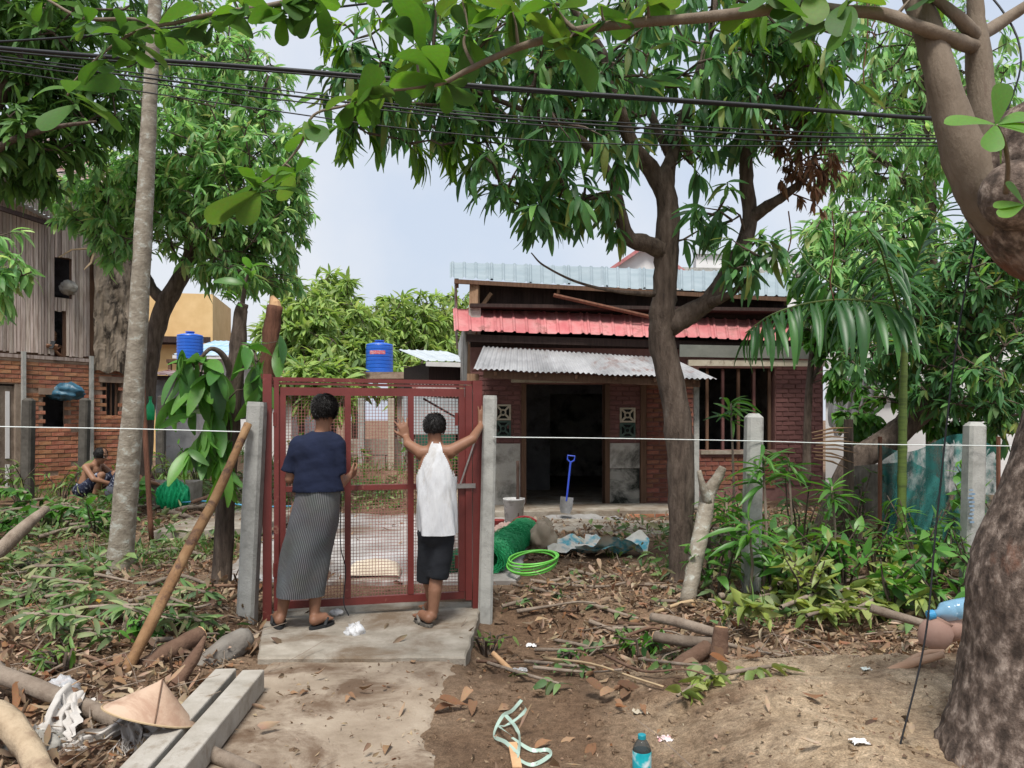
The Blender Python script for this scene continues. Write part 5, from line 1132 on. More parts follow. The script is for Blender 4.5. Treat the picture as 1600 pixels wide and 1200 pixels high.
# man in the white singlet leaning on the gate
YM = 5.48
man2 = root('person', (-.58, YM, .03), 'man in white singlet and black shorts leaning both hands on the gate', 'person')
b = MB(); lean = .16
b.ell(L(680, 828, .02), (.125, .1, .12)); b.ell(L(681, 790, .05), (.112, .09, .13)); b.ell(L(680, 737, .1), (.13, .1, .14)); b.caps(L(659, 708, .13), L(702, 706, .13), .055, .055); b.caps(L(680, 710, .12), L(680, 686, .15), .07, .05)
pt_, RH = head(b, L(679, 668, .16), (-.12, .95, -.3), .94, L(680, 694, .14))
for hip, knee, ank, heel, toe in (((690, 840, .02), (682, 900, .02), (676, 962, .0), (672, 986, -.06), (652, 975, .12)), ((672, 840, .02), (668, 893, .12), (676, 935, .22), (680, 955, .16), (662, 950, .38))):
    h_, k_, a_ = L(*hip), L(*knee), L(*ank); b.caps(h_, k_, .074, .05); b.caps(k_, lerp(k_, a_, .35)+Vector((0,-.012,0)), .049, .05); b.caps(lerp(k_, a_, .35)+Vector((0,-.012,0)), a_, .05, .033)
    he, to = L(*heel), L(*toe); he.z = to.z = .048; a_ = Vector((a_.x, a_.y, max(.10, a_.z if a_.z < .16 else .12))); b.caps(lerp(k_, a_, .6), a_, .042, .033); foot(b, a_, he, to)
    he2, to2 = he.copy(), to.copy(); he2.z = to2.z = .033; sandal(man2, he2, to2, nm('patterned_sandal', [(.03,.028,.025), (.22,.20,.17)], 40, .7, .1) if 'patterned_sandal' not in MATS else MATS['patterned_sandal'], .045)
gz = lambda u, v: P(u, v, 5.8)
def gate_pt(u, v):
    k = (u-800)/F; s_ = (k*GA.y-GA.x)/(gd.x-k*gd.y); Yq = GA.y+s_*gd.y-.035; return P(u, v, Yq)
for shd, elb, wrs, tip, sg in (((656, 706, .13), (638, 694, .18), (635, 684), (625, 650), -1), ((705, 704, .13), (738, 686, .2), (752, 664), (757, 632), 1)):
    s1, e1_ = L(*shd), L(*elb); w1_ = gate_pt(*wrs); b.caps(s1, e1_, .046, .037); b.caps(e1_, w1_, .037, .026)
    hand(b, w1_, gate_pt(*tip)-w1_, gd.cross(Vector((0,0,1)))*-1, .10, 1 if sg < 0 else -1, 1.0, .3)
bd = part('body', remesh(b, .008, 3), SKIN, man2); face_bits(bd, pt_, .94)
hair(man2, L(679, 664, .145), (.077, .09, .087), 1400, 5, .018)
WHT = nm('white_singlet_cotton', [(.47,.48,.50), (.57,.58,.59)], 5, .9, .5, 9, (3,3,.8), stain=(.42,.41,.40), sscale=3)
rows = [(X(684), YM+.0, z(834), .140, .13, 1), (X(684), YM+.01, z(812), .138, .125, .9), (X(683), YM+.03, z(785), .134, .118, .7), (X(681), YM+.06, z(755), .136, .115, .4), (X(680), YM+.09, z(730), .142, .117, .2), (X(680), YM+.115, z(712), .142, .107, .1), (X(680), YM+.125, z(699), .112, .074, 0), (X(680), YM+.13, z(691), .08, .06, 0)]
def kp(s_, t):
    th = 2*math.pi*s_; cx_ = abs(math.cos(th))
    zz = lerp(rows[0][2], rows[-1][2], t); za = z(765)
    if zz < za: return True
    k = (zz-za)/(z(690)-za); return cx_ < .90-.55*min(1, k*1.9) and not (math.sin(th) < 0 and k > .9 and cx_ < .25)
sg_ = ringloft(rows, 110, .045, 5, 2.0, kp); part('singlet', crumple(sg_.mesh('singlet', True), .045, (13, 13, 1.6), 5.0), WHT, man2)
so = MB(); so.ell(L(681, 835, .02), (.138, .118, .11), 20, 10)
for hip, knee in (((692, 845, .02), (684, 903, .02)), ((671, 845, .03), (667, 908, .09))): so.tube([L(*hip), lerp(L(*hip), L(*knee), .5), L(*knee)], [.09, .085, .08], 18); so.ell(L(*hip), (.09,)*3)
part('shorts', crumple(remesh(so, .01, 5), .02, (9, 9, 4), 3.0), nm('black_shorts_cotton', [(.010,.012,.016), (.018,.02,.025)], 6, .9, .4, 12), man2)

# people squatting by the left trunk
def squatter(label, u, v, Yq, f_, mats, shirt=None, bottom=None, hs=1):
    """squatting figure: u, v of the seat; f_ = facing on the ground plane"""
    o = P(u, v, Yq); o.z = Hs(o.x, o.y); f2 = Vector((f_[0], f_[1], 0)).normalized(); x = Vector((f2.y, -f2.x, 0))
    q = lambda a, b_, z_: o+f2*a+x*b_+Vector((0, 0, z_))
    r_ = root('person', o, label, 'person'); b = MB()
    b.ell(q(-.05, 0, .2), (.15, .15, .12)); b.caps(q(-.04, 0, .25), q(.08, 0, .48), .125, .13); b.caps(q(.1, -.15, .55), q(.1, .15, .55), .06, .06); b.caps(q(.08, 0, .48), q(.15, 0, .62), .1, .055)
    pt2, _ = head(b, q(.22, 0, .72), (f2.x, f2.y, -.35), 1.0, q(.15, 0, .6))
    for sg in (-1, 1):
        k_ = q(.34, sg*.15, .43); b.caps(q(0, sg*.09, .2), k_, .085, .06); b.caps(k_, q(.2, sg*.13, .1), .056, .038); foot(b, q(.2, sg*.13, .1), q(.15, sg*.13, 0), q(.38, sg*.15, 0))
        e = q(.28, sg*.24, .38); b.caps(q(.1, sg*.18, .55), e, .05, .04); b.caps(e, q(.48, sg*.1, .3), .038, .028); hand(b, q(.48, sg*.1, .3), f2+Vector((0,0,-.3)), (0,0,-1), .5, sg)
    bd = part('body', remesh(b, .011, 3), mats, r_); face_bits(bd, pt2)
    hair(r_, q(.215, 0, .745), (.088, .1, .095), 500, int(u), .03, back=False)
    if shirt:
        sb = MB(); sb.caps(q(-.05, 0, .22), q(.08, 0, .49), .15, .155); sb.caps(q(.1, -.16, .55), q(.1, .16, .55), .08, .08)
        for sg in (-1, 1): sb.caps(q(.1, sg*.18, .55), q(.2, sg*.22, .46), .07, .062)
        part('shirt', remesh(sb, .014, 5), shirt, r_)
    pb = MB(); pb.ell(q(-.05, 0, .2), (.175, .175, .14))
    for sg in (-1, 1): pb.tube([q(0, sg*.09, .2), q(.17, sg*.12, .32), q(.33, sg*.15, .42)], [.105, .092, .078], 14)
    part('trousers', remesh(pb, .013, 4), bottom, r_); return r_
DOTS = nm('dotted_navy_cotton', [(.012,.016,.035), (.018,.022,.05), (.35,.37,.42)], 26, .9, .1, lo=.35, hi=.72, detail=1)
squatter('bare backed person squatting among the cut branches', 137, 775, 11.6, (1, -.15), SKIN2, None, DOTS)
squatter('person in dotted navy shirt squatting behind the pale trunk', 190, 782, 11.2, (.8, .35), SKIN2, DOTS, nm('grey_cotton', [(.07,.075,.09), (.12,.125,.14)], 6, .9, .2))
squatter('dark haired person squatting right of the pale trunk', 225, 785, 11.9, (-.6, -.8), SKIN2, nm('maroon_cotton', [(.06,.02,.02), (.10,.035,.03)], 6, .9, .2), MATS['grey_cotton'])
# person at the slot window of the plank house
o = LM @ Vector((d0+.12, .30, dz0-.02)); f2 = Vector((.62, -.78, 0)); x = Vector((f2.y, -f2.x, 0)); q = lambda a, b_, z_: o+f2*a+x*b_+Vector((0, 0, z_))
wp = root('person', o, 'person with a phone looking out of the plank house slot', 'person'); b = MB()
b.caps(q(0, 0, -.1), q(.02, 0, .17), .12, .12); b.caps(q(.02, -.11, .22), q(.02, .11, .22), .055, .055); pt2, _ = head(b, q(.06, 0, .42), (f2.x+.3, f2.y, -.25), .92, q(.02, 0, .25))
for sg in (-1, 1): b.caps(q(.02, sg*.14, .2), q(.14, sg*.14, .02), .042, .036); b.caps(q(.14, sg*.14, .02), q(.3, sg*.05+.06, .16), .034, .026); hand(b, q(.3, sg*.05+.06, .16), (f2.x, f2.y, .4), (0, 0, 1), .6, sg)
bd = part('body', remesh(b, .011, 3), SKIN2, wp); face_bits(bd, pt2, .92); hair(wp, q(.05, 0, .445), (.082, .092, .085), 300, 9, .02, back=False)
tb_ = MB(); tb_.caps(q(0, 0, -.1), q(.02, 0, .16), .135, .14); part('shirt', remesh(tb_, .014, 4), MATS['maroon_cotton'], wp)
ph = q(.40, .06, .24); single('phone', MB().box(ph, (.075, .012, .15), Matrix.Rotation(-.5, 3, 'X')), BLACKW, 'black phone held by the person in the plank house slot', 'phone')
# ---------------------------------------------------------------- small things
def stick(name, rows, mat, label, cat='stick', group=None, rough=.1, cut=None, seg=9):
    p, r_ = pxlimb(rows, 5)
    if cut is None: return single(name, MB().tube(p, r_, seg, True, rough, sd=rows[0][0]*.1), mat, label, cat, group, smooth=True)
    o = root(name, p[0], label, cat, group); part('bark', MB().tube(p, r_, seg, True, rough, sd=rows[0][0]*.1), mat, o, True)
    for e in cut:
        a, b = (p[0], p[1]) if e == 0 else (p[-1], p[-2]); d = (a-b).normalized(); part('cut_face', MB().tube([a-d*.002, a+d*.004], [r_[0 if e == 0 else -1]*.93]*2, seg), CUTW, o)
    return o
stick('leaning_pole', [(172,1098,17,4.25),(230,985,18,4.5),(290,865,17,4.9),(340,770,15,5.2),(388,662,12,5.42)], STICKO, 'long peeled orange pole leaning on the left gate post', 'pole')
stick('bark_pole', [(-60,1032,30,3.95),(20,1062,29,3.85),(110,1096,28,3.75),(200,1132,27,3.6),(290,1162,26,3.45),(400,1208,25,3.25)], STICKG, 'long grey bark pole lying across the rag heap', 'pole')
stick('yellow_pole', [(-60,1085,40,3.45),(0,1120,40,3.3),(40,1165,40,3.15),(75,1230,40,3.0)], nm('pale_bark', [(.30,.22,.14), (.44,.34,.23), (.36,.28,.19)], 7, .85, .5, 40, stain=(.22,.15,.10), sscale=5, slo=.55, shi=.68), 'thick pale yellow pole end in the litter', 'pole', rough=.2, seg=14)
stick('log', [(222,1045,28,4.45),(260,1020,28,4.6),(315,990,26,4.8)], STICKB, 'short brown log beside the concrete beams', 'log', cut=[1])
stick('pointed_stake', [(265,1090,22,4.2),(285,1055,21,4.3),(305,1025,17,4.35),(321,994,5,4.4)], STICKB, 'split stake with pale pointed tip near the concrete beams', 'stake')
stick('mud_log', [(262,1062,34,4.5),(310,1045,40,4.65),(350,1020,40,4.8),(385,995,30,5.0)], nm('grey_mud', [(.16,.14,.12), (.25,.23,.20)], 6, .95, .6), 'mud caked log at the foot of the left gate post', 'log', rough=.3, seg=16)
stick('red_stick', [(-30,1003,12,4.6),(25,1012,13,4.6),(56,1020,11,4.6)], BARKR, 'short reddish stick in the left litter', 'stick')
stick('grey_branch', [(-30,888,26,6.9),(10,850,23,7.1),(40,822,19,7.3),(72,795,12,7.6)], STICKG, 'thick grey branch among cut leaves at left', 'branch')
stick('dark_rod', [(222,590,8,8.9),(228,700,8,8.85),(237,845,8,8.8)], BARKR, 'thin dark red rod standing right of the pale trunk', 'rod')
stick('yard_stick', [(300,785,6,10.4),(335,772,6,10.7),(368,752,5,11)], STICKB, 'thin brown stick lying on the side slab', 'stick')
stick('twisted_branch', [(1018,964,14,5.3),(1060,972,16,5.15),(1100,984,16,5.0),(1122,990,13,4.95)], STICKG, 'grey forked branch pointing at the sawn limb', 'branch')
stick('heap_log', [(1022,994,16,5.15),(1070,1002,18,5.05),(1122,1003,18,4.95)], STICKG, 'straight grey log lying in the trench heap', 'log', cut=[0])
stick('heap_log', [(975,1122,26,4.2),(1010,1085,28,4.5),(1050,1050,28,4.75),(1105,1012,26,4.95)], STICKB, 'thickest brown log slanting across the trench heap', 'log', cut=[0])
stick('stump', [(1122,1042,30,4.75),(1125,1010,27,4.78),(1127,980,22,4.8)], STICKB, 'short upright stump in the trench heap', 'stump', cut=[1])
stick('thin_cane', [(1110,1000,7,5.0),(1190,1020,7,4.85),(1260,1030,6,4.8)], STICKG, 'grey cane lying along the bank edge', 'cane')
stick('sawn_stick', [(800,1050,10,4.9),(770,1020,8,5.0)], CUTW, 'short pale sawn stick beside the gate slab', 'stick')
stick('broken_branch', [(1360,950,14,4.95),(1400,962,14,4.9),(1445,975,13,4.85)], STICKG, 'broken pale branch behind the clay pot', 'branch')
fs = root('forked_stick', G(1410, 1060), 'peeled pinkish forked stick on the sandy bank', 'stick'); PK = nm('peeled_pink_wood', [(.45,.27,.17), (.58,.38,.26)], 6, .7, .2)
for rows in ([(1355,1066,8,3.98),(1385,1052,14,3.98),(1415,1040,15,3.98),(1440,1032,13,3.95),(1475,1022,10,3.9)], [(1410,1042,12,3.98),(1430,1028,11,4.0),(1450,1020,9,4.0),(1475,1018,7,4.0)]):
    p, r_ = pxlimb(rows, 5); part('prong', MB().tube([q+Vector((0,0,.0)) for q in p], r_, 9, True, .08), PK, fs, True)
# concrete beams
for k, (a, b, w_) in enumerate((((353,1052,4.26), (196,1235,2.95), .115), ((396,1058,4.24), (250,1240,2.93), .12))):
    A_, B_ = P(*a), P(*b); A_.z = Hs(A_.x, A_.y)+.075; B_.z = max(Hs(B_.x, B_.y)+.075, B_.z*0+.07); o = MB(); d = (B_-A_)
    for i in range(6):
        q0, q1 = A_+d*(i/6), A_+d*((i+1)/6)
    o.beam(A_, B_, w_, .12); me = single('concrete_beam', o, nm('beam_concrete', [(.27,.245,.205), (.36,.33,.285), (.42,.39,.345)], 7, .9, .35, 60, stain=(.22,.18,.135), sscale=3.5, slo=.56, shi=.7) if k == 0 else MATS['beam_concrete'], ['cast concrete beam lying left beside another beam', 'cast concrete beam lying on the path edge'][k], 'beam', 'concrete beams by the path')
    bv = me.modifiers.new('b', 'BEVEL'); bv.width = .008; bv.segments = 2
# conical hat
hc_ = G(240, 1135); hat = root('conical_hat', hc_, 'woven conical straw hat lying by the concrete beams', 'hat')
Rh = Matrix.Rotation(math.radians(14), 3, 'Y') @ Matrix.Rotation(math.radians(-16), 3, 'X'); HATM = nm('palm_leaf_straw', [(.42,.29,.205), (.52,.38,.28)], 3, .75, .25, 50, (1,1,1), stain=(.36,.23,.16), sscale=4)
prof = [(.002, .162)]+[(.205*(i/12)**1.02, .160*(1-i/12)) for i in range(1, 13)]; hcc = P(234, 1118, 3.5)
part('cone', MB().lathe(prof, 40, hcc, Rh), HATM, hat, True)
rim = [hcc+Rh @ Vector((.206*math.cos(a), .206*math.sin(a), 0)) for a in [2*math.pi*i/40 for i in range(41)]]; part('rim', MB().tube(rim, .005, 6, False), BAMBOO, hat)
part('seam', MB().tube([hcc+Rh @ Vector((.206*t*math.cos(-1.1), .206*t*math.sin(-1.1), .163*(1-t)+.002)) for t in (0, .3, .6, 1)], .0035, 5), STICKB, hat)
# rags
CLO = nm('dirty_white_rag', [(.40,.375,.34), (.56,.53,.50)], 6, .9, .3, 30, stain=(.26,.20,.15), sscale=3, slo=.55, shi=.72)
def strip(rows, w_, mat, label, name='rag_strip', cat='rag', seed=0, n=8):
    """band of cloth along picture points, twisting and creased"""
    q = [Vector(t) for t in spline([tuple(P(*a)) for a in rows], n)]; N = len(q)-1
    def fn(a, b):
        f_ = b*N; i = min(N-1, int(f_)); c = lerp(q[i], q[i+1], f_-i); tg = (q[i+1]-q[i]).normalized(); sd_ = tg.cross(Vector((math.sin(seed+b*2.5)*.7, -1, .6+.5*math.cos(seed+b*3)))).normalized(); nn = sd_.cross(tg)
        return c+sd_*(a-.5)*w_*(1+.25*math.sin(b*9+seed))+nn*(.018*math.sin(a*14+b*5+seed)+.012*math.sin(b*23+seed))
    return single(name, MB().grid(fn, 14, N), mat, label, cat, smooth=True)
strip([(125,1085,3.75),(95,1110,3.6),(80,1145,3.5),(55,1165,3.45)], .13, CLO, 'dirty white rag hanging over the grey bark pole', seed=1)
strip([(112,1090,3.7),(110,1125,3.55),(108,1160,3.45)], .09, CLO, 'folded white rag strip beside the hat', seed=2)
strip([(200,1128,3.55),(160,1150,3.5),(110,1165,3.45),(70,1185,3.4)], .08, CLO, 'long white rag knotted to the grey bark pole', seed=3)
strip([(205,1125,3.55),(225,1145,3.5),(250,1150,3.45),(262,1140,3.4)], .07, CLO, 'white rag knot next to the hat rim', seed=4)
strip([(205,1130,3.5),(208,1165,3.45),(200,1200,3.4)], .07, CLO, 'frayed white rag end hanging below the hat', seed=6)
fr = MB()
for i in range(60):
    a = P(random.uniform(185, 238), 1150+random.uniform(0, 18), 3.42); e = a+Vector((random.gauss(0, .03), random.gauss(0, .02), -random.uniform(.03, .09))); fr.tube([a, lerp(a, e, .5)+Vector((random.gauss(0,.01), 0, 0)), e], .0015, 3, False)
single('rag_fringe', fr, CLO, 'loose white threads fraying from the rag heap', 'thread', kind='stuff')
for (u, v, r3, sd_, m_, lab) in ((95, 1085, (.09,.07,.06), 4, clearmat('clear_film', (.7,.72,.75), .45, .2, 18), 'clear plastic film beside the dry leaves at left'), (60, 1170, (.13,.1,.05), 6, RAG, 'grey rag heap under the pale yellow pole'), (42, 940, (.035,.03,.05), 9, RAG, 'grey rag lump in the left litter')):
    g_ = G(u, v); single('rag_heap', cloth_lump(g_+Vector((0, 0, r3[2]*.5)), r3, sd_), m_, lab, 'rag' if m_ is RAG else 'plastic', smooth=True)
# plastic bag on the slab, clear
CF = MATS['clear_film']
g_ = G(556, 1000, .03); single('plastic_bag', cloth_lump(g_+Vector((0, 0, .055)), (.085, .07, .065), 12, 30), clearmat('frosted_film', (.75,.76,.78), .62, .25, 20), 'crumpled frosted plastic bag lying on the gate slab', 'plastic bag', smooth=True)
g_ = P(526, 960, 5.75); single('white_plug', cloth_lump(Vector((g_.x, g_.y, .055)), (.05, .04, .025), 4, 20), WHITEW, 'small white plug lump under the gate', 'plug', smooth=True)
# sacks, nets, bucket, shovel in the yard
SACK = nm('cream_sack', [(.56,.48,.36), (.70,.62,.50)], 5, .85, .3, 60, stain=(.10,.32,.36), sscale=2.6, slo=.62, shi=.65)
SACKC = nm('plain_sack', [(.36,.28,.20), (.50,.41,.31)], 5, .85, .3, 60, stain=(.28,.20,.14), sscale=4)
def pillow(c, sx, sy, sz, rz, seed):
    c = Vector(c); Rz = Matrix.Rotation(rz, 3, 'Z')
    def fn(a, b):
        x_ = 2*(a if a < .5 else 1-a)*2-1; y_ = 2*b-1; up = 1 if a < .5 else -1
        h = (1-abs(x_)**3.5)**.6*(1-abs(y_)**3.5)**.6
        return c+Rz @ Vector((x_*sx, y_*sy, up*h*sz*(1+.5*float(fbm(np.array(x_*3+seed), np.array(y_*3+up), 3)))+(-.02 if up < 0 else 0)))
    return MB().grid(fn, 48, 20)
g_ = G(582, 912); single('sack', pillow(g_+Vector((0, .1, .09)), .25, .17, .11, .06, 2), SACK, 'full cream sack with teal print lying behind the gate', 'sack', smooth=True)
g_ = G(850, 868); single('standing_sack', cloth_lump(g_+Vector((0, .1, .19)), (.16, .13, .2), 21, 36, .1), SACKC, 'open tan sack standing behind the green ring', 'sack', smooth=True)
g_ = G(800, 850); single('slumped_sack', cloth_lump(g_+Vector((-.05, .25, .12)), (.2, .14, .12), 25, 34, .2), nm('pinkish_sack', [(.45,.30,.25), (.56,.40,.34)], 5, .85, .3, 60), 'slumped pinkish sack behind the green net roll', 'sack', smooth=True)
g_ = G(722, 800); single('pale_sack', cloth_lump(g_+Vector((0, .3, .2)), (.12, .1, .22), 27, 30, .1), SACKC, 'tan sack seen through the gate beside the man in singlet', 'sack', smooth=True)
TEALS = nm('teal_print_sack', [(.72,.67,.57), (.76,.71,.62), (.08,.40,.50), (.74,.67,.52)], 3.4, .6, .3, 30, lo=.36, hi=.68, detail=3, stain=(.40,.22,.12), sscale=2.4, slo=.66, shi=.7)
def tarp(c, sx, sy, rz, seed, h=.12):
    c = Vector(c); Rz = Matrix.Rotation(rz, 3, 'Z')
    def fn(a, b):
        x_, y_ = (a-.5)*2*sx, (b-.5)*2*sy
        zq = h*max(0, .35+1.5*float(fbm(np.array(x_*4+seed), np.array(y_*4), 3, seed)))+.02*abs(math.sin(x_*15+y_*11+seed))
        w_ = 1+.2*math.sin(5*a+seed)*math.cos(4*b); p = c+Rz @ Vector((x_*w_, y_*w_, 0)); return Vector((p.x, p.y, Hs(p.x, p.y)+.01+zq))
    return MB().grid(fn, 30, 22)
g_ = G(905, 868); single('sack_sheet', tarp(g_, .36, .26, .1, 3, .2), TEALS, 'flattened white and teal printed sack nearest the green ring', 'sack', smooth=True)
g_ = G(955, 872); single('sack_sheet', tarp(g_+Vector((.0, .05, 0)), .36, .25, -.3, 7, .3), TEALS, 'peaked teal printed sack sheet beside the mango trunk', 'sack', smooth=True)
g_ = G(836, 838); single('empty_sack', cloth_lump(g_+Vector((0, .1, .1)), (.17, .12, .12), 33, 34, .3), SACKC, 'crumpled tan empty sack behind the net roll end', 'sack', smooth=True)
g_ = G(878, 856); single('empty_sack', tarp(g_+Vector((0, .1, 0)), .2, .16, .5, 15, .16), nm('yellowed_sack', [(.55,.47,.33), (.64,.56,.42)], 5, .85, .3, 50), 'yellowed flattened sack between standing sack and printed sack', 'sack', smooth=True)
GREEN = nm('green_net_plastic', [(.01,.26,.09), (.02,.36,.13)], 8, .5, 0, spec=.5)
def net_roll(name, a, b, rad, label, mat, turns=16, n=26, squash=.85, ball=False):
    a, b = Vector(a), Vector(b); ax = (b-a); d = ax.normalized(); x = d.cross(Vector((0,0,1))).normalized(); y = x.cross(d); mb = MB(); Lq = ax.length
    for lay in (1.0, .86, .7):
        for sg in (1, -1):
            for k in range(turns):
                pts = []
                for i in range(n+1):
                    t = i/n; th = 2*math.pi*(k/turns)+sg*t*4.2*math.pi*Lq/.6; w_ = 1+.09*math.sin(th*2+k+lay*5)+.05*math.sin(t*13+lay)
                    if ball: w_ *= .25+.8*math.sin(math.pi*(.08+.84*t))
                    pts.append(a+ax*t+(x*math.cos(th)+y*math.sin(th)*squash)*rad*lay*w_)
                mb.tube(pts, .0028, 3, False)
    o = root(name, lerp(a, b, .5)-Vector((0,0,rad)), label, 'net'); part('netting', mb, mat, o, kind='stuff'); return o, x, y, d
a, b = G(768, 905), G(818, 858); o, x, y, d = net_roll('net_roll', a+Vector((-.05,0,.19)), b+Vector((.02,.25,.19)), .18, 'roll of bright green plastic netting beside the right gate post', GREEN, 22, 40)
part('red_band', MB().tube([b+Vector((.02,.25,.19))+(x*math.cos(t)+y*math.sin(t)*.85)*.19 for t in [2*math.pi*i/24 for i in range(25)]], .014, 6, False), nm('red_strap', [(.40,.03,.04), (.5,.05,.06)], 6, .5, 0), o)
a = G(712, 905); net_roll('net_bundle', a+Vector((-.12,.1,.14)), a+Vector((.12,.2,.14)), .13, 'dark green net bundle seen through the gate', nm('dark_green_net', [(.01,.13,.06), (.02,.18,.08)], 8, .5, 0), 16, 30)
a = G(727, 908); single('pink_sheet', MB().grid(lambda s_, t: (a.x+.10*s_-.07*t+.02*math.sin(9*s_), a.y+.05*math.sin(7*s_+3*t), a.z+.30*(1-s_*.2)*t+.005), 10, 8), nm('pink_plastic', [(.55,.05,.13), (.65,.10,.2)], 6, .4, 0), 'pink plastic scrap beside the dark net bundle', 'plastic', smooth=True)
a = G(268, 800); net_roll('net_ball', a+Vector((-.2,0,.2)), a+Vector((.2,.1,.22)), .23, 'bright green net bundle on the side slab at left', nm('light_green_net', [(.015,.42,.17), (.03,.55,.24)], 8, .5, 0), 30, 40, 1.0, True)
RINGM = nm('lime_hose', [(.12,.48,.06), (.18,.58,.09)], 5, .4, 0, spec=.5)
a = P(831, 880, 7.25); rg = root('hose_coil', (a.x, a.y, Hs(a.x, a.y)), 'coil of lime green hose in front of the net roll', 'hose')
for k in range(5):
    rr_ = .232+.008*math.sin(k*2.3); pts = [a+Vector((math.cos(t)*rr_+.004*k, math.sin(t)*rr_*.95, .02*math.sin(t+.8*k)-.05*math.sin(t+3.6)+.0+.014*k)) for t in [2*math.pi*i/40 for i in range(41)]]
    part('loop', MB().tube(pts, .0095, 7, False), RINGM, rg, True)
bk_ = G(803, 815); bk_ = Vector((P(803, 812, 10.6).x, 10.6, Hs(P(803, 812, 10.6).x, 10.6)+.06)); bu = root('bucket', bk_, 'cement crusted white bucket left of the doorway', 'bucket')
BUK = nm('crusted_white_plastic', [(.50,.49,.47), (.62,.61,.59)], 4, .7, .1, 30, stain=(.25,.235,.21), sscale=5, slo=.5, shi=.62)
part('body', MB().lathe([(0, 0), (.12, 0), (.145, .36), (.152, .36), (.152, .385), (.14, .385), (.115, .02), (0, .02)], 28, bk_), BUK, bu, True)
part('handle', MB().tube([bk_+Vector((.152*math.cos(t), -.02-.1*math.sin(t), .36-.13*math.sin(t))) for t in [math.pi*i/12 for i in range(13)]], .004, 5), STEEL, bu)
p = P(778, 815, 10.4); c = Vector((p.x, 10.4, Hs(p.x, 10.4))); single('red_tub', MB().lathe([(0, 0), (.07, 0), (.085, .16), (.092, .16), (.092, .175), (.082, .175), (.068, .01), (0, .01)], 22, c), nm('dark_red_plastic', [(.20,.02,.02), (.27,.035,.03)], 6, .5, 0), 'small dark red tub beside the white bucket', 'tub', smooth=True)
stick('iron_rod', [(809,815,5,10.5),(809,770,5,10.5),(809,720,5,10.5)], nm('iron_rust', [(.05,.03,.022), (.10,.06,.045)], 9, .8, .2), 'dark iron rod upright beside the white bucket', 'rod')
c = P(883, 797, 11.3); c.z = .115; sv = root('shovel', c, 'blue handled shovel standing in the doorway', 'shovel'); BLU = nm('blue_handle', [(.02,.05,.40), (.03,.08,.5)], 6, .4, 0, spec=.5)
tp_ = c+Vector((.10, .12, .84)); dv = (tp_-c).normalized(); sx_ = Vector((1, 0, 0)); sx_ = (sx_-dv*sx_.dot(dv)).normalized(); nn = sx_.cross(dv)
part('blade', MB().grid(lambda a, b: c+dv*(b*.24)+sx_*((a-.5)*.19*(.72+.28*min(1, b*3)))+nn*(.035*(2*a-1)**2), 10, 6), STEEL, sv, True)
part('shaft', MB().tube([c+dv*.18, c+dv*.3, tp_-dv*.1], [.012, .015, .015], 8), BLU, sv)
gr = [tp_-dv*.1, tp_-dv*.06+sx_*.05, tp_+sx_*.055, tp_-sx_*.055, tp_-dv*.06-sx_*.05, tp_-dv*.1]; part('grip', MB().tube(gr, .012, 7), BLU, sv)
p = P(272, 770, 11.5); single('concrete_block', MB().box((p.x, 11.5, Hs(p.x, 11.5)+.14), (.72, .35, .36), jit=.015), CONC, 'rough concrete block behind the bright green net bundle', 'block')
cable('blue_rope', [(285,785,10.6),(320,783,10.5),(360,786,10.4),(400,792,10.3),(462,790,10.4)], .012, nm('blue_rope_fibre', [(.05,.25,.42), (.12,.4,.6)], 12, .7, 0), 'light blue rope lying along the side slab', 'rope', n=5)
p = P(235, 640, 11.05); gb_ = root('green_bottle', p-Vector((0,0,.1)), 'small green plastic bottle hung on the mango trunk', 'bottle'); GBM = nm('green_plastic', [(.01,.30,.10), (.02,.40,.15)], 6, .4, 0)
part('body', MB().lathe([(0, -.15), (.055, -.15), (.06, -.05), (.05, .06), (.02, .11), (.02, .15), (0, .15)], 16, p), GBM, gb_, True); part('cap', MB().lathe([(0, .151), (.025, .151), (.025, .19), (0, .19)], 12, p), nm('green_cap', [(.02,.2,.08), (.03,.25,.1)], 6, .5, 0), gb_)
# water bottle in the foreground
p = P(1003, 1200, 3.22); base = Vector((p.x, 3.22, Hs(p.x, 3.22))); wb_ = root('water_bottle', base, 'plastic water bottle with teal label standing at the bank foot', 'bottle'); top = P(1003, 1148, 3.22).z-base.z; r0 = .039
BOT = clearmat('bottle_plastic', (.05,.06,.06), .62, .08); LAB = nm('teal_label', [(.01,.30,.36), (.02,.42,.48), (.65,.75,.78)], 18, .4, 0, (1,1,2), lo=.35, hi=.68, detail=2)
part('body', MB().lathe([(0, 0), (r0*.9, 0), (r0, .01), (r0, top*.35), (r0*.95, top*.37), (r0, top*.39), (r0, top*.62), (r0*.9, top*.72), (r0*.55, top*.86), (r0*.36, top*.9), (r0*.36, top*.93)], 28, base), BOT, wb_, True)
part('label', MB().lathe([(r0*1.012, top*.16), (r0*1.02, top*.17), (r0*1.02, top*.6), (r0*1.012, top*.61)], 28, base), LAB, wb_, True)
part('cap', MB().lathe([(0, top*.905), (r0*.44, top*.905), (r0*.44, top), (r0*.40, top*1.01), (0, top*1.012)], 20, base), nm('blue_green_cap', [(.01,.20,.26), (.015,.26,.32)], 8, .4, 0), wb_)
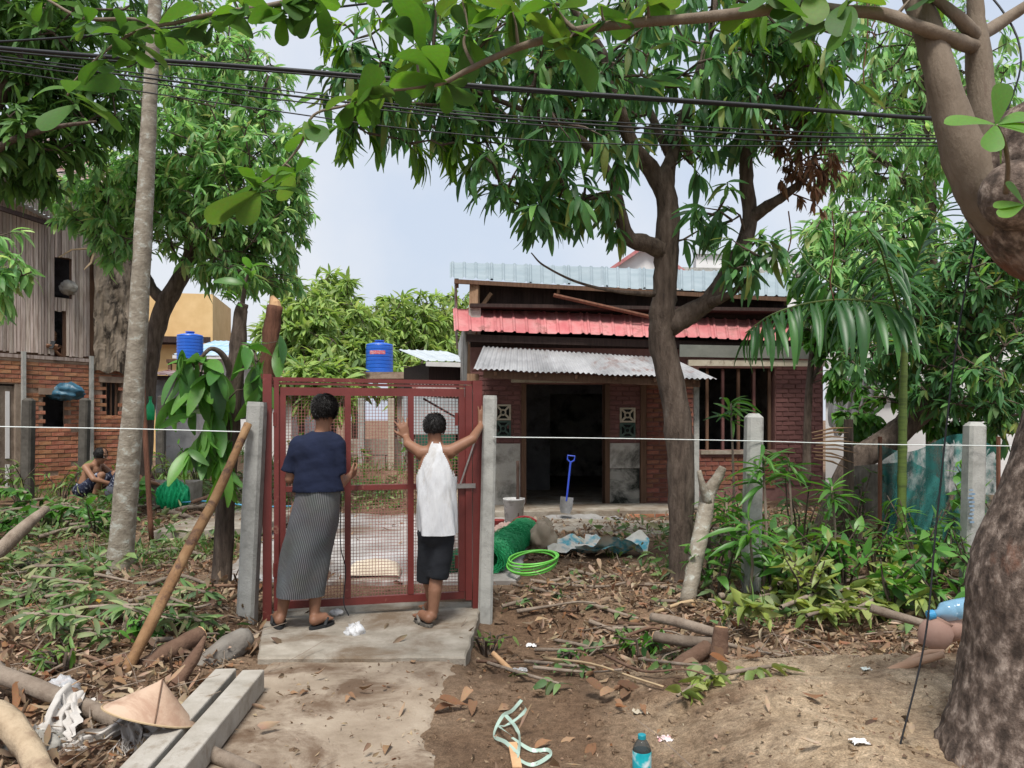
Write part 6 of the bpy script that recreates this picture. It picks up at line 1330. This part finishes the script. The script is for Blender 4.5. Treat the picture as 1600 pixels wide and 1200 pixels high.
# strap tangle and slat
STRP = clearmat('pale_green_strap', (.42,.58,.50), .75, .3)
sw_ = root('plastic_strap', G(815, 1160), 'tangle of pale green plastic strapping on the dirt', 'strap')
for sd_, rows in enumerate(([(815,1105,3.7),(800,1118,3.65),(785,1135,3.6),(772,1155,3.5),(790,1175,3.45),(810,1195,3.38)], [(815,1105,3.7),(822,1120,3.6),(808,1135,3.55),(790,1140,3.5),(780,1150,3.5),(800,1165,3.45)], [(800,1165,3.45),(830,1178,3.45),(856,1180,3.45),(858,1192,3.4),(830,1200,3.36),(800,1192,3.38)], [(790,1130,3.6),(805,1150,3.55),(812,1170,3.5),(808,1200,3.38)])):
    q = []
    for a in rows:
        g2 = G(a[0], a[1]); q.append((g2.x, g2.y, Hs(g2.x, g2.y)+.012+.03*abs(math.sin(a[0]*.13+sd_))))
    q = [Vector(t) for t in spline(q, 7)]; N = len(q)-1
    def fn(a, b):
        f_ = b*N; i = min(N-1, int(f_)); c = lerp(q[i], q[i+1], f_-i); tg = (q[i+1]-q[i]).normalized(); s2 = tg.cross(Vector((math.sin(b*7+sd_), -.8, .7))).normalized(); return c+s2*(a-.5)*.017
    part('loop', MB().grid(fn, 2, N), STRP, sw_, True)
g_ = G(808, 1195); single('wood_slat', MB().beam(g_+Vector((.0, -.12, .035)), g_+Vector((-.02, .12, .04)), .04, .02), CUTW, 'pale split wood slat under the strap tangle', 'slat')
# pot and jug by the almond tree
YJ = 4.25
c = P(1450, 1010, YJ); c.z = P(1450, 1012, YJ).z; pot = root('clay_pot', c, 'round pinkish clay pot under the blue jug by the almond trunk', 'pot'); CLAY = nm('pink_clay', [(.36,.215,.165), (.46,.30,.24)], 5, .75, .15, 30)
part('body', MB().lathe([(0, 0), (.05, 0), (.078, .04), (.088, .085), (.08, .13), (.058, .155), (.05, .165), (.056, .175), (.045, .175), (.03, .15), (0, .15)], 28, c, Matrix.Rotation(.5, 3, 'Y')), CLAY, pot, True)
part('side_pot', MB().ell(c+Vector((.13, .03, .1)), (.09, .08, .075), 20, 12), CLAY, pot, True)
c = P(1458, 960, YJ); jug = root('blue_jug', c, 'clear blue plastic jug lying on the clay pot', 'jug'); Rj = Matrix.Rotation(math.radians(78), 3, 'Y')
part('body', MB().lathe([(0, .0), (.02, .0), (.022, .03), (.052, .06), (.056, .1), (.052, .105), (.056, .11), (.055, .2), (0, .205)], 26, c, Rj), clearmat('clear_blue_plastic', (.28,.52,.72), .7, .15), jug, True)
part('cap', MB().lathe([(0, -.03), (.026, -.03), (.026, .005), (0, .005)], 18, c, Rj), nm('sky_blue_cap', [(.05,.30,.58), (.08,.38,.66)], 6, .4, 0), jug)
for i, (u, v, sz, m_, lab, cat) in enumerate(((1040,1157,.05,nm('red_white_wrapper', [(.55,.06,.10), (.7,.6,.58), (.75,.72,.7)], 20, .5, .2, 30),'red and white sweet wrapper near the water bottle','wrapper'),(1356,1048,.045,nm('green_white_wrapper', [(.5,.58,.52), (.7,.72,.7)], 14, .5, .2),'pale green wrapper beside the forked stick','wrapper'),(1343,1162,.045,WHITEW,'scrap of white paper low on the sandy bank','paper'),(1000,1115,.05,CREAM,'cream paper scrap under the wilted branch','paper'),(830,1010,.05,WHITEW,'white paper scrap beside the trench weeds','paper'),(812,1050,.07,CF,'clear film scrap at the trench edge','plastic'),(850,885,.08,CF,'clear film beside the green hose coil','plastic'),(475,1080,.03,WHITEW,'tiny white scrap on the dirt walk','paper'),(905,812,.1,PLAST,'flat grey cement lump before the porch','cement'))):
    g_ = G(u, v); rs_ = np.random.RandomState(i+5); zz = rs_.uniform(0, 1, (9, 9))
    single('litter_scrap', MB().grid(lambda a, b: g_+Vector(((a-.5)*1.2*sz*(1+.3*zz[int(b*8), 3]), (b-.5)*1.0*sz*(1+.3*zz[4, int(a*8)]), .004+sz*.28*zz[int(a*8+.01), int(b*8+.01)])), 8, 8), m_, lab, cat)
# teal net, low zinc fence, laundry, husk
TN = clearmat('teal_shade_net', (.015,.12,.11), .85, .85, 9)
tn = root('shade_net', P(1460, 840, 8.0), 'teal shade net draped along the right fence', 'net')
part('net', MB().grid(lambda a, b: P(lerp(1372, 1562, a), lerp(692+14*math.sin(a*7), 850, b), 7.7+.12*math.sin(a*14+b*2)+.06*math.sin(a*37)), 60, 10), TN, tn, True)
part('net_fold', MB().grid(lambda a, b: P(lerp(1405, 1470, a)-20*b, lerp(720+30*a*a, 840, b), 7.6+.1*math.sin(a*9+b*3)), 20, 10), TN, tn, True)
for u in (1375, 1560): p = P(u, 690, 7.75); part('pole', MB().tube([Vector((p.x, 7.75, Hs(p.x, 7.75)-.1)), Vector((p.x, 7.75, p.z+.05))], .022, 6), BARKR, tn)
zf = root('zinc_strip_fence', P(1365, 800, 8.3), 'low dark corrugated strip left of the teal net', 'fence')
roof_sheets(zf, P(1335, 728, 8.3), P(1412, 722, 8.3), P(1335, 812, 8.25), P(1412, 812, 8.25), 2, MATS['mossy_post'], .09, .012, name='zinc_sheet')
for k, (u0, u1, v0_, v1_, lab) in enumerate(((1296, 1336, 590, 665, 'white cloth hung left on the laundry line'), (1334, 1372, 590, 712, 'long pinkish white cloth hung beside the dark trunk'), (1300, 1330, 640, 680, 'short white cloth hung behind the palm husk'))):
    single('hung_cloth', MB().grid(lambda a, b: P(lerp(u0, u1, a)+3*math.sin(b*6+k), lerp(v0_, v1_+4*math.sin(a*8), b), 12.0+.15*k+.06*math.sin(a*17+k)+.03*math.sin(a*31+b*3)), 26, 10), nm('cloth_white', [(.66,.64,.65), (.74,.72,.72)], 5, .9, .1) if k == 0 else MATS['cloth_white'], lab, 'cloth', smooth=True)
cable('laundry_line', [(1285,592,12),(1340,591,12.1),(1420,588,12.2)], .006, BLACKW, 'dark line carrying the hung white cloths', 'line', n=3)
hk = root('palm_husk', P(1330, 700, 7.9), 'bunch of dry tan palm sheaths on a dark stump', 'palm husk'); part('stump', MB().tube([Vector((P(1326, 0, 7.9).x, 7.9, 0)), P(1326, 655, 7.9)], [.06, .045], 9), BARKD, hk)
for k in range(9):
    a = P(1268+random.uniform(0, 10), 676+k*5, 7.75); e = P(1345-random.uniform(0, 25), 668+k*8, 7.8); part('sheath', MB().tube([a, lerp(a, e, .5)+Vector((0, -.03, .02)), e], [.012, .022, .004], 6, flat=.5), DRYS if k else (DRYS := nm('dry_sheath', [(.26,.15,.08), (.42,.28,.17)], 6, .8, .3, 30, rnd=.2)), hk, True)

CEM = nm('wet_cement', [(.22,.21,.20), (.33,.32,.305)], 5, .8, .5, 40)
for u, v, sx, sy, lab in ((915, 815, .5, .35, 'wide dried cement spill before the porch'),):
    g_ = G(u, v); single('cement_spill', tarp(g_, sx, sy, .3, u, .07), CEM, lab, 'cement', smooth=True)
for k, (u, v0_, v1_, Y_) in enumerate(((1352, -30, 160, 6.6), (1336, -20, 90, 6.6), (1365, 0, 60, 6.5), (1232, 330, 430, 6.5), (1300, 330, 470, 6.6))):
    cable('hanging_vine', [(u, v0_, Y_), (u+4, lerp(v0_, v1_, .4), Y_), (u-3, lerp(v0_, v1_, .75), Y_), (u+3, v1_, Y_)], .006, BARKR, ['long thin vine hanging right of the dead leaf clump', 'short thin vine beside the long hanging vine', 'shortest vine hanging beside the almond limb', 'thin vine hanging over the red roof', 'thin vine hanging below the dead leaf clump', 'fine thread hanging from the left mango sprays'][k], 'vine', n=5)
# ---------------------------------------------------------------- low plants, cut branches, litter
def shrub(name, label, u, v, Y_, hgt, nst, nl, size, mat, tm, key, spread=.3, group=None, droop=.5, up=True, seed=0, cat='shrub', lean=(0, 0)):
    rng = random.Random(seed+u); c = P(u, v, Y_); c.z = Hs(c.x, c.y); r_ = root(name, c, label, cat, group); tips, dirs = [], []
    for i in range(nst):
        a = rng.uniform(0, 6.28); e = c+Vector((math.cos(a)*spread*rng.uniform(.3, 1)+lean[0], math.sin(a)*spread*rng.uniform(.3, 1)+lean[1], hgt*rng.uniform(.65, 1.05))); m_ = lerp(c, e, .5)+Vector((rng.gauss(0, .04), rng.gauss(0, .04), .05))
        part('stem', MB().tube([c-Vector((0, 0, .05)), m_, e], [.013, .009, .005], 5, False), BARKD, r_, True)
        for t in (.45, .7, 1.0): tips.append(tuple(lerp(m_, e, (t-.4)/.6))); dirs.append(tuple((e-m_).normalized()))
    tips, dirs = np.array(tips), np.array(dirs); pos, R, sc = rosettes(tips, dirs, max(1, nl//len(tips)), size, droop, (.5, 1.4), .06); leaf_objs(r_, tm, key, pos, R, sc, mat); return r_
T_WILT = [leaf_tmpl(.40, 'ovate', d, .3, 5, .02) for d in (.3, .6, -.2)]
T_DRAC = [leaf_tmpl(.13, 'lance', d, .3, 5) for d in (.2, .5)]
bg_ = 'shrubs along the right fence'
def drac(label, u, vt, Y_, n=3, size=.34, dead=False):
    """cane plant: bare cane with a rosette of strap leaves"""
    c = P(u, vt, Y_); g_ = Vector((c.x, c.y, Hs(c.x, c.y))); r_ = root('cane_plant', g_, label, 'plant', bg_); part('cane', MB().tube([g_-Vector((0,0,.05)), lerp(g_, c, .5)+Vector((.03, 0, 0)), c], [.014, .012, .01], 6), STICKG, r_, True)
    tips = np.array([tuple(c-Vector((0, 0, .07*k))) for k in range(n)]); pos, R, sc = rosettes(tips, np.tile([0, -.1, 1.], (n, 1)), 9, size, .35, (.5, 1.5), .03); leaf_objs(r_, T_DRAC, 'drac', pos, R, sc, M_SHRUB)
drac('tall strap leaved cane plant between mango trunk and fence post', 1142, 630, 7.6, 3, .32)
drac('cane plant with drooping strap leaves against the domed fence post', 1192, 712, 6.2, 4, .34)
drac('low cane plant at the foot of the domed fence post', 1170, 815, 6.1, 3, .33)
drac('cane plant right of the sawn limb', 1135, 785, 6.7, 3, .3)
drac('cane plant in front of the brick pillar', 1232, 715, 7.2, 3, .32)
drac('cane plant before the dark corrugated strip', 1300, 760, 7.0, 3, .3)
for k, (u, v, Y_, h, n, nl, s_, m_, tm, key, lab) in enumerate((
   (1120,900,6.3,.55,6,60,.17,M_SHRUB,T_OVAT,'s1','leafy shrub at the foot of the sawn limb'),(1210,900,6.2,.6,6,60,.18,M_SHRUB,T_OVAT,'s1','leafy shrub below the domed fence post'),(1290,860,6.6,.6,7,66,.17,M_SHRUB,T_OVAT,'s1','leafy shrub under the palm husk'),
   (1370,860,6.8,.6,6,60,.17,M_SHRUB,T_MANGO,'s2','narrow leaved shrub in front of the palm stem'),(1450,870,6.6,.55,6,60,.18,M_SHRUB,T_OVAT,'s1','leafy shrub before the teal net'),(1480,940,5.6,.45,6,54,.15,M_SHRUB,T_OVAT,'s1','leafy shrub touching the almond trunk'),
   (1250,800,7.6,.9,6,60,.18,M_LEAFD,T_MANGO,'s3','dark narrow leaved shrub before the brick pillar'),(1340,800,7.8,.8,6,60,.17,M_LEAFD,T_OVAT,'s4','dark shrub below the laundry'),(1570,720,7.0,1.0,6,60,.2,M_SHRUB,T_OVAT,'s1','leafy shrub behind the almond trunk'),(1530,850,6.3,.6,6,54,.16,M_LEAFD,T_OVAT,'s4','dark shrub at the whitish fence post'),
   (1000,1010,5.2,.16,7,42,.12,M_SHRUB,T_OVAT,'s1','small bright weed clump in the trench'),(890,1050,5.05,.1,6,30,.1,M_SHRUB,T_OVAT,'s1','low weed clump beside the gate slab corner'),(760,1010,5.3,.14,8,46,.08,M_GRASS,T_OVAT,'s5','ferny weed clump against the gate slab'),
   (30,730,11.8,.7,7,70,.2,M_GRASS,T_MANGO,'s6','weedy shrub by the shuttered doorway fence'),(95,735,11.5,.6,7,70,.2,M_GRASS,T_MANGO,'s6','weedy shrub below the brick window'),(175,740,12,.7,7,70,.2,M_GRASS,T_MANGO,'s6','weedy shrub behind the squatting people'),(260,725,13,.7,7,70,.22,M_GRASS,T_MANGO,'s6','weedy shrub under the grey shed'),(310,720,13,.7,7,70,.22,M_SHRUB,T_OVAT,'s1','leafy shrub behind the pruned sapling'),
   (200,800,10.2,.55,6,60,.2,M_SHRUB,T_OVAT,'s1','big leaved shrub hiding the squatting people'),(150,830,9.2,.45,6,60,.18,M_SHRUB,T_OVAT,'s1','leafy shrub left of the pale trunk'),(240,1010,4.9,.15,7,46,.14,M_SHRUB,T_OVAT,'s1','broad leaved weeds behind the brown log'),(95,1040,4.3,.13,9,60,.1,M_GRASS,T_MANGO,'s6','low green weeds behind the grey bark pole'),
   (1180,860,7.0,.75,6,60,.18,M_SHRUB,T_OVAT,'s1','tall leafy shrub behind the domed fence post'),(1320,870,6.5,.6,7,66,.19,M_SHRUB,T_OVAT,'s1','tall leafy shrub between post and palm stem'),(1440,860,7.0,.7,6,60,.2,M_SHRUB,T_MANGO,'s2','tall narrow leaved shrub before the net fold'),(1250,920,5.9,.6,6,60,.17,M_CUT,T_WILT,'w1','yellowing shrub behind the wilted heap'),(1400,930,5.7,.5,6,54,.16,M_SHRUB,T_OVAT,'s1','leafy shrub behind the broken pale branch'),(1110,820,7.0,.8,6,60,.17,M_LEAFD,T_MANGO,'s3','dark narrow leaved shrub behind the sawn limb'),(470,680,15.6,.8,7,60,.22,M_GRASS,T_OVAT,'s5','weed bush behind the first man'),(560,680,15.8,.8,7,60,.22,M_GRASS,T_OVAT,'s5','weed bush left of the cream post'),(650,670,15.6,.9,7,60,.22,M_SHRUB,T_OVAT,'s1','weed bush right of the cream post'),(705,660,15.0,.9,6,54,.22,M_SHRUB,T_OVAT,'s1','weed bush in front of the zinc screen'))):
    shrub('shrub', lab, u, v, Y_, h, n, nl, s_, m_, tm, key, spread=.14+.32*h, group=None, seed=k)
def cut_branch(label, rows, nl, size, mat, tm, key, flat=.5, name='cut_branch', lift=.05, cat='branch', group=None):
    pts = []
    for u, v, w_ in rows: g_ = G(u, v); pts.append((g_.x, g_.y, Hs(g_.x, g_.y)+lift, w_/2/F*g_.y))
    s_ = spline(pts, 6); q = [Vector(t[:3]) for t in s_]; r_ = root(name, q[0]-Vector((0,0,lift)), label, cat, group); part('stem', MB().tube(q, [max(.002, t[3]) for t in s_], 6, False), STICKG, r_, True)
    i = np.random.randint(1, len(q), nl); pos = np.array([tuple(q[k]) for k in i]); D = np.random.normal(size=(nl, 3))*np.array([1, .8, .35])+np.array([0, -.5, -.1]); leaf_objs(r_, tm, key, pos, orient(D, np.tile([0, 0, 1.], (nl, 1))+np.random.normal(size=(nl, 3))*.5), np.random.uniform(.7, 1.1, nl)*size, mat)
cut_branch('wilted yellow green branch lying on the sandy bank', [(1058,1105,5),(1100,1078,7),(1150,1065,7),(1215,1055,5)], 30, .14, M_CUT, T_WILT, 'w1')
cb_ = 'wilted leaf heap on the bank'
for k, (rows, lab) in enumerate((([(1190,960,8),(1240,930,8),(1300,920,6)], 'wilted pale green branch at the left of the bank heap'), ([(1220,985,7),(1280,960,7),(1350,950,5)], 'wilted pale branch low in the bank heap'), ([(1230,930,7),(1290,905,7),(1345,905,5)], 'wilted pale branch topping the bank heap'), ([(1340,985,6),(1390,960,6),(1440,955,5)], 'wilted leaf branch beside the clay pot'), ([(1130,940,7),(1180,905,7),(1230,890,5)], 'wilted branch right of the sawn limb'), ([(1250,880,7),(1310,865,7),(1380,870,5)], 'wilted branch below the palm stem'), ([(1380,920,6),(1430,905,6),(1480,900,5)], 'wilted branch behind the broken pale branch'), ([(1260,1000,6),(1310,985,6),(1360,990,5)], 'wilted branch hanging over the bank edge'))):
    cut_branch(lab, rows, 34, .17, M_CUT, T_WILT, 'w1', lift=.16, group=cb_)
gl = 'cut green branches heaped on the left'
for k, (rows, lab) in enumerate((([(20,820,7),(80,800,7),(130,795,5)], 'cut leafy branch left of the squatting people'), ([(60,850,7),(120,835,7),(180,835,5)], 'cut leafy branch in front of the squatting people'), ([(10,900,8),(70,880,7),(140,870,5)], 'cut leafy branch under the thick grey branch'), ([(90,900,7),(150,885,7),(175,870,5)], 'cut leafy branch at the pale trunk foot, left side'), ([(220,880,7),(270,870,7),(320,880,5)], 'cut leafy branch between pale trunk and sapling'), ([(230,930,7),(280,915,7),(325,930,5)], 'cut leafy branch by the sapling foot'), ([(20,955,7),(70,935,7),(120,930,5)], 'cut leafy branch behind the reddish stick'), ([(200,960,7),(250,950,7),(300,970,5)], 'cut leafy branch behind the leaning orange pole'))):
    cut_branch(lab, rows, 34, .17, M_LITG, T_MANGO, 'lg', lift=.08, group=gl)
rng_ = random.Random(4)
LMK = [((187,880), 'beside the pale trunk'), ((137,780), 'near the squatting people'), ((345,940), 'by the sapling foot'), ((30,850), 'against the thick grey branch'), ((265,860), 'behind the leaning orange pole'), ((145,950), 'close to the yellow leaf'), ((300,1010), 'by the brown log'), ((30,1010), 'over the reddish stick'), ((60,1060), 'along the grey bark pole'),
       ((1172,900), 'below the domed fence post'), ((1074,940), 'at the sawn limb foot'), ((1408,860), 'by the palm stem'), ((1516,900), 'by the whitish fence post'), ((1440,990), 'behind the clay pot'), ((1300,850), 'below the palm husk'), ((1290,960), 'on the wilted heap'), ((1125,1010), 'beside the upright stump'),
       ((831,890), 'below the hose coil'), ((960,1010), 'among the trench weeds'), ((850,1040), 'near the gate slab corner'), ((950,1080), 'on the tan dry leaves'), ((950,900), 'below the printed sacks')]
LMP = None
def near(u, v):
    global LMP
    if LMP is None: LMP = [(G(*a), t) for a, t in LMK]
    g_ = G(u, v); return min(LMP, key=lambda q: (q[0]-g_).length)[1]
def brush(n, reg, nl, size, mat, tm, key, label, group, lift, stk=None):
    for k in range(n):
        u, v = rng_.uniform(reg[0], reg[1]), rng_.uniform(reg[2], reg[3]); a = rng_.uniform(-.5, .5); L_ = rng_.uniform(45, 95)*(v-600)/330
        cut_branch(label+' '+near(u, v), [(u-L_*math.cos(a)*.5, v-L_*math.sin(a)*.3, 6), (u, v, 6), (u+L_*math.cos(a)*.5, v+L_*math.sin(a)*.3, 4)], nl, size, mat, tm, key, lift=rng_.uniform(lift[0], lift[1]), group=group)
brush(26, (-10, 330, 800, 1030), 26, .17, M_LITG, T_MANGO, 'lg', 'leafy cut mango branch', gl, (.06, .2))
brush(9, (0, 200, 780, 850), 26, .2, M_SHRUB, T_OVAT, 's1', 'broad leaved green branch heaped', 'broad leaved branches by the squatters', (.08, .28))
brush(16, (1110, 1500, 830, 985), 22, .15, M_LITG, T_OVAT, 'lg2', 'cut leafy branch in the right brush', 'cut branches along the right fence', (.05, .25))
brush(14, (1150, 1430, 870, 1000), 26, .18, M_CUT, T_WILT, 'w1', 'wilted pale leafed branch piled', cb_, (.08, .24))
brush(14, (800, 1060, 900, 1070), 11, .11, M_LITG, T_OVAT, 'lg2', 'small green cut branch', 'small cut branches in the trench', (.02, .06))
def bare(n, reg, label, group, w_=(5, 11)):
    for k in range(n):
        u, v = rng_.uniform(reg[0], reg[1]), rng_.uniform(reg[2], reg[3]); a = rng_.uniform(-.6, .6); L_ = rng_.uniform(60, 150)*(v-600)/330; q = []
        for t in (-.5, -.1, .25, .5):
            g_ = G(u+L_*t*math.cos(a), v+L_*t*math.sin(a)*.45); q.append((g_.x+rng_.gauss(0, .02), g_.y, Hs(g_.x, g_.y)+rng_.uniform(.02, .1), rng_.uniform(w_[0], w_[1])*(1-.5*(t+.5))/2/F*g_.y))
        s_ = spline(q, 4); single('brush_stick', MB().tube([Vector(t[:3]) for t in s_], [max(.002, t[3]) for t in s_], 6, True, .08), rng_.choice((STICKG, STICKB, STICKG, BAMBOO)), label+' '+near(u, v), 'stick', group, smooth=True)
bare(18, (-10, 330, 790, 1060), 'bare loose stick', 'sticks in the left brush heap')
bare(16, (1080, 1480, 840, 1000), 'bare stick in the right brush', 'sticks along the right fence')
bare(10, (800, 1060, 900, 1080), 'short bare stick', 'sticks in the trench litter', (4, 8))
# single big dry leaves
T_BIG = [leaf_tmpl(.55, 'obov', d, .35, 6, .04) for d in (-.3, .3)]
def dryleaf(u, v, size, mat, label, n=1, key='dl', rise=.02):
    g_ = G(u, v); r_ = root('fallen_leaf', g_, label, 'leaf', None); pos = np.tile(np.array((g_.x, g_.y, Hs(g_.x, g_.y)+rise)), (n, 1))+np.random.normal(size=(n, 3))*np.array([.05, .05, .008]); D = np.random.normal(size=(n, 3))*np.array([1, 1, .12])
    leaf_objs(r_, T_BIG, key, pos, orient(D, np.tile([0, -.3, 1.], (n, 1))), np.random.uniform(.8, 1.1, n)*size*.72, mat)
dryleaf(145, 952, .16, M_YEL, 'yellow leaf standing out in the left litter', 1, 'yl', .06)
for u, v, s_, n, lab in ((725,1112,.19,4,'curled dry leaves on the dirt walk edge'),(965,1085,.2,5,'heap of tan dry leaves before the thickest log'),(935,1052,.18,4,'dry orange leaves at the trench edge'),(1140,1035,.17,3,'dry brown leaves behind the upright stump'),(895,1165,.14,3,'dry leaf scraps left of the water bottle'),(980,1115,.1,3,'small orange leaves under the paper scrap'),(665,1035,.11,2,'dry leaf at the gate slab front edge'),(470,1090,.1,2,'dry leaves on the old path'),(560,1100,.08,2,'small dry leaf midway down the old path'),(150,1060,.17,4,'big dry leaves heaped behind the hat'),(120,1040,.18,5,'dry leaf heap behind the grey pole'),(85,1130,.13,3,'dry leaves under the rags'),(1215,940,.2,2,'orange dry leaf in the wilted heap'),(1190,985,.15,3,'dry leaf beside the wilted heap'),(845,955,.12,3,'tan dry leaves in front of the hose coil'),(20,1120,.18,5,'dry orange leaves behind the yellow pole'),(190,1010,.15,5,'brown dry leaves near the orange pole'),(330,985,.14,4,'dry leaves at the mud caked log'),(1480,860,.2,2,'tan dry leaf sheath before the whitish post'),(1290,840,.2,3,'dry tan leaves behind the wilted heap'),(620,1075,.06,2,'dry leaf bits beside the old path')):
    dryleaf(u, v, s_, M_DRY, lab, n)
# uncountable litter
def scatter(n, dens, x=(-6.5, 6.5), y=(2.9, 13.5), seed=0):
    rng = np.random.RandomState(seed); X_ = rng.uniform(x[0], x[1], n); Y_ = y[0]+(y[1]-y[0])*rng.uniform(0, 1, n)**1.35
    k = (np.abs(X_) < .72*Y_+.3) & (rng.uniform(0, 1, n) < dens(X_, Y_)); return X_[k], Y_[k]
def d_dry(x, y):
    path = sst((.80-np.abs(x+.93+.07*(y-4)))/.15)*(y < 6.9); mound = sst((x-.55)/.5)*sst((4.75-y)/.3); yard = ((x > -2.9) & (x < .15) & (y > 6.7) & (y < 12.3)); house_ = (x > -.8) & (y > 11.3); fork = sst((x+.3)/.2)*sst((4.55-y)/.4)
    d = .75*sst((fbm(x*.9, y*.9, 3, 31)+.22)/.3); d = d*(1-.97*path)*(1-.93*mound)*(1-.85*fork)*np.where(yard, .10, 1)*np.where(house_, 0, 1); return d+.012*(1-path)
def d_green(x, y):
    left = sst((-1.75-x)/.3)*sst((y-4.6)/1.2); rt = sst((x-.9)/.5)*sst((y-5.0)/.5)*.7; yard = ((x > -2.9) & (x < .15) & (y > 6.7) & (y < 12.3)); house_ = (x > -.8) & (y > 11.3)
    return np.maximum(left*sst((fbm(x*.8, y*.8, 3, 12)+.12)/.2), rt*sst((fbm(x, y, 3, 17)+.05)/.2))*np.where(yard | house_, 0, 1)
def flatcloud(name, X_, Y_, tm, mat, size, pile, tilt, label, cat):
    n = len(X_); D = np.random.normal(size=(n, 3)); D[:, 2] *= tilt; UPv = np.tile([0, 0, 1.], (n, 1))+np.random.normal(size=(n, 3))*tilt*1.6; pos = np.stack([X_, Y_, H(X_, Y_)+.008+np.random.uniform(0, 1, n)**2*pile], -1)
    o = link(name, cloud_mesh(name, tm, pos, orient(D, UPv), np.random.uniform(size[0], size[1], n), mat)); return tag(o, label, cat, None, 'stuff')
X_, Y_ = scatter(60000, d_dry, seed=1); flatcloud('leaf_litter', X_, Y_, T_LIT, M_LITT, (.035, .115), .07, .5, 'brown dry leaf litter covering the ground', 'leaf litter')
X_, Y_ = scatter(34000, d_green, seed=2); flatcloud('green_litter', X_, Y_, T_MFAR+T_LIT[:1], M_LITG, (.07, .18), .20, .5, 'cut green leaves strewn over the ground', 'leaf litter')
X_, Y_ = scatter(4200, lambda x, y: np.clip(d_dry(x, y)*.9+d_green(x, y)*.6, 0, 1), seed=3); tm_ = MB()
for x_, y_ in zip(X_, Y_):
    a = random.uniform(0, 6.28); L_ = random.uniform(.08, .45); z_ = Hs(x_, y_)+.015; e = Vector((math.cos(a)*L_, math.sin(a)*L_, random.uniform(-.02, .12))); c = Vector((x_, y_, z_)); rr_ = random.uniform(.002, .006); tm_.tube([c, c+e*.5+Vector((random.gauss(0, .02), random.gauss(0, .02), .015)), c+e], [rr_, rr_*.8, rr_*.4], 4, False)
me = tm_.mesh('twig_litter'); me.materials.append(STICKG); tag(link('twig_litter', me), 'thin grey twigs strewn through the litter', 'twigs', None, 'stuff')
def d_grass(x, y): return d_green(x, y)*.5*sst((fbm(x*1.3, y*1.3, 3, 40)+.02)/.1)+(y > 12)*.5*(x < -1)
X_, Y_ = scatter(9000, d_grass, y=(3.2, 17), x=(-9, 8), seed=4); n = len(X_)
if n:
    idx_ = np.repeat(np.arange(n), 6); m_ = len(idx_); D = np.random.normal(size=(m_, 3))*np.array([.5, .5, .2])+np.array([0, 0, 1.]); pos = np.stack([X_[idx_]+np.random.normal(size=m_)*.03, Y_[idx_]+np.random.normal(size=m_)*.03, H(X_[idx_], Y_[idx_])-.01], -1)
    tag(link('grass', cloud_mesh('grass', T_BLADE, pos, orient(D, np.random.normal(size=(m_, 3))), np.random.uniform(.12, .34, m_), M_GRASS)), 'thin green grass growing between the litter', 'grass', None, 'stuff')
T_CHIP = [leaf_tmpl(.6, 'ovate', .2, .3, 2), leaf_tmpl(.2, 'lance', .1, .3, 2)]
X_, Y_ = scatter(70000, lambda x, y: np.clip(d_dry(x, y)*1.1+.10, 0, 1), x=(-4.5, 4.5), y=(2.8, 8), seed=9); flatcloud('fine_debris', X_, Y_, T_CHIP, M_LITT, (.008, .035), .02, .6, 'fine crushed leaf and straw debris on the soil', 'debris')
# clods and pebbles of the dug earth
def d_clod(x, y): return .5*sst((x+.35)/.2)*sst((y-3.2)/.5)*sst((6.5-y)/.5)*sst((1.6-x)/.6)+.25*sst((-x-1.5)/.2)*sst((6-y)/.5)+.10
X_, Y_ = scatter(5200, d_clod, x=(-3.5, 3.2), y=(2.8, 7), seed=6); ico = MB().ell((0, 0, 0), (1, 1, .7), 6, 4); V0 = np.array(ico.v); Q0 = np.array(ico.f)
n = len(X_); jit = 1+.35*np.random.normal(size=(n, len(V0), 1)).clip(-1.5, 1.5)*.6; VV = V0[None]*jit*(np.random.uniform(.12, 1, n)**3)[:, None, None]*.032+np.stack([X_, Y_, H(X_, Y_)+.002], -1)[:, None, :]
me = npmesh('soil_clods', VV.reshape(-1, 3), (Q0[None]+np.arange(n)[:, None, None]*len(V0)).reshape(-1, 4), DIRT, False); tag(link('soil_clods', me), 'loose clods of dug brown earth beside the walk', 'soil clods', None, 'stuff')
